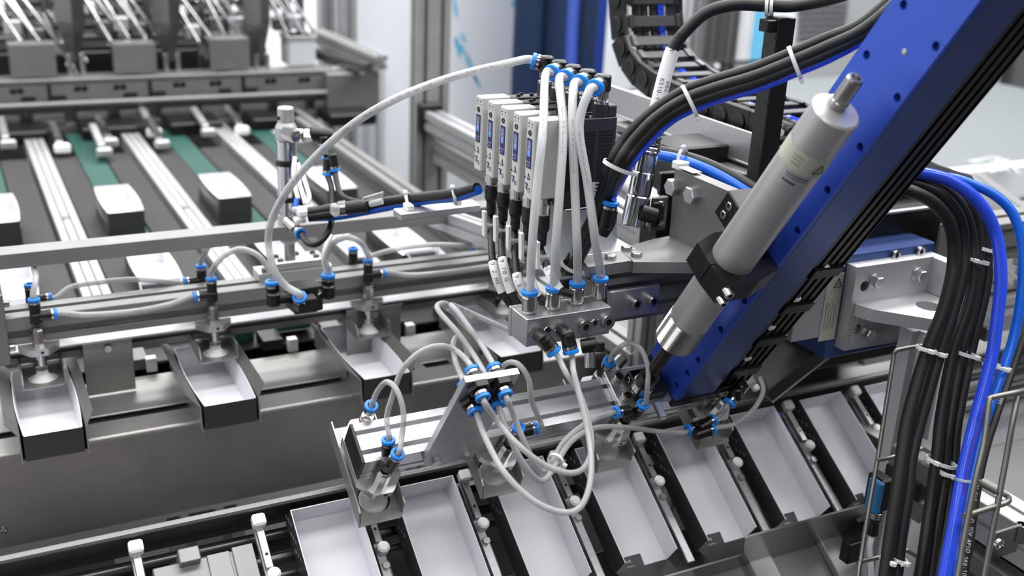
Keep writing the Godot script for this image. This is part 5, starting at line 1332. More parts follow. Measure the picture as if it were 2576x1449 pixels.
	part("screw", MB.new().cyl(oz(1437, 600, zz + 0.015), oz(1437, 588, zz + 0.015), 0.005), "zinc", bz)
	var arm := thing("support_arm", "plain grey arm with a written number, running back left behind the hanging connectors", "bar", at(1300, 600, 1.2))
	var A := at(1405, 655, 1.08); var Bq := at(1085, 540, 1.5)
	part("bar", profile(A, Bq, Vector3.UP, 0.02, 0.026, 1, 1, 0.004, 0.003), "alu_matt", arm)

# ---------- the blue arm, in the gripper frame
func arm() -> void:
	var B := GX.basis
	var x0 := 0.325; var x1 := 0.3705; var x2 := 0.418
	var n0 := -0.013; var n1 := 0.0465; var yb := -0.001; var yt := 0.70
	var t := thing("linear_arm", "leaning blue linear axis with a drilled side plate and black slotted front", "robot arm", GX * Vector3(0.36, 0, 0.02), "", B)
	var L := func(b: MB) -> ArrayMesh: return _local_mesh(b, GX, t)
	var add := func(called: String, b: MB, m: String) -> MeshInstance3D:
		var o := MeshInstance3D.new()
		o.name = called
		o.mesh = L.call(b)
		o.material_override = M[m]
		t.add_child(o, true)
		return o
	var holes := []
	var hp := [[2273, 12], [2180, 138], [2370, 136], [2268, 260], [2170, 380], [2086, 485], [2007, 583], [1937, 673], [1873, 756], [1813, 829], [1756, 906], [1729, 939], [1702, 970]]
	for q in hp:
		var p := lg(q[0], q[1], 0, x0 - 0.003)
		holes.append([Vector2(clampf(p.z, n0 + 0.006, n1 - 0.006), p.y), 0.0036])
	# side plate: polygon in (n, y), thickness along x
	var xf := Transform3D(Basis(Vector3(0, 0, 1), Vector3.UP, Vector3.LEFT), Vector3(x0, 0, 0))
	add.call("side_plate", MB.new().prism(rect(n0, yb + 0.012, n1, yt), xf, -0.002, 0.003, holes), "blue_plate")
	var hb := MB.new()
	for h in holes: hb.cyl(Vector3(x0 + 0.0022, h[0].y, h[0].x), Vector3(x0 + 0.0012, h[0].y, h[0].x), 0.0036, 14)
	add.call("bore", hb, "blue_side")
	var bs := lg(2275, 130, 0, x0 - 0.003)
	add.call("brass_pin", MB.new().cyl(Vector3(x0 - 0.001, bs.y, bs.z), Vector3(x0 - 0.0036, bs.y, bs.z), 0.0022, 12), "label_beige")
	add.call("body", MB.new().bx(Vector3(x0 + 0.0025, yb + 0.012, n0), Vector3(x1, yt, n1 - 0.0005), 0.0012), "blue_side")
	add.call("end_block", MB.new().bx(Vector3(x0 - 0.003, yb, n0), Vector3(x1 + 0.045, yb + 0.0125, n1 + 0.0006), 0.001), "black_anodised")
	var pins := MB.new()
	for k in 3: pins.cyl(Vector3(x1 - 0.003 + k * 0.010, yb + 0.006, n1), Vector3(x1 - 0.003 + k * 0.010, yb + 0.006, n1 + 0.0009), 0.0022, 12)
	add.call("end_hole", pins, "gap")
	# black slotted profile: cross-section in (x, n) extruded along y
	var cs := PackedVector2Array([Vector2(x1, n0), Vector2(x2, n0), Vector2(x2, n1 - 0.008)])
	var w := x2 - x1
	for k in 5:
		var a := x2 - w * (k + 0.25) / 5.0; var b := x2 - w * (k + 0.70) / 5.0
		cs.append_array(PackedVector2Array([Vector2(a + 0.001, n1 - 0.006), Vector2(a, n1 - 0.006), Vector2(a - 0.0004, n1 - 0.013), Vector2(b + 0.0004, n1 - 0.013), Vector2(b, n1 - 0.006)]))
	cs.append(Vector2(x1, n1 - 0.006))
	var xe := Transform3D(Basis(Vector3.RIGHT, Vector3(0, 0, 1), Vector3.DOWN), Vector3(0, 0, 0))
	add.call("slotted_profile", MB.new().prism(cs, xe, -yt, -(yb + 0.012)), "black")
	for q in [[1905, 985], [1885, 908], [1945, 830], [2008, 760], [2080, 680]]:
		var p := lg(q[0], q[1], 2, n1 - 0.004)
		var cl := MB.new().bx(Vector3(p.x - 0.004, p.y - 0.003, n1 - 0.012), Vector3(p.x + 0.004, p.y + 0.004, n1 - 0.005), 0.0015)
		add.call("slot_clip", cl, "white_plastic")
	for k in 4:
		var y := 0.03 + k * 0.055
		var sp := MB.new().bx(Vector3(x1 + 0.010, y, n1 - 0.0065), Vector3(x2 - 0.002, y + 0.014, n1 - 0.003), 0.0006)
		add.call("cover_bridge", sp, "black_anodised")
	# grey pneumatic cylinder alongside
	var cx := 0.284; var cn := 0.031; var R := 0.0188
	var c := thing("grey_cylinder", "grey anodised gas spring cylinder with a threaded collar, beside the blue arm", "cylinder", GX * Vector3(cx, 0.03, cn), "", B)
	var ad := func(called: String, b: MB, m: String, lab := "") -> MeshInstance3D:
		var o := MeshInstance3D.new()
		o.name = called
		o.mesh = _local_mesh(b, GX, c)
		o.material_override = M[m]
		c.add_child(o, true)
		if lab: o.set_meta("label", lab)
		return o
	var base := Vector3(cx, 0, cn)
	ad.call("barrel", MB.new().lathe(base, Vector3.UP, [Vector2(R, 0.142), Vector2(R, 0.4005), Vector2(R - 0.0015, 0.402), Vector2(R - 0.003, 0.402), Vector2(0, 0.402)], 40), "cylinder_grey")
	var th := [Vector2(0, 0.106), Vector2(R - 0.004, 0.106), Vector2(R - 0.002, 0.108)]
	for k in 15:
		th.append(Vector2(R + 0.0006, 0.109 + k * 0.0022)); th.append(Vector2(R - 0.0010, 0.1101 + k * 0.0022))
	th.append(Vector2(R, 0.142))
	ad.call("threaded_collar", MB.new().lathe(base, Vector3.UP, th, 40), "nickel", "fine threaded collar")
	ad.call("rod", MB.new().cyl(base + Vector3(0, 0.03, 0), base + Vector3(0, 0.108, 0), 0.0062, 18), "black_anodised")
	ad.call("rod_cup", MB.new().lathe(base, Vector3.UP, [Vector2(0, 0.022), Vector2(0.0105, 0.022), Vector2(0.0105, 0.034), Vector2(0.0098, 0.035), Vector2(0.0098, 0.047), Vector2(0, 0.047)], 24), "black")
	ad.call("cup_band", MB.new().pipe(base + Vector3(0, 0.024, 0), base + Vector3(0, 0.033, 0), 0.0109, 0.0100, 24), "nickel")
	var sx := Vector3(cx + 0.002, 0, cn - 0.004)
	ad.call("adjuster", MB.new().lathe(sx, Vector3.UP, [Vector2(0.0070, 0.4015), Vector2(0.0072, 0.408), Vector2(0.0066, 0.4085), Vector2(0.0064, 0.428), Vector2(0.0054, 0.430), Vector2(0.0036, 0.430), Vector2(0.0030, 0.427), Vector2(0, 0.427)], 20), "steel")
	# labels wrapped round the barrel
	var band := func(y0: float, y1: float, a0: float, a1: float, r: float) -> MB:
		var b := MB.new()
		for i in 20:
			var u0 := lerpf(a0, a1, i / 20.0); var u1 := lerpf(a0, a1, (i + 1) / 20.0)
			var d0 := Vector3(sin(u0), 0, cos(u0)); var d1 := Vector3(sin(u1), 0, cos(u1))
			b.tri(base + d0 * r + Vector3(0, y0, 0), base + d1 * r + Vector3(0, y0, 0), base + d1 * r + Vector3(0, y1, 0), d0, d1, d1)
			b.tri(base + d0 * r + Vector3(0, y0, 0), base + d1 * r + Vector3(0, y1, 0), base + d0 * r + Vector3(0, y1, 0), d0, d1, d0)
		return b
	var w1 = ad.call("warning_band", band.call(0.350, 0.369, -2.9, 0.9, R + 0.0002), "label_beige", "beige warning band with a triangle")
	ad.call("type_label", band.call(0.334, 0.350, -1.25, -0.15, R + 0.00025), "alu_matt", "grey type label with fine print")
	var pr := MB.new()
	var place := func(a: float, y: float) -> Transform3D:
		var d := Vector3(sin(a), 0, cos(a))
		return Transform3D(Basis(Vector3.UP.cross(d), Vector3.UP, d), base + d * (R + 0.0005) + Vector3(0, y, 0))
	for k in 12:
		var a := -1.15 + k * 0.085
		pr.put(MB.new().prism(rect(-0.0006, -0.0004, 0.0006, 0.0004), Transform3D(), 0, 0.0001), place.call(a, 0.347))
		pr.put(MB.new().prism(rect(-0.0005, -0.0003, 0.0005, 0.0003), Transform3D(), 0, 0.0001), place.call(a, 0.3445))
		if k < 7: pr.put(MB.new().prism(rect(-0.0006, -0.0009, 0.0006, 0.0009), Transform3D(), 0, 0.0001), place.call(a, 0.3400))
	for k in 5:
		for j in 3: pr.put(MB.new().prism(rect(-0.0007, -0.0002, 0.0007, 0.0002), Transform3D(), 0, 0.0001), place.call(-1.3 + k * 0.09 + j * 0.02, 0.364 - j * 0.0035))
	var tw := PackedVector2Array([Vector2(0, 0.0048), Vector2(-0.0050, -0.0038), Vector2(0.0050, -0.0038)])
	for k in 3:
		var p := tw[k]; var q := tw[(k + 1) % 3]
		var m := (p + q) / 2; var dr := (q - p)
		pr.put(MB.new().box(Transform3D(Basis(Vector3(0, 0, 1), dr.angle()), Vector3(m.x, m.y, 0)), Vector3(dr.length(), 0.0008, 0.0002), 0), place.call(-0.05, 0.359))
	text(pr, "!!", place.call(-0.05, 0.3585), 0.0048)
	ad.call("label_print", pr, "print_dark")
	# clamp holding the cylinder to the arm
	var yc := lg(1812, 640, 0, cx).y
	var k1 := thing("cylinder_clamp", "black two-part clamp block round the grey cylinder with two socket screws", "clamp", GX * Vector3(cx, yc, cn), "", B)
	var ck := func(called: String, b: MB, m: String) -> void:
		var o := MeshInstance3D.new()
		o.name = called
		o.mesh = _local_mesh(b, GX, k1)
		o.material_override = M[m]
		k1.add_child(o, true)
	var xc := Transform3D(Basis(Vector3.RIGHT, Vector3(0, 0, 1), Vector3.DOWN), Vector3.ZERO)
	var hole := [[Vector2(cx, cn), R + 0.0001]]
	ck.call("jaw", MB.new().prism(PackedVector2Array([Vector2(cx - 0.026, cn + 0.004), Vector2(cx - 0.026, cn - 0.020), Vector2(cx - 0.004, cn - 0.028), Vector2(x0 - 0.003, cn - 0.028), Vector2(x0 - 0.003, cn + 0.004)]), xc, -(yc + 0.012), -(yc - 0.012), hole), "black_anodised")
	ck.call("jaw", MB.new().prism(PackedVector2Array([Vector2(cx - 0.026, cn + 0.005), Vector2(x0 - 0.003, cn + 0.005), Vector2(x0 - 0.003, cn + 0.018), Vector2(cx + 0.012, cn + 0.027), Vector2(cx - 0.022, cn + 0.027)]), xc, -(yc + 0.012), -(yc - 0.012), hole), "black_anodised")
	for q in [0.006, -0.006]:
		ck.call("clamp_screw", MB.new().pipe(Vector3(cx - 0.019, yc + q, cn + 0.026), Vector3(cx - 0.019, yc + q, cn + 0.034), 0.0042, 0.0022, 16), "nickel")
	var y2 := lg(1830, 530, 0, x0 - 0.02)
	var k2 := thing("pin_block", "small black block with two socket screws on the far side of the grey cylinder", "block", GX * Vector3(x0 - 0.05, y2.y, -0.02), "", B)
	var b2 := MB.new()
	var pbc := lg(1828, 530, 0, x0 - 0.045)
	b2.bx(Vector3(x0 - 0.045, pbc.y - 0.014, pbc.z - 0.011), Vector3(x0 - 0.003, pbc.y + 0.014, pbc.z + 0.011), 0.0012)
	var o3 := MeshInstance3D.new(); o3.name = "block"; o3.mesh = _local_mesh(b2, GX, k2); o3.material_override = M.black_anodised; k2.add_child(o3)
	for q in [0.0055, -0.0055]:
		var o4 := MeshInstance3D.new(); o4.name = "screw"
		o4.mesh = _local_mesh(MB.new().pipe(Vector3(x0 - 0.045, pbc.y + q, pbc.z), Vector3(x0 - 0.0462, pbc.y + q, pbc.z), 0.0038, 0.002, 16), GX, k2)
		o4.material_override = M.nickel; k2.add_child(o4, true)
	# silver strut behind the lower end of the arm
	var sb := thing("grey_strut", "plain grey rectangular strut behind the lower end of the blue arm", "bar", at(1960, 960, 1.2))
	var s0 := at(1932, 948, 1.20); var s1 := at(2070, 838, 1.20)
	var dz := (s1 - s0).normalized()
	part("bar", MB.new().box(plane_xf((s0 + s1) / 2, dz.cross(Vector3(0.2, 0, 1)).normalized(), dz), Vector3(0.020, s0.distance_to(s1) + 0.03, 0.045), 0.001), "lane_plate", sb)
	var xs2 := dz.cross(Vector3(0.2, 0, 1)).normalized()
	part("edge_strip", MB.new().box(plane_xf((s0 + s1) / 2 + xs2 * 0.0115, xs2, dz), Vector3(0.003, s0.distance_to(s1) + 0.03, 0.045), 0.0005), "alu_matt", sb)

# ---------- gripper with its four suction units
func gripper() -> void:
	var B := GX.basis
	var g := thing("gripper_bar", "bright slotted aluminium gripper bar with a black end cap, below the manifold", "gripper bar", GX * Vector3(0.2, -0.0285, 0.02), "", B)
	var ga := func(node: Node3D, called: String, b: MB, m: String) -> MeshInstance3D:
		var o := MeshInstance3D.new()
		o.name = called
		o.mesh = _local_mesh(b, GX, node)
		o.material_override = M[m]
		node.add_child(o, true)
		return o
	# section in (n, y): top with two slots
	var cs := PackedVector2Array([Vector2(0, -0.0285), Vector2(0.040, -0.0285), Vector2(0.040, -0.0225), Vector2(0.0385, -0.0215), Vector2(0.0385, -0.0195), Vector2(0.040, -0.0185), Vector2(0.040, 0), Vector2(0.0325, 0), Vector2(0.0325, -0.0045), Vector2(0.0275, -0.0045), Vector2(0.0275, 0), Vector2(0.0125, 0), Vector2(0.0125, -0.0045), Vector2(0.0075, -0.0045), Vector2(0.0075, 0), Vector2(0, 0)])
	ga.call(g, "extrusion", MB.new().prism(cs, Transform3D(Basis(Vector3(0, 0, 1), Vector3.UP, Vector3.LEFT), Vector3(0, 0, 0)), -0.43, 0.0), "alu")
	ga.call(g, "end_cap", MB.new().bx(Vector3(-0.003, -0.029, -0.0005), Vector3(0, 0.0005, 0.0405), 0.0005), "black")
	var at_x := [0.0177, 0.1406, 0.2685, 0.3933]
	var where := ["leftmost, at the black end cap", "second from the left, behind the drooping tube loops", "third from the left, beside the aluminium end block", "rightmost, under the black Y joint"]
	var U := Vector3.UP
	var sets := [
		[[[Vector3(0.004, 0.092, 0.002), Vector3(0.1, 1, 0), 0.028], [Vector3(0.002, 0.086, -0.016), Vector3(0, 0.9, -0.4), 0.018]], [[Vector3(0, 0.079, -0.056), U, 0.012]]],
		[[[Vector3(0.0, 0.092, 0), U, 0.03], [Vector3(0.022, 0.082, 0.0), Vector3(1, 0.1, 0), 0.02]], []],
		[[[Vector3(0.010, 0.088, 0.0), Vector3(0.12, 1, 0), 0.024], [Vector3(-0.020, 0.081, 0.0), Vector3(-1, 0.1, 0), 0.018]], [[Vector3(0, 0.082, -0.056), U, 0.012]]],
		[[], []]]
	for i in 4:
		suction_unit(GX * Transform3D(Basis(), Vector3(at_x[i], -0.065, 0.048)), "tilted suction unit on the gripper bar, %s" % where[i], "tilted suction units", sets[i][0], sets[i][1], true, 0.060, "g%d" % i)
	# bulkhead plate
	var bp := thing("bulkhead_plate", "grey bulkhead plate with a bright top edge and four black bulkhead fittings", "plate", GX * Vector3(0.08, 0, 0.045), "", B)
	var n := 0.0405
	var pol := PackedVector2Array()
	for q in [[1066, 1160], [1070, 1174], [1105, 1172], [1190, 1150], [1213, 1105], [1240, 1064], [1308, 940], [1172, 962]]:
		var p := lg(q[0], q[1], 2, n + 0.006)
		pol.append(Vector2(p.x, p.y))
	ga.call(bp, "plate", MB.new().prism(pol, Transform3D(Basis(), Vector3(0, 0, n)), 0, 0.006), "alu_matt")
	for q in [[1097, 1160], [1172, 1148]]:
		var p := lg(q[0], q[1], 2, n + 0.008)
		ga.call(bp, "bolt", MB.new().hexa(Vector3(p.x, p.y, n + 0.006), Vector3(p.x, p.y, n + 0.0105), 0.0048), "zinc")
	var bi := 0
	var fr := [[1217, 1005, 1186, 928], [1273, 997, 1243, 916], [1198, 1040, 1160, 962], [1254, 1024, 1225, 948]]
	for q in fr:
		var p := lg(q[0], q[1], 2, n + 0.020)
		ga.call(bp, "lock_nut", MB.new().hexa(Vector3(p.x, p.y, n + 0.006), Vector3(p.x, p.y, n + 0.0125), 0.0105), "black")
		ga.call(bp, "collar", MB.new().hexa(Vector3(p.x, p.y, n - 0.003), Vector3(p.x, p.y, n), 0.0088), "black")
		var f: Transform3D = GX
		fitting(bp, "bulkhead_fitting", [[f * Vector3(p.x, p.y, n + 0.020), f.basis * Vector3(0, 0, 1), 0.016], [f * Vector3(p.x, p.y, n - 0.011), f.basis * Vector3(0, 0, -1), 0.011]], GX * Vector3(p.x, p.y, n + 0.01), 1.05, true, false, false)
		ports["bk%d" % bi] = last_ports
		bi += 1
	# aluminium end block and rod holder near the arm
	var eb := thing("end_block", "aluminium block with two socket screws where the gripper bar meets the arm", "block", GX * Vector3(0.28, 0, 0.02), "", B)
	ga.call(eb, "plate", MB.new().bx(Vector3(0.263, 0.0, -0.003), Vector3(0.43, 0.0075, 0.043), 0.0008), "alu")
	for q in [[1556, 948], [1575, 996]]:
		var p := lg(q[0], q[1], 1, 0.012)
		ga.call(eb, "socket_screw", MB.new().pipe(Vector3(p.x, 0.0075, p.z), Vector3(p.x, 0.0145, p.z), 0.0048, 0.0026, 18), "nickel")
		ga.call(eb, "socket", MB.new().hexa(Vector3(p.x, 0.008, p.z), Vector3(p.x, 0.012, p.z), 0.003), "gap")
	var rh := thing("rod_holder", "black rod holder with two screws on the gripper's end block", "block", GX * Vector3(0.285, 0.0075, 0.028), "", B)
	ga.call(rh, "block", MB.new().bx(Vector3(0.281, 0.0075, 0.008), Vector3(0.316, 0.021, 0.038), 0.001), "black_anodised")
	for z in [0.015, 0.028]:
		ga.call(rh, "screw", MB.new().pipe(Vector3(0.281, 0.0145, z), Vector3(0.2798, 0.0145, z), 0.0034, 0.0018, 16), "nickel")
	ga.call(rh, "foot_bolt", MB.new().hexa(Vector3(0.275, 0.012, -0.004), Vector3(0.286, 0.016, -0.010), 0.006), "zinc")
	ga.call(rh, "side_lug", MB.new().bx(Vector3(0.297, 0.0075, 0.043), Vector3(0.305, 0.013, 0.062), 0.001), "zinc")
	# Y joint and the fitting under the arm
	var yj := thing("y_joint", "black Y joint with three blue rings under the blue arm's lower end", "fitting", at(1760, 1072, 1.12))
	fitting(yj, "joint_body", [[at(1729, 1084, 1.115), Vector3(-1, -0.12, 0.1), 0.024], [at(1797, 1055, 1.12), Vector3(1, 0.28, -0.1), 0.021], [at(1796, 1079, 1.115), Vector3(1, 0.12, 0), 0.024]], at(1765, 1076, 1.118), 1.05)
	ports.y0 = last_ports
	var lf := thing("arm_fitting", "black push-in fitting with blue ring hanging below the arm's black profile", "fitting", at(1845, 1000, 1.11))
	var rc := at(1832, 1017, 1.11)
	fitting(lf, "fitting_body", [[rc, rc - at(1856, 985, 1.115), 0.024]], at(1850, 990, 1.112), 1.1)
	ports.af = last_ports[0]
	# tubes of the gripper
	hose("gripper_tube", link(ports.g0b[0], [951, 982, 0.97, 974, 961, 0.955, 1000, 985, 0.945, 1015, 1040, 0.943, 1011, 1095, 0.946], ports.g0f[0]), 0.0026, "short tube looping over the left end of the gripper bar", "small tubes of the tilted gripper", "tube_grey", [], 10)
	hose("gripper_tube", link(ports.g0f[1], [973, 1050, 0.958, 986, 1000, 0.955, 1012, 930, 0.95, 1060, 884, 0.95, 1110, 870, 0.952, 1150, 884, 0.955], ports.bk0[1]), 0.0026, "tube arching from the left suction unit up to the bulkhead plate", "small tubes of the tilted gripper", "tube_grey", [["FESTO", 0.36, 0.0032, false], ["PUN-6x1", 0.13, 0.0028, false], ["O TÜV SÜD", 0.02, 0.0028, false], ["FESTO", 0.68, 0.0028, false]], 10)
	hose("gripper_tube", link(ports.bk1[1], [1212, 868, 0.96, 1185, 830, 0.965, 1152, 785, 0.975, 1135, 768, 0.985, 1150, 772, 0.995, 1190, 790, 1.0, 1240, 812, 1.0, 1290, 835, 1.0], []), 0.0026, "tube rising from the bulkhead plate and folding back behind the manifold", "small tubes of the tilted gripper", "tube_grey", [["TÜV SÜD Type tested 10 bar", 0.68, 0.0028, false]], 10)
	hose("gripper_tube", link(ports.bk3[1], [1190, 890, 0.962, 1150, 835, 0.968, 1108, 788, 0.978, 1100, 770, 0.985, 1115, 763, 0.992, 1140, 772, 1.005, 1185, 800, 1.01], []), 0.0026, "tube rising left of its twin from the bulkhead plate to a tight bend", "small tubes of the tilted gripper", "tube_grey", [], 10)
	hose("gripper_tube", link(ports.bk2[1], [1146, 910, 0.968, 1140, 866, 0.975, 1150, 848, 0.985, 1168, 862, 0.995, 1178, 900, 1.0], []), 0.0026, "short tube rising behind the upper left corner of the bulkhead plate", "small tubes of the tilted gripper", "tube_grey", [], 10)
	hose("gripper_tube", link([], [1258, 928, 0.99, 1280, 912, 0.975, 1306, 918, 0.965, 1330, 955, 0.965, 1338, 1010, 0.975], ports.g1f[1]), 0.0026, "tube looping round the right edge of the bulkhead plate", "small tubes of the tilted gripper", "tube_grey", [], 10)
	hose("gripper_tube", link(ports.bk0[0], [1255, 1065, 0.905, 1310, 1125, 0.893, 1375, 1172, 0.895, 1440, 1190, 0.90, 1478, 1165, 0.91, 1488, 1100, 0.922, 1462, 1000, 0.935, 1425, 940, 0.935], ports.m0), 0.0026, "tube drooping in a wide loop from the bulkhead plate to the left manifold elbow", "small tubes of the tilted gripper", "tube_grey", [], 10)
	hose("gripper_tube", link(ports.bk2[0], [1224, 1108, 0.895, 1270, 1190, 0.875, 1340, 1258, 0.868, 1410, 1288, 0.868, 1455, 1280, 0.872, 1480, 1235, 0.88, 1488, 1165, 0.895, 1478, 1080, 0.915, 1457, 990, 0.925, 1443, 935, 0.932], ports.m1), 0.0026, "lowest drooping tube loop, from the bulkhead plate to the right manifold elbow", "small tubes of the tilted gripper", "tube_grey", [], 10)
	hose("gripper_tube", link(ports.bk1[0], [1294, 1050, 0.918, 1318, 1110, 0.92, 1345, 1165, 0.93, 1365, 1185, 0.94, 1385, 1170, 0.955, 1420, 1110, 0.985, 1478, 1063, 1.02], ports.g2f[1]), 0.0026, "tube sagging from the bulkhead plate and rising to the third suction unit", "small tubes of the tilted gripper", "tube_grey", [["FESTO PUN", 0.86, 0.0028, false]], 10)
	hose("gripper_tube", link(ports.bk3[0], [1275, 1085, 0.912, 1310, 1155, 0.915, 1350, 1205, 0.925, 1375, 1203, 0.935, 1400, 1165, 0.95, 1440, 1108, 0.98, 1500, 1076, 1.02, 1580, 1076, 1.06, 1660, 1086, 1.095], ports.y0[0]), 0.0026, "long tube sagging from the bulkhead plate and running on to the black Y joint", "small tubes of the tilted gripper", "tube_grey", [["Type tested 10 bar 145 PSI", 0.70, 0.003, false], ["O TÜV SÜD", 0.90, 0.003, false]], 10)
	hose("gripper_tube", link(ports.g2b[0], [1546, 885, 1.075, 1580, 863, 1.06, 1612, 878, 1.05, 1630, 925, 1.045, 1629, 970, 1.045], ports.g2f[0]), 0.0026, "tube looping over the end block beside the arm", "small tubes of the tilted gripper", "tube_grey", [], 10)
	hose("gripper_tube", link(ports.y0[1], [1818, 1038, 1.118], ports.af, 0.004), 0.0026, "short tube between the black Y joint and the arm fitting", "small tubes of the tilted gripper", "tube_grey")
	hose("gripper_tube", link(ports.y0[2], [1850, 1066, 1.13, 1895, 1030, 1.15, 1920, 985, 1.17, 1914, 950, 1.19], []), 0.0026, "tube curving up from the Y joint behind the grey strut", "small tubes of the tilted gripper", "tube_grey", [["PUN-6x1 FESTO O TÜV", 0.25, 0.003, false]], 10)
	tie("zip tie holding two sagging tubes together below the bulkhead plate", at(1398, 1160, 0.953), at(1440, 1108, 0.98) - at(1390, 1180, 0.945), 0.0066, Vector3(0, -0.4, 1))
# ---------- cable chain, black post, chrome cylinder
func chain_side() -> void:
	var xl := at(1545, 60, 1.42).x
	var xr := xl + 0.094
	var xm := (xl + xr) / 2
	var path := []
	for q in [[1625, -60], [1625, 0], [1628, 60], [1636, 115], [1662, 165], [1705, 203], [1765, 236], [1830, 262], [1895, 285], [1960, 308], [2020, 330]]: path.append(ox(q[0], q[1], xm))
	# keep the forward run level
	var c := smooth(path, 10)
	var t := thing("cable_chain", "black plastic cable drag chain hanging down and turning forward behind the black post", "cable chain", Vector3(xm, c[-1].y, c[-1].z))
	var acc := 0.0
	var step := 0.030
	var side := MB.new()
	var nlink := 0
	for i in range(1, c.size()):
		acc += c[i].distance_to(c[i - 1])
		if acc < step: continue
		acc = 0.0
		var tn := (c[i] - c[i - 1]).normalized()
		var nn := Vector3(0, tn.z, -tn.y)
		var bs := Basis(Vector3.RIGHT, tn, Vector3.RIGHT.cross(tn))
		for s in [-1.0, 1.0]:
			var mb := MB.new()
			mb.box(Transform3D(bs, c[i] + Vector3(s * 0.044, 0, 0)), Vector3(0.006, 0.036, 0.036), 0.003)
			mb.lathe(c[i] + Vector3(s * 0.047, 0, 0), Vector3(s, 0, 0), [Vector2(0.011, 0), Vector2(0.011, 0.002), Vector2(0.008, 0.0026), Vector2(0, 0.0026)], 16)
			part("side_link", mb, "black", t)
		var bar := MB.new().box(Transform3D(bs, c[i] + nn * 0.017), Vector3(0.082, 0.014, 0.003), 0.0008)
		part("cross_bar", bar, "ejector", t)
		for s in [-1.0, 1.0]: part("latch", MB.new().box(Transform3D(bs, c[i] + nn * 0.0185 + Vector3(s * 0.036, 0, 0)), Vector3(0.008, 0.017, 0.004), 0.0008), "black", t)
		part("back_bar", MB.new().box(Transform3D(bs, c[i] - nn * 0.017), Vector3(0.082, 0.014, 0.003), 0.0008), "black", t)
		nlink += 1
	var k := 0
	for o in [[-0.030, 0.004, "tie", "white"], [-0.017, 0.0055, "rubber", "first black"], [-0.004, 0.0055, "rubber", "second black"], [0.010, 0.0055, "rubber", "third black"], [0.022, 0.0055, "blue_hose", "blue"]]:
		var p := PackedVector3Array()
		for q in c: p.append(q + Vector3(o[0], 0, 0))
		solo("chain_cable", MB.new().tube(p, o[1], 8), o[2], "%s cable lying inside the black cable chain" % o[3], "cable", "cables inside the cable chain")
	# trough the chain lies in
	var ty := c[-1].y - 0.022
	var g := thing("chain_trough", "long pale aluminium trough under the black cable chain", "trough", Vector3(xl - 0.02, ty, -1.1))
	var tx := ox(1700, 290, xl - 0.015)
	var za := ox(1522, 145, xl - 0.015).z; var zb := ox(1908, 372, xl - 0.015).z
	part("side_wall", MB.new().bx(Vector3(xl - 0.017, tx.y - 0.024, za - 0.1), Vector3(xl - 0.014, tx.y + 0.010, zb), 0.0005), "alu", g)
	part("far_wall", MB.new().bx(Vector3(xr + 0.014, tx.y - 0.024, za - 0.1), Vector3(xr + 0.017, tx.y + 0.010, zb), 0.0005), "alu", g)
	part("base", MB.new().bx(Vector3(xl - 0.017, tx.y - 0.027, za - 0.1), Vector3(xr + 0.017, tx.y - 0.024, zb), 0.0005), "alu", g)
	# ribbed aluminium axis below the trough and black housing
	var ax := thing("ribbed_axis", "ribbed grey extrusion and black housing below the chain trough", "machine frame", Vector3(xl, ty - 0.1, -1.1))
	for j in 6: part("rib", MB.new().bx(Vector3(xl - 0.03, tx.y - 0.040 - j * 0.013, za + 0.05), Vector3(xl + 0.02, tx.y - 0.031 - j * 0.013, zb), 0.001), "alu_dull", ax)
	part("housing", MB.new().bx(Vector3(xl + 0.005, tx.y - 0.26, za + 0.2), Vector3(xr + 0.1, tx.y - 0.045, zb + 0.05), 0.002), "black_anodised", ax)
	var b1 := at(1690, 400, 1.22)
	part("black_block", MB.new().bx(b1 + Vector3(-0.015, -0.12, -0.03), b1 + Vector3(0.06, 0.02, 0.03), 0.002), "black", ax)
	var lr := thing("light_rail", "bright slotted rail seen between the black post and the grey cylinder", "rail", at(1880, 430, 1.35))
	for q in [[1830, 420, 1910, 455], [1800, 452, 1905, 500]]:
		part("extrusion", profile(at(q[0], q[1], 1.30), at(q[2] + 40, q[3] + 18, 1.22), Vector3.UP, 0.022, 0.022, 1, 1, 0.005, 0.004), "alu_matt", lr)
	# black post
	var pb := at(1936, 270, 1.10)
	var y1 := oz(1960, 42, pb.z).y; var y0 := pb.y - 0.16
	var po := thing("black_post", "upright black punched post carrying the thick cable", "post", Vector3(pb.x, y0, pb.z))
	part("bar", MB.new().bx(Vector3(pb.x - 0.011, y0, pb.z - 0.010), Vector3(pb.x + 0.011, y1, pb.z + 0.010), 0.0008), "black", po)
	part("top_lug", MB.new().bx(Vector3(pb.x - 0.022, y1 - 0.014, pb.z - 0.006), Vector3(pb.x - 0.010, y1 - 0.002, pb.z + 0.008), 0.001), "black", po)
	for q in [[1953, 95], [1932, 262]]:
		var h := oz(q[0], q[1], pb.z + 0.010)
		part("hole", MB.new().cyl(Vector3(h.x, h.y, pb.z + 0.0098), Vector3(h.x, h.y, pb.z + 0.0104), 0.0022, 12), "gap", po)
	# chrome spring cylinder left of the bracket
	var pa := at(1637, 345, 1.10); var pz := at(1593, 562, 1.115)
	var V := func(y: float) -> Vector3: return pa.lerp(pz, (y - 345.0) / 217.0)
	var AX := (pa - pz).normalized()
	var ch := thing("chrome_cylinder", "upright polished chrome rotary cylinder with the thick cable entering its top", "pneumatic cylinder", pz)
	part("cable_gland", MB.new().lathe(V.call(365), AX, [Vector2(0.0125, 0), Vector2(0.0125, 0.002), Vector2(0.0118, 0.003), Vector2(0.0118, 0.009), Vector2(0.0105, 0.0105), Vector2(0.006, 0.0105)], 28), "chrome", ch)
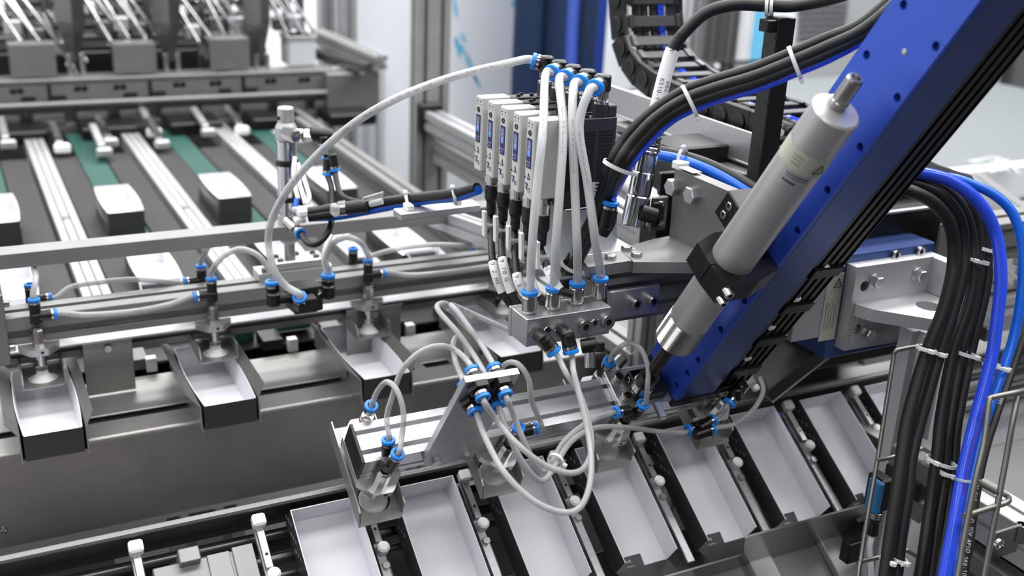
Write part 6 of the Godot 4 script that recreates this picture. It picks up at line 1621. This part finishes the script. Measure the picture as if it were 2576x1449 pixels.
	part("knurled_ring", MB.new().lathe(V.call(385), AX, [Vector2(0.0128, 0), Vector2(0.0128, 0.002), Vector2(0.0120, 0.003), Vector2(0.0128, 0.004), Vector2(0.0128, 0.006), Vector2(0.0115, 0.0075), Vector2(0, 0.009)], 28), "chrome", ch)
	part("upper_barrel", MB.new().cyl(V.call(432), V.call(385), 0.0112, 28, 0.001), "chrome", ch)
	part("middle_barrel", MB.new().cyl(V.call(492), V.call(432), 0.0118, 28, 0.001), "chrome", ch)
	part("lower_barrel", MB.new().cyl(V.call(568), V.call(492), 0.0127, 28, 0.001), "chrome", ch)
	part("cross_bore", MB.new().cyl(at(1612, 533, 1.102), at(1650, 545, 1.104), 0.0085, 20), "black", ch)
	part("flange", MB.new().bx(at(1630, 580, 1.125), at(1679, 492, 1.12) + Vector3(0, 0, 0.003), 0.001), "steel_dark", ch)
	part("flange_plug", MB.new().bx(at(1635, 570, 1.115), at(1670, 505, 1.112) + Vector3(0, 0, 0.004), 0.002), "black", ch)
	for q in [[1662, 512], [1660, 560]]: part("flange_screw", MB.new().lathe(at(q[0], q[1], 1.112), Vector3(0, 0, 1), [Vector2(0.003, 0), Vector2(0.003, 0.004), Vector2(0, 0.005)], 12), "nickel", ch)
	part("black_plate", MB.new().bx(at(1650, 600, 1.17), at(1700, 425, 1.165) + Vector3(0, 0, 0.004), 0.001), "black_anodised", ch)
	solo("round_bar", MB.new().cyl(at(1540, 430, 1.22), at(1660, 520, 1.16), 0.013, 20), "alu", "bright round bar behind the chrome cylinder", "bar")
	solo("pale_tube", MB.new().cyl(at(1530, 490, 1.3), at(1640, 560, 1.24), 0.006, 14), "alu", "pale thin tube behind the chrome cylinder", "bar")

func cables() -> void:
	# thick cable from the top right over the post into the chrome cylinder
	var p := px([2180, -35, 0.98, 2090, -4, 1.02, 2000, 14, 1.06, 1930, 14, 1.07, 1850, 12, 1.07, 1780, 30, 1.07, 1728, 75, 1.075, 1698, 115, 1.08, 1680, 165, 1.085, 1660, 240, 1.09, 1646, 300, 1.095, 1637, 350, 1.10])
	var cv := smooth(p, 10)
	var t := thing("thick_cable", "thick black cable with white printed sleeve curving down into the chrome cylinder", "cable", cv[-1])
	part("jacket", MB.new().tube(cv, 0.0062, 14), "rubber", t)
	var n := cv.size()
	var sl := cv.slice(72, 99)
	part("marker_sleeve", MB.new().tube(sl, 0.0075, 16), "label_white", t, true, "white printed sleeve")
	var tx := MB.new()
	tube_text(tx, sl, 0.0075, "-WMA33", 0.05, 0.006, EYE - sl[0] + Vector3(-0.12, 0, 0), true)
	tube_text(tx, sl, 0.0075, "080.695", 0.50, 0.006, EYE - sl[0] + Vector3(0.75, 0, 0), false)
	tube_text(tx, sl, 0.0075, "KS10-Y.", 0.48, 0.006, EYE - sl[0] + Vector3(-0.35, 0, 0), false)
	tube_text(tx, sl, 0.0075, "KS10", 0.84, 0.006, EYE - sl[0] + Vector3(-0.1, 0, 0), false)
	part("print", tx, "print_dark", t)
	for k in 2: tie("%s of two white zip ties holding the thick cable on the black post" % ["left", "right"][k], at(1930 + k * 12, 16, 1.068), at(1990, 14, 1.06) - at(1900, 14, 1.07), 0.0084, Vector3(0, -1, -0.3), 0.0, 0.0075)
	# the bundle of three black cables and a blue hose
	var base := [[2262, 0, 0.86], [2170, 75, 0.87], [2080, 118, 0.88], [2000, 152, 0.89], [1900, 192, 0.90], [1800, 222, 0.905], [1720, 252, 0.91], [1650, 298, 0.915], [1590, 360, 0.92], [1555, 415, 0.925], [1528, 480, 0.965], [1504, 545, 0.985], [1470, 610, 1.005], [1440, 670, 1.02], [1418, 720, 1.03]]
	var offs := [[-8, -20, 0.004, "rubber", "uppermost black"], [0, -2, -0.004, "rubber", "middle black"], [5, 14, -0.002, "rubber", "lower black"], [9, 27, 0.004, "blue_hose", "blue"]]
	for q in offs:
		var l := []
		for i in base.size():
			var b: Array = base[i]
			var w := 1.0 if b[0] < 2150 else 0.75
			var across := Vector2(q[0], q[1]) * w
			if i >= 7: across = Vector2(q[1] * 0.95, q[0] * 0.2 + q[1] * 0.45) * w      # the bundle turns downward
			if i >= 9: across = Vector2(q[1] * 0.95, q[1] * 0.2) * w
			if i >= 10: across = Vector2(q[1] * 0.62, q[1] * 0.15)
			if q[3] == "blue_hose" and i > 10: continue
			l.append_array([b[0] + across.x, b[1] + across.y, b[2] + q[2]])
		if q[3] == "blue_hose": l.append_array([1537, 508, 0.968])
		hose("bundle_cable", px(l), 0.0046 if q[3] == "rubber" else 0.0042, "%s line of the bundle sweeping from the blue arm down past the vacuum units" % q[4], "cable bundle at the blue arm", q[3], [], 8, "cable")
	tie("white zip tie round the cable bundle, nearest the blue arm", at(2000, 158, 0.888), at(2080, 118, 0.88) - at(1900, 192, 0.90), 0.0135, Vector3(0.2, -1, 0.2), 0.0, 0.009)
	tie("white zip tie round the cable bundle right of the black chain's bend", at(1735, 254, 0.907), at(1800, 222, 0.905) - at(1650, 298, 0.915), 0.0135, Vector3(0.2, -1, 0.2), 0.0, 0.009)
	tie("white zip tie round the cable bundle left of the chrome cylinder", at(1556, 420, 0.925), at(1590, 360, 0.92) - at(1530, 480, 0.935), 0.0135, Vector3(1, 0.2, 0.4), 0.006, 0.009)
	tie("white zip tie low on the cable bundle behind the white tubes", at(1440, 670, 1.02), at(1470, 610, 1.005) - at(1418, 720, 1.03), 0.0105, Vector3(0.6, -0.5, 0.6), 0.0, 0.009)
	var pf := thing("hose_joint", "black push-in joint where the blue hose of the bundle ends", "fitting", at(1530, 545, 0.985))
	fitting(pf, "joint_body", [[at(1537, 505, 0.967), Vector3(0.1, 1, 0.1), 0.026]], at(1530, 545, 0.98), 1.15, true, false, false)
	part("valve_body", MB.new().tube(smooth([at(1534, 525, 0.972), at(1528, 560, 0.98), at(1512, 585, 0.985)]), 0.0075, 12), "black", pf)
	# pair running over the bracket
	hose("bracket_cable", px([1655, 378, 1.15, 1710, 390, 1.14, 1770, 408, 1.12, 1840, 440, 1.10, 1905, 478, 1.08, 1960, 520, 1.07]), 0.0056, "black cable running over the angle bracket behind the grey cylinder", "", "rubber", [], 8, "cable")
	hose("bracket_hose", px([1652, 390, 1.145, 1705, 400, 1.135, 1770, 422, 1.115, 1840, 458, 1.095, 1905, 500, 1.075, 1950, 535, 1.065]), 0.0056, "bright blue hose running over the angle bracket behind the grey cylinder", "", "blue_cable", [], 8, "hose")
	tie("white zip tie round the cable and hose above the angle bracket", at(1716, 397, 1.13), at(1770, 415, 1.115) - at(1680, 387, 1.14), 0.0095, Vector3(0, 1, 0.3), 0.0, 0.0075)
	solo("tie_mount", box_at(at(1722, 414, 1.125), Vector3(0.024, 0.008, 0.012), 0.001), "white_plastic", "white tie mount under the cable and hose above the angle bracket", "mount")

# ---------- hoses, wire basket and frames at the right
func hose_side() -> void:
	var H := [
		["black_hose", [2250, 470, 0.93, 2301, 484, 0.93, 2350, 511, 0.94, 2381, 549, 0.95, 2397, 595, 0.96, 2399, 655, 0.965, 2391, 712, 0.965, 2371, 786, 0.965, 2346, 848, 0.965, 2319, 923, 0.965, 2284, 1050, 0.96, 2270, 1138, 0.955, 2258, 1227, 0.95, 2240, 1345, 0.945, 2222, 1480, 0.94], 0.0056, "rubber", "innermost thick black hose"],
		["black_hose", [2262, 452, 0.945, 2315, 465, 0.945, 2362, 487, 0.95, 2397, 520, 0.96, 2418, 560, 0.97, 2424, 620, 0.975, 2423, 685, 0.975, 2401, 774, 0.975, 2378, 848, 0.975, 2354, 923, 0.975, 2310, 1079, 0.97, 2292, 1160, 0.965, 2284, 1240, 0.96, 2268, 1340, 0.955, 2252, 1480, 0.95], 0.0054, "rubber", "second thick black hose"],
		["black_hose", [2275, 435, 0.96, 2327, 449, 0.96, 2379, 474, 0.965, 2411, 507, 0.97, 2435, 551, 0.98, 2447, 605, 0.985, 2449, 665, 0.985, 2446, 724, 0.985, 2431, 786, 0.985, 2413, 836, 0.985, 2391, 911, 0.985, 2366, 1050, 0.98, 2357, 1138, 0.975, 2341, 1257, 0.97, 2325, 1375, 0.96, 2310, 1480, 0.955], 0.0050, "rubber", "third black hose"],
		["black_hose", [2320, 447, 0.975, 2374, 464, 0.975, 2421, 502, 0.98, 2452, 544, 0.99, 2465, 603, 0.995, 2466, 673, 0.995, 2460, 724, 0.995, 2446, 799, 0.995, 2426, 861, 0.995, 2411, 923, 0.995, 2386, 1079, 0.985, 2377, 1197, 0.98, 2359, 1316, 0.97, 2338, 1480, 0.96], 0.0044, "rubber", "fourth black hose"],
		["black_hose", [2360, 455, 0.985, 2411, 479, 0.985, 2456, 535, 0.995, 2478, 595, 1.0, 2485, 673, 1.0, 2483, 710, 1.0, 2473, 765, 1.0, 2455, 836, 1.0, 2438, 911, 1.0, 2409, 1064, 0.99, 2400, 1168, 0.985, 2386, 1286, 0.975, 2365, 1405, 0.965, 2350, 1480, 0.96], 0.0046, "rubber", "outermost black hose"],
		["blue_line", [2290, 432, 0.94, 2334, 438, 0.94, 2386, 453, 0.945, 2440, 487, 0.95, 2480, 533, 0.955, 2504, 585, 0.96, 2515, 640, 0.96, 2518, 705, 0.96, 2515, 749, 0.96, 2506, 824, 0.96, 2495, 898, 0.96, 2458, 1040, 0.955, 2439, 1115, 0.95, 2421, 1198, 0.945, 2400, 1316, 0.935, 2370, 1480, 0.925], 0.0056, "blue_hose", "thick royal blue hose arching down at the right"],
		["blue_line", [2350, 443, 0.985, 2402, 449, 0.985, 2444, 463, 0.985, 2491, 484, 0.985, 2532, 516, 0.985, 2556, 554, 0.985, 2571, 610, 0.985, 2574, 680, 0.985, 2567, 761, 0.985, 2550, 848, 0.985, 2526, 923, 0.98, 2472, 1079, 0.965, 2447, 1183, 0.955, 2425, 1290, 0.945, 2405, 1400, 0.935, 2395, 1480, 0.93], 0.0045, "blue_cable", "thinner light blue hose outside the royal blue one"]]
	for q in H:
		var hp := px(q[1])
		hp.append(hp[-1] + (hp[-1] - hp[-2]).normalized() * 0.22)
		hose(q[0], hp, q[2], "%s%s" % [q[4], " of the bundle falling at the right" if q[0] == "black_hose" else ""], "black hoses falling at the right" if q[0] == "black_hose" else "", q[3], [], 8, "hose")
	hose("printed_tube", px([2576, 840, 1.0, 2545, 930, 0.99, 2503, 1050, 0.97, 2476, 1138, 0.96, 2455, 1242, 0.95, 2437, 1375, 0.94, 2424, 1480, 0.935, 2395, 2100, 0.90]), 0.0042, "black tube with white print behind the right wire basket", "", "rubber", [["PUN-6x1", 0.34, 0.0046, false], ["O TÜV APLO 588-10", 0.42, 0.0046, false], ["C0895", 0.15, 0.004, false]], 8, "hose")
	hose("red_wire", px([2478, 1020, 0.945, 2440, 1150, 0.94, 2423, 1270, 0.935, 2412, 1370, 0.93]), 0.00035, "hair thin red wire lying between the two blue hoses", "", "red_line", [], 8, "wire")
	for q in [["zip tie on the inner black hoses at the wire basket", 2330, 878, 0.962, 0.0078, Vector3(-0.4, 0.3, 1), 0.012], ["zip tie on the second black hose at the wire basket", 2362, 888, 0.972, 0.0068, Vector3(-0.6, 0.1, 1), 0.0], ["zip tie with a long tail round the middle black hoses", 2456, 655, 0.985, 0.0105, Vector3(-0.9, 0.1, 0.7), 0.016], ["small zip tie behind the royal blue hose", 2482, 628, 0.995, 0.0060, Vector3(0.4, 0.2, 1), 0.0], ["zip tie on the outer black hoses", 2430, 890, 0.99, 0.0100, Vector3(0.1, 0.1, 1), 0.0], ["zip tie low on the outer black hoses, upper one", 2368, 1162, 0.977, 0.0125, Vector3(-0.9, 0, 0.4), 0.010], ["zip tie low on the outer black hoses, lower one", 2385, 1188, 0.977, 0.0115, Vector3(-0.5, 0, 0.9), 0.012], ["zip tie round the two innermost hoses, left one near the picture bottom", 2236, 1408, 0.945, 0.0066, Vector3(-0.5, -0.2, 1), 0.0], ["zip tie round the two innermost hoses, right one near the picture bottom", 2262, 1408, 0.95, 0.0062, Vector3(0.1, -0.2, 1), 0.010], ["zip tie with a long tail holding the light blue hose to the basket", 2522, 925, 0.972, 0.0066, Vector3(-0.6, 0.2, 1), 0.022]]:
		tie("white " + String(q[0]), at(q[1], q[2], q[3]), Vector3(-0.28, -1, 0.05), q[4], q[5], q[6])
	solo("clear_tie", MB.new().pipe(at(2424, 1205, 0.942), at(2423, 1212, 0.942), 0.0066, 0.0056, 24), "tube_clear", "pale band round the royal blue hose", "zip tie")
	# wire baskets
	var w1 := thing("wire_basket", "bent steel wire basket left of the black hoses", "wire basket", at(2160, 1440, 1.0))
	var wire := func(t: Node3D, l: Array, r: float) -> void: part("wire", MB.new().tube(smooth(px(l), 6), r, 10), "wire_steel", t)
	wire.call(w1, [2335, 868, 1.03, 2300, 873, 1.03, 2262, 880, 1.03, 2252, 886, 1.03, 2247, 905, 1.03, 2229, 1020, 1.02, 2208, 1155, 1.01, 2187, 1275, 1.0, 2167, 1400, 0.99, 2155, 1480, 0.98, 2070, 2100, 0.93], 0.0021)
	wire.call(w1, [2206, 1158, 1.008, 2245, 1150, 1.02, 2310, 1131, 1.03, 2325, 1131, 1.035, 2350, 1145, 1.05], 0.0021)
	wire.call(w1, [2165, 1413, 0.988, 2210, 1402, 1.0, 2275, 1385, 1.01, 2285, 1387, 1.012, 2312, 1402, 1.02], 0.0021)
	wire.call(w1, [2440, 885, 1.03, 2470, 905, 1.04, 2490, 925, 1.05], 0.0021)
	var w2 := thing("wire_basket", "bent steel wire basket right of the blue hoses, nearest the right picture edge", "wire basket", at(2440, 1440, 0.9))
	wire.call(w2, [2600, 980, 0.93, 2560, 987, 0.915, 2500, 999, 0.905, 2489, 1004, 0.902, 2488, 1015, 0.9, 2476, 1110, 0.895, 2455, 1205, 0.89, 2425, 1360, 0.885, 2405, 1480, 0.88, 2300, 2100, 0.85], 0.0025)
	wire.call(w2, [2562, 988, 0.918, 2548, 1060, 0.912, 2532, 1150, 0.91, 2506, 1290, 0.905, 2470, 1480, 0.9, 2350, 2100, 0.87], 0.0025)
	wire.call(w2, [2424, 1299, 0.89, 2500, 1275, 0.905, 2530, 1265, 0.91, 2538, 1258, 0.915, 2530, 1245, 0.925, 2470, 1210, 0.94], 0.0025)
	wire.call(w2, [2462, 1215, 0.90, 2505, 1239, 0.905], 0.0021)
	# right angle bracket
	var zf := at(2250, 760, 1.14).z
	var b := thing("hole_bracket", "thick milled aluminium bracket with a round hole in its shelf, left of the black hoses", "bracket", oz(2250, 880, zf))
	var poly := PackedVector2Array()
	for q in [[2157, 673], [2352, 645], [2330, 740], [2312, 851], [2126, 882]]:
		var p := oz(q[0], q[1], zf); poly.append(Vector2(p.x, p.y))
	poly[2].x = poly[1].x; poly[3].x = poly[1].x; poly[4].x = poly[0].x
	var hs := []
	for q in [[2175, 720], [2158, 828]]:
		var p := oz(q[0], q[1], zf); hs.append([Vector2(p.x, p.y), 0.0058])
	part("plate", MB.new().prism(poly, Transform3D(Basis(), Vector3(0, 0, zf)), -0.014, 0, hs), "alu_matt", b)
	var L := poly[0].x; var Rr := poly[1].x
	var ys := oz(2200, 780, zf + 0.02).y
	var yb2 := ys - 0.013
	var sp := PackedVector2Array()
	for q in [[2165, 758], [2198, 779], [2345, 803], [2400, 780], [2380, 720], [2350, 735]]:
		var p := oy(q[0], q[1], ys); sp.append(Vector2(p.x, -p.z))
	sp[0] = Vector2(L + 0.006, -zf); sp[5] = Vector2(Rr + 0.02, -zf); sp[4] = Vector2(Rr + 0.024, -(zf + 0.02))
	var hc := oy(2338, 770, ys)
	part("shelf", MB.new().prism(sp, Transform3D(Basis(Vector3.RIGHT, Vector3(0, 0, -1), Vector3.UP), Vector3(0, ys, 0)), -0.013, 0, [[Vector2(hc.x, -hc.z), 0.0135]]), "alu_matt", b)
	part("right_wall", MB.new().bx(Vector3(Rr - 0.002, ys, zf - 0.014), Vector3(Rr + 0.010, poly[1].y, zf + 0.022), 0.001), "alu_matt", b)
	for q in [[2200, 706], [2308, 690], [2180, 836], [2278, 828]]:
		var p := oz(q[0], q[1], zf)
		part("washer", MB.new().cyl(p, p + Vector3(0, 0, 0.0012), 0.0078, 18), "zinc", b)
		part("hex_bolt", MB.new().hexa(p + Vector3(0, 0, 0.001), p + Vector3(0, 0, 0.0085), 0.0064), "zinc", b)
	var tx := MB.new()
	text(tx, "0514-A53 73967", Transform3D(Basis(Vector3(0, 0, 1), PI / 2 - 0.06), oz(2146, 825, zf + 0.0004) + Vector3(0.003, 0, 0)), 0.0046)
	part("engraving", tx, "label_white", b)
	var bb := thing("blue_carriage", "blue carriage block behind the milled aluminium bracket", "block", oz(2220, 880, zf - 0.03))
	var q0 := oz(2078, 860, zf - 0.016); var q1 := oz(2350, 612, zf - 0.016)
	part("body", MB.new().bx(Vector3(q0.x, oz(2135, 890, zf - 0.016).y, zf - 0.09), Vector3(q1.x, oz(2150, 655, zf - 0.016).y + 0.008, zf - 0.0145), 0.001), "blue_side", bb)
	for q in [[2250, 640], [2312, 630]]:
		var p := oz(q[0], q[1], zf - 0.014)
		part("screw", MB.new().pipe(p, p + Vector3(0, 0, 0.004), 0.0052, 0.0028, 16), "nickel", bb)
	var wl := thing("warning_plate", "beige warning plate with a black triangle on the blue carriage", "label", oz(2090, 850, zf - 0.02))
	var wc := oz(2098, 775, zf - 0.012)
	part("plate", MB.new().bx(Vector3(wc.x - 0.014, oz(2090, 855, zf - 0.012).y, zf - 0.013), Vector3(wc.x + 0.008, oz(2100, 690, zf - 0.012).y, zf - 0.0125), 0.0002), "label_beige", wl)
	part("backing", MB.new().bx(Vector3(wc.x - 0.05, oz(2050, 850, zf - 0.014).y, zf - 0.09), Vector3(wc.x - 0.0135, oz(2060, 700, zf - 0.014).y, zf - 0.013), 0.001), "alu_matt", wl)
	var wt := MB.new()
	for k in 4: text(wt, ["CAUTION! Strong magnets.", "Remove watch and credit", "cards while working. Keep", "away from pacemakers."][k], Transform3D(Basis(Vector3(0, 0, 1), PI / 2), Vector3(wc.x - 0.010 + k * 0.0038, oz(2090, 795, zf - 0.012).y, zf - 0.0122)), 0.0026)
	for k in 3:
		var tw := PackedVector2Array([Vector2(0, 0.0052), Vector2(-0.0052, -0.0042), Vector2(0.0052, -0.0042)])
		var m := (tw[k] + tw[(k + 1) % 3]) / 2; var dr := tw[(k + 1) % 3] - tw[k]
		wt.box(Transform3D(Basis(Vector3(0, 0, 1), dr.angle()), Vector3(wc.x + 0.001 + m.x, oz(2115, 712, zf - 0.012).y + m.y, zf - 0.0122)), Vector3(dr.length(), 0.0008, 0.0003), 0)
	text(wt, "U", Transform3D(Basis(), Vector3(wc.x + 0.001, oz(2115, 714, zf - 0.012).y, zf - 0.0121)), 0.0045)
	part("print", wt, "print_dark", wl)
	# dark housing above the blue carriage
	var dh := thing("dark_housing", "dark motor housing with a bright edge strip between the blue arm and the hoses", "machine cover", at(2280, 600, 1.25))
	var d0 := oz(2150, 640, zf - 0.05); var d1 := oz(2390, 515, zf - 0.05)
	part("body", MB.new().bx(Vector3(d0.x - 0.05, oz(2250, 632, zf - 0.05).y, zf - 0.25), Vector3(d1.x, oz(2250, 535, zf - 0.05).y, zf - 0.05), 0.002), "black_anodised", dh)
	part("edge_strip", MB.new().bx(Vector3(d0.x - 0.05, oz(2250, 535, zf - 0.05).y, zf - 0.052), Vector3(d1.x, oz(2250, 535, zf - 0.05).y + 0.003, zf - 0.046), 0.0005), "alu", dh)
	part("lid", MB.new().bx(Vector3(d0.x + 0.06, oz(2250, 535, zf - 0.05).y + 0.004, zf - 0.40), Vector3(d1.x + 0.03, oz(2250, 535, zf - 0.05).y + 0.012, zf - 0.12), 0.001), "steel_dark", dh)
	part("grey_plate", MB.new().bx(Vector3(d1.x - 0.03, oz(2360, 700, zf - 0.03).y, zf - 0.034), Vector3(d1.x + 0.03, oz(2360, 565, zf - 0.03).y, zf - 0.028), 0.001), "alu_dull", dh)
	# carriage below: dark and pale parts
	var ub := thing("rear_block", "pale grey and black blocks below the blue carriage", "block", at(2200, 950, 1.4))
	var u0 := at(2180, 930, 1.40)
	part("pale_block", MB.new().bx(u0 + Vector3(-0.03, 0.0, -0.02), u0 + Vector3(0.06, 0.06, 0.02), 0.002), "alu_matt", ub)
	part("black_block", MB.new().bx(u0 + Vector3(-0.03, -0.035, -0.02), u0 + Vector3(0.09, 0.0, 0.02), 0.002), "black", ub)
	solo("blue_pipe", MB.new().tube(smooth([at(2030, 840, 1.5), at(2020, 900, 1.48), at(2000, 960, 1.46), at(1985, 1000, 1.45), at(1985, 1000, 1.45) - Vector3(0.01, 0.3, 0)]), 0.010, 10), "blue_cable", "blue pipe glimpsed behind the grey strut", "hose")
	# upright profile behind the hoses
	var px0 := at(2296, 1150, 1.175)
	var up := thing("aluminium_post", "pale upright slotted post behind the falling black hoses", "post", Vector3(px0.x, 0, px0.z))
	part("extrusion", profile(Vector3(px0.x, 0.0, px0.z), Vector3(px0.x, oz(2330, 835, px0.z).y, px0.z), Vector3(0, 0, 1), 0.060, 0.045, 2, 1, 0.010, 0.01), "wall_grey", up)
	var cb := at(2328, 1190, 1.06)
	part("upper_clamp", MB.new().bx(cb + Vector3(-0.02, -0.002, -0.03), cb + Vector3(0.02, 0.022, 0.02), 0.002), "alu_dull", up)
	part("lower_clamp", MB.new().bx(cb + Vector3(-0.02, -0.042, -0.03), cb + Vector3(0.02, -0.018, 0.02), 0.002), "alu_dull", up)
	part("clamp_gap", MB.new().bx(cb + Vector3(-0.022, -0.02, -0.03), cb + Vector3(0.016, 0.0, 0.015), 0.001), "black", up)
	# blue sensor
	var ls := at(2210, 1240, 1.04)
	var sn := thing("blue_sensor", "small black light sensor with a blue face beside the left wire basket", "sensor", ls - Vector3(0, 0.03, 0))
	part("body", MB.new().bx(ls + Vector3(-0.006, -0.018, -0.012), ls + Vector3(0.009, 0.018, 0.008), 0.002), "black", sn)
	part("face", MB.new().bx(ls + Vector3(-0.010, -0.017, -0.006), ls + Vector3(-0.003, 0.0165, 0.0095), 0.0015), "blue_sensor", sn)
	part("connector", MB.new().lathe(ls + Vector3(0.002, -0.048, 0), Vector3.UP, [Vector2(0.003, 0), Vector2(0.0055, 0.002), Vector2(0.0048, 0.016), Vector2(0.0056, 0.018), Vector2(0.0056, 0.026), Vector2(0.0045, 0.03), Vector2(0, 0.031)], 14), "black", sn)
	part("knurl", MB.new().cyl(ls + Vector3(0.002, -0.028, 0), ls + Vector3(0.002, -0.021, 0), 0.0060, 16), "nickel", sn)
	part("holder", MB.new().bx(ls + Vector3(-0.025, -0.075, -0.012), ls + Vector3(-0.005, -0.052, 0.0), 0.001), "black_anodised", sn)
	hose("sensor_lead", [ls + Vector3(0.002, -0.046, 0), ls + Vector3(0.000, -0.062, 0.002), ls + Vector3(0.006, -0.09, 0.004), ls + Vector3(0.012, -0.12, 0.0)], 0.0028, "white lead hanging below the blue faced sensor", "", "tie", [], 8, "cable")
	# rails and table at the right edge
	var rz := thing("front_rail", "bright white topped rail with bolted clip at the lower right picture edge", "rail", at(2540, 1300, 1.05))
	var r0 := at(2466, 1261, 1.15)
	part("extrusion", profile(r0 + Vector3(0.0225, -0.0225, -0.28), r0 + Vector3(0.0225, -0.0225, 0.5), Vector3.UP, 0.045, 0.045, 1, 1, 0.006, 0.004), "alu_matt", rz)
	part("lower_rail", profile(r0 + Vector3(0.0225, -0.085, -0.28), r0 + Vector3(0.0225, -0.085, 0.5), Vector3.UP, 0.05, 0.05, 1, 1, 0.008, 0.006), "alu_dull", rz)
	var cp := at(2515, 1365, 1.06)
	part("clip_plate", MB.new().bx(cp + Vector3(-0.014, -0.018, -0.002), cp + Vector3(0.028, 0.014, 0.001), 0.001), "steel", rz)
	part("clip_bolt", MB.new().lathe(cp + Vector3(-0.004, 0.0, 0.001), Vector3(0, 0, 1), [Vector2(0.0068, 0), Vector2(0.006, 0.003), Vector2(0.003, 0.0045), Vector2(0.003, 0.002), Vector2(0, 0.002)], 18), "nickel", rz)
	part("clip_curl", MB.new().pipe(cp + Vector3(0.028, -0.006, 0.0), cp + Vector3(0.028, 0.014, 0.0), 0.006, 0.0045, 16), "steel", rz)
	var fr := thing("cross_rails", "pair of pale slotted rails crossing behind the right wire basket", "rail", at(2520, 1150, 1.3))
	var f0 := at(2440, 1150, 1.42)
	for k in 2: part("extrusion", profile(f0 + Vector3(-0.05, -0.03 - k * 0.05, 0), f0 + Vector3(0.5, -0.03 - k * 0.05, 0), Vector3.UP, 0.045, 0.045, 1, 1, 0.008, 0.006), "alu_matt" if k == 0 else "alu_dull", fr)
	var wp := at(2480, 1050, 1.55)
	solo("white_cover", MB.new().bx(wp + Vector3(-0.10, -0.07, -0.005), wp + Vector3(0.4, 0.09, 0.0), 0.002), "carton_in", "white sheet behind the blue hoses at the right edge", "machine cover")
	var fm := thing("rail_assembly", "white and grey frame rails at the right picture edge above the blue hoses", "machine frame", at(2540, 600, 1.6))
	for q in [[2470, 650, 0], [2470, 700, 1], [2470, 765, 2]]:
		var a := at(q[0], q[1], 1.62)
		part("cross_extrusion", profile(a, a + Vector3(0.5, 0, 0.0), Vector3.UP, 0.045, 0.030, 1, 1, 0.006, 0.005), "alu", fm)
	for q in [[2440, 455, 2590, 570], [2420, 490, 2590, 640], [2400, 540, 2590, 700]]:
		part("long_extrusion", profile(at(q[0], q[1], 1.9), at(q[2], q[3], 1.5), Vector3.UP, 0.04, 0.03, 1, 1, 0.006, 0.005), "alu" if q[1] != 490 else "alu_matt", fm)
	part("grey_box", MB.new().bx(at(2530, 950, 1.5), at(2590, 720, 1.45) + Vector3(0.06, 0, 0.0), 0.003), "alu_dull", fm)
	part("blue_tab", MB.new().bx(at(2455, 850, 1.25), at(2488, 822, 1.24) + Vector3(0, 0, 0.004), 0.0005), "steel", fm)
	var ty := at(2450, 420, 2.3)
	var tb := thing("side_table", "pale blue grey table top with a clear plastic bag at the upper right", "table", Vector3(ty.x, 0, ty.z))
	part("table_top", MB.new().bx(Vector3(ty.x - 0.22, ty.y - 0.04, ty.z - 1.0), Vector3(ty.x + 1.0, ty.y, ty.z), 0.004), "table_grey", tb)
	part("front_edge", MB.new().bx(Vector3(ty.x - 0.3, ty.y - 0.07, ty.z + 0.002), Vector3(ty.x + 1.0, ty.y + 0.004, ty.z + 0.035), 0.003), "wall_white", tb)
	part("lower_edge", MB.new().bx(Vector3(ty.x - 0.3, ty.y - 0.14, ty.z + 0.002), Vector3(ty.x + 1.0, ty.y - 0.08, ty.z + 0.035), 0.003), "wall_white", tb)
	part("leg", MB.new().bx(Vector3(ty.x + 0.4, 0, ty.z - 0.06), Vector3(ty.x + 0.46, ty.y - 0.04, ty.z), 0.002), "alu_matt", tb)
	var bag := MB.new()
	var bc := oy(2500, 425, ty.y)
	rng.seed = 5
	for k in 26:
		var a := TAU * k / 26.0; var a2 := TAU * (k + 1) / 26.0
		var r1 := rng.randf_range(0.02, 0.05); var r2 := rng.randf_range(0.03, 0.07)
		bag.flat3(bc + Vector3(0, rng.randf_range(0.015, 0.03), 0), bc + Vector3(cos(a) * r1, rng.randf_range(0.004, 0.02), sin(a) * r1), bc + Vector3(cos(a2) * r2, 0.002, sin(a2) * r2), Vector3.UP)
	solo("plastic_bag", bag, "tube_clear", "crumpled clear plastic bag lying on the pale table top", "plastic bag")
	var sh := thing("dark_cover", "dark grey folded cover behind the top of the hose bundle", "machine cover", at(2400, 440, 1.35))
	var cpz := at(2400, 440, 1.35)
	var pp := PackedVector2Array()
	for q in [[2330, 400], [2362, 415], [2445, 441], [2462, 470], [2440, 520], [2300, 520]]:
		var p := oz(q[0], q[1], cpz.z); pp.append(Vector2(p.x, p.y))
	part("sheet", MB.new().prism(pp, Transform3D(Basis(), Vector3(0, 0, cpz.z)), -0.12, 0), "alu_dull", sh)
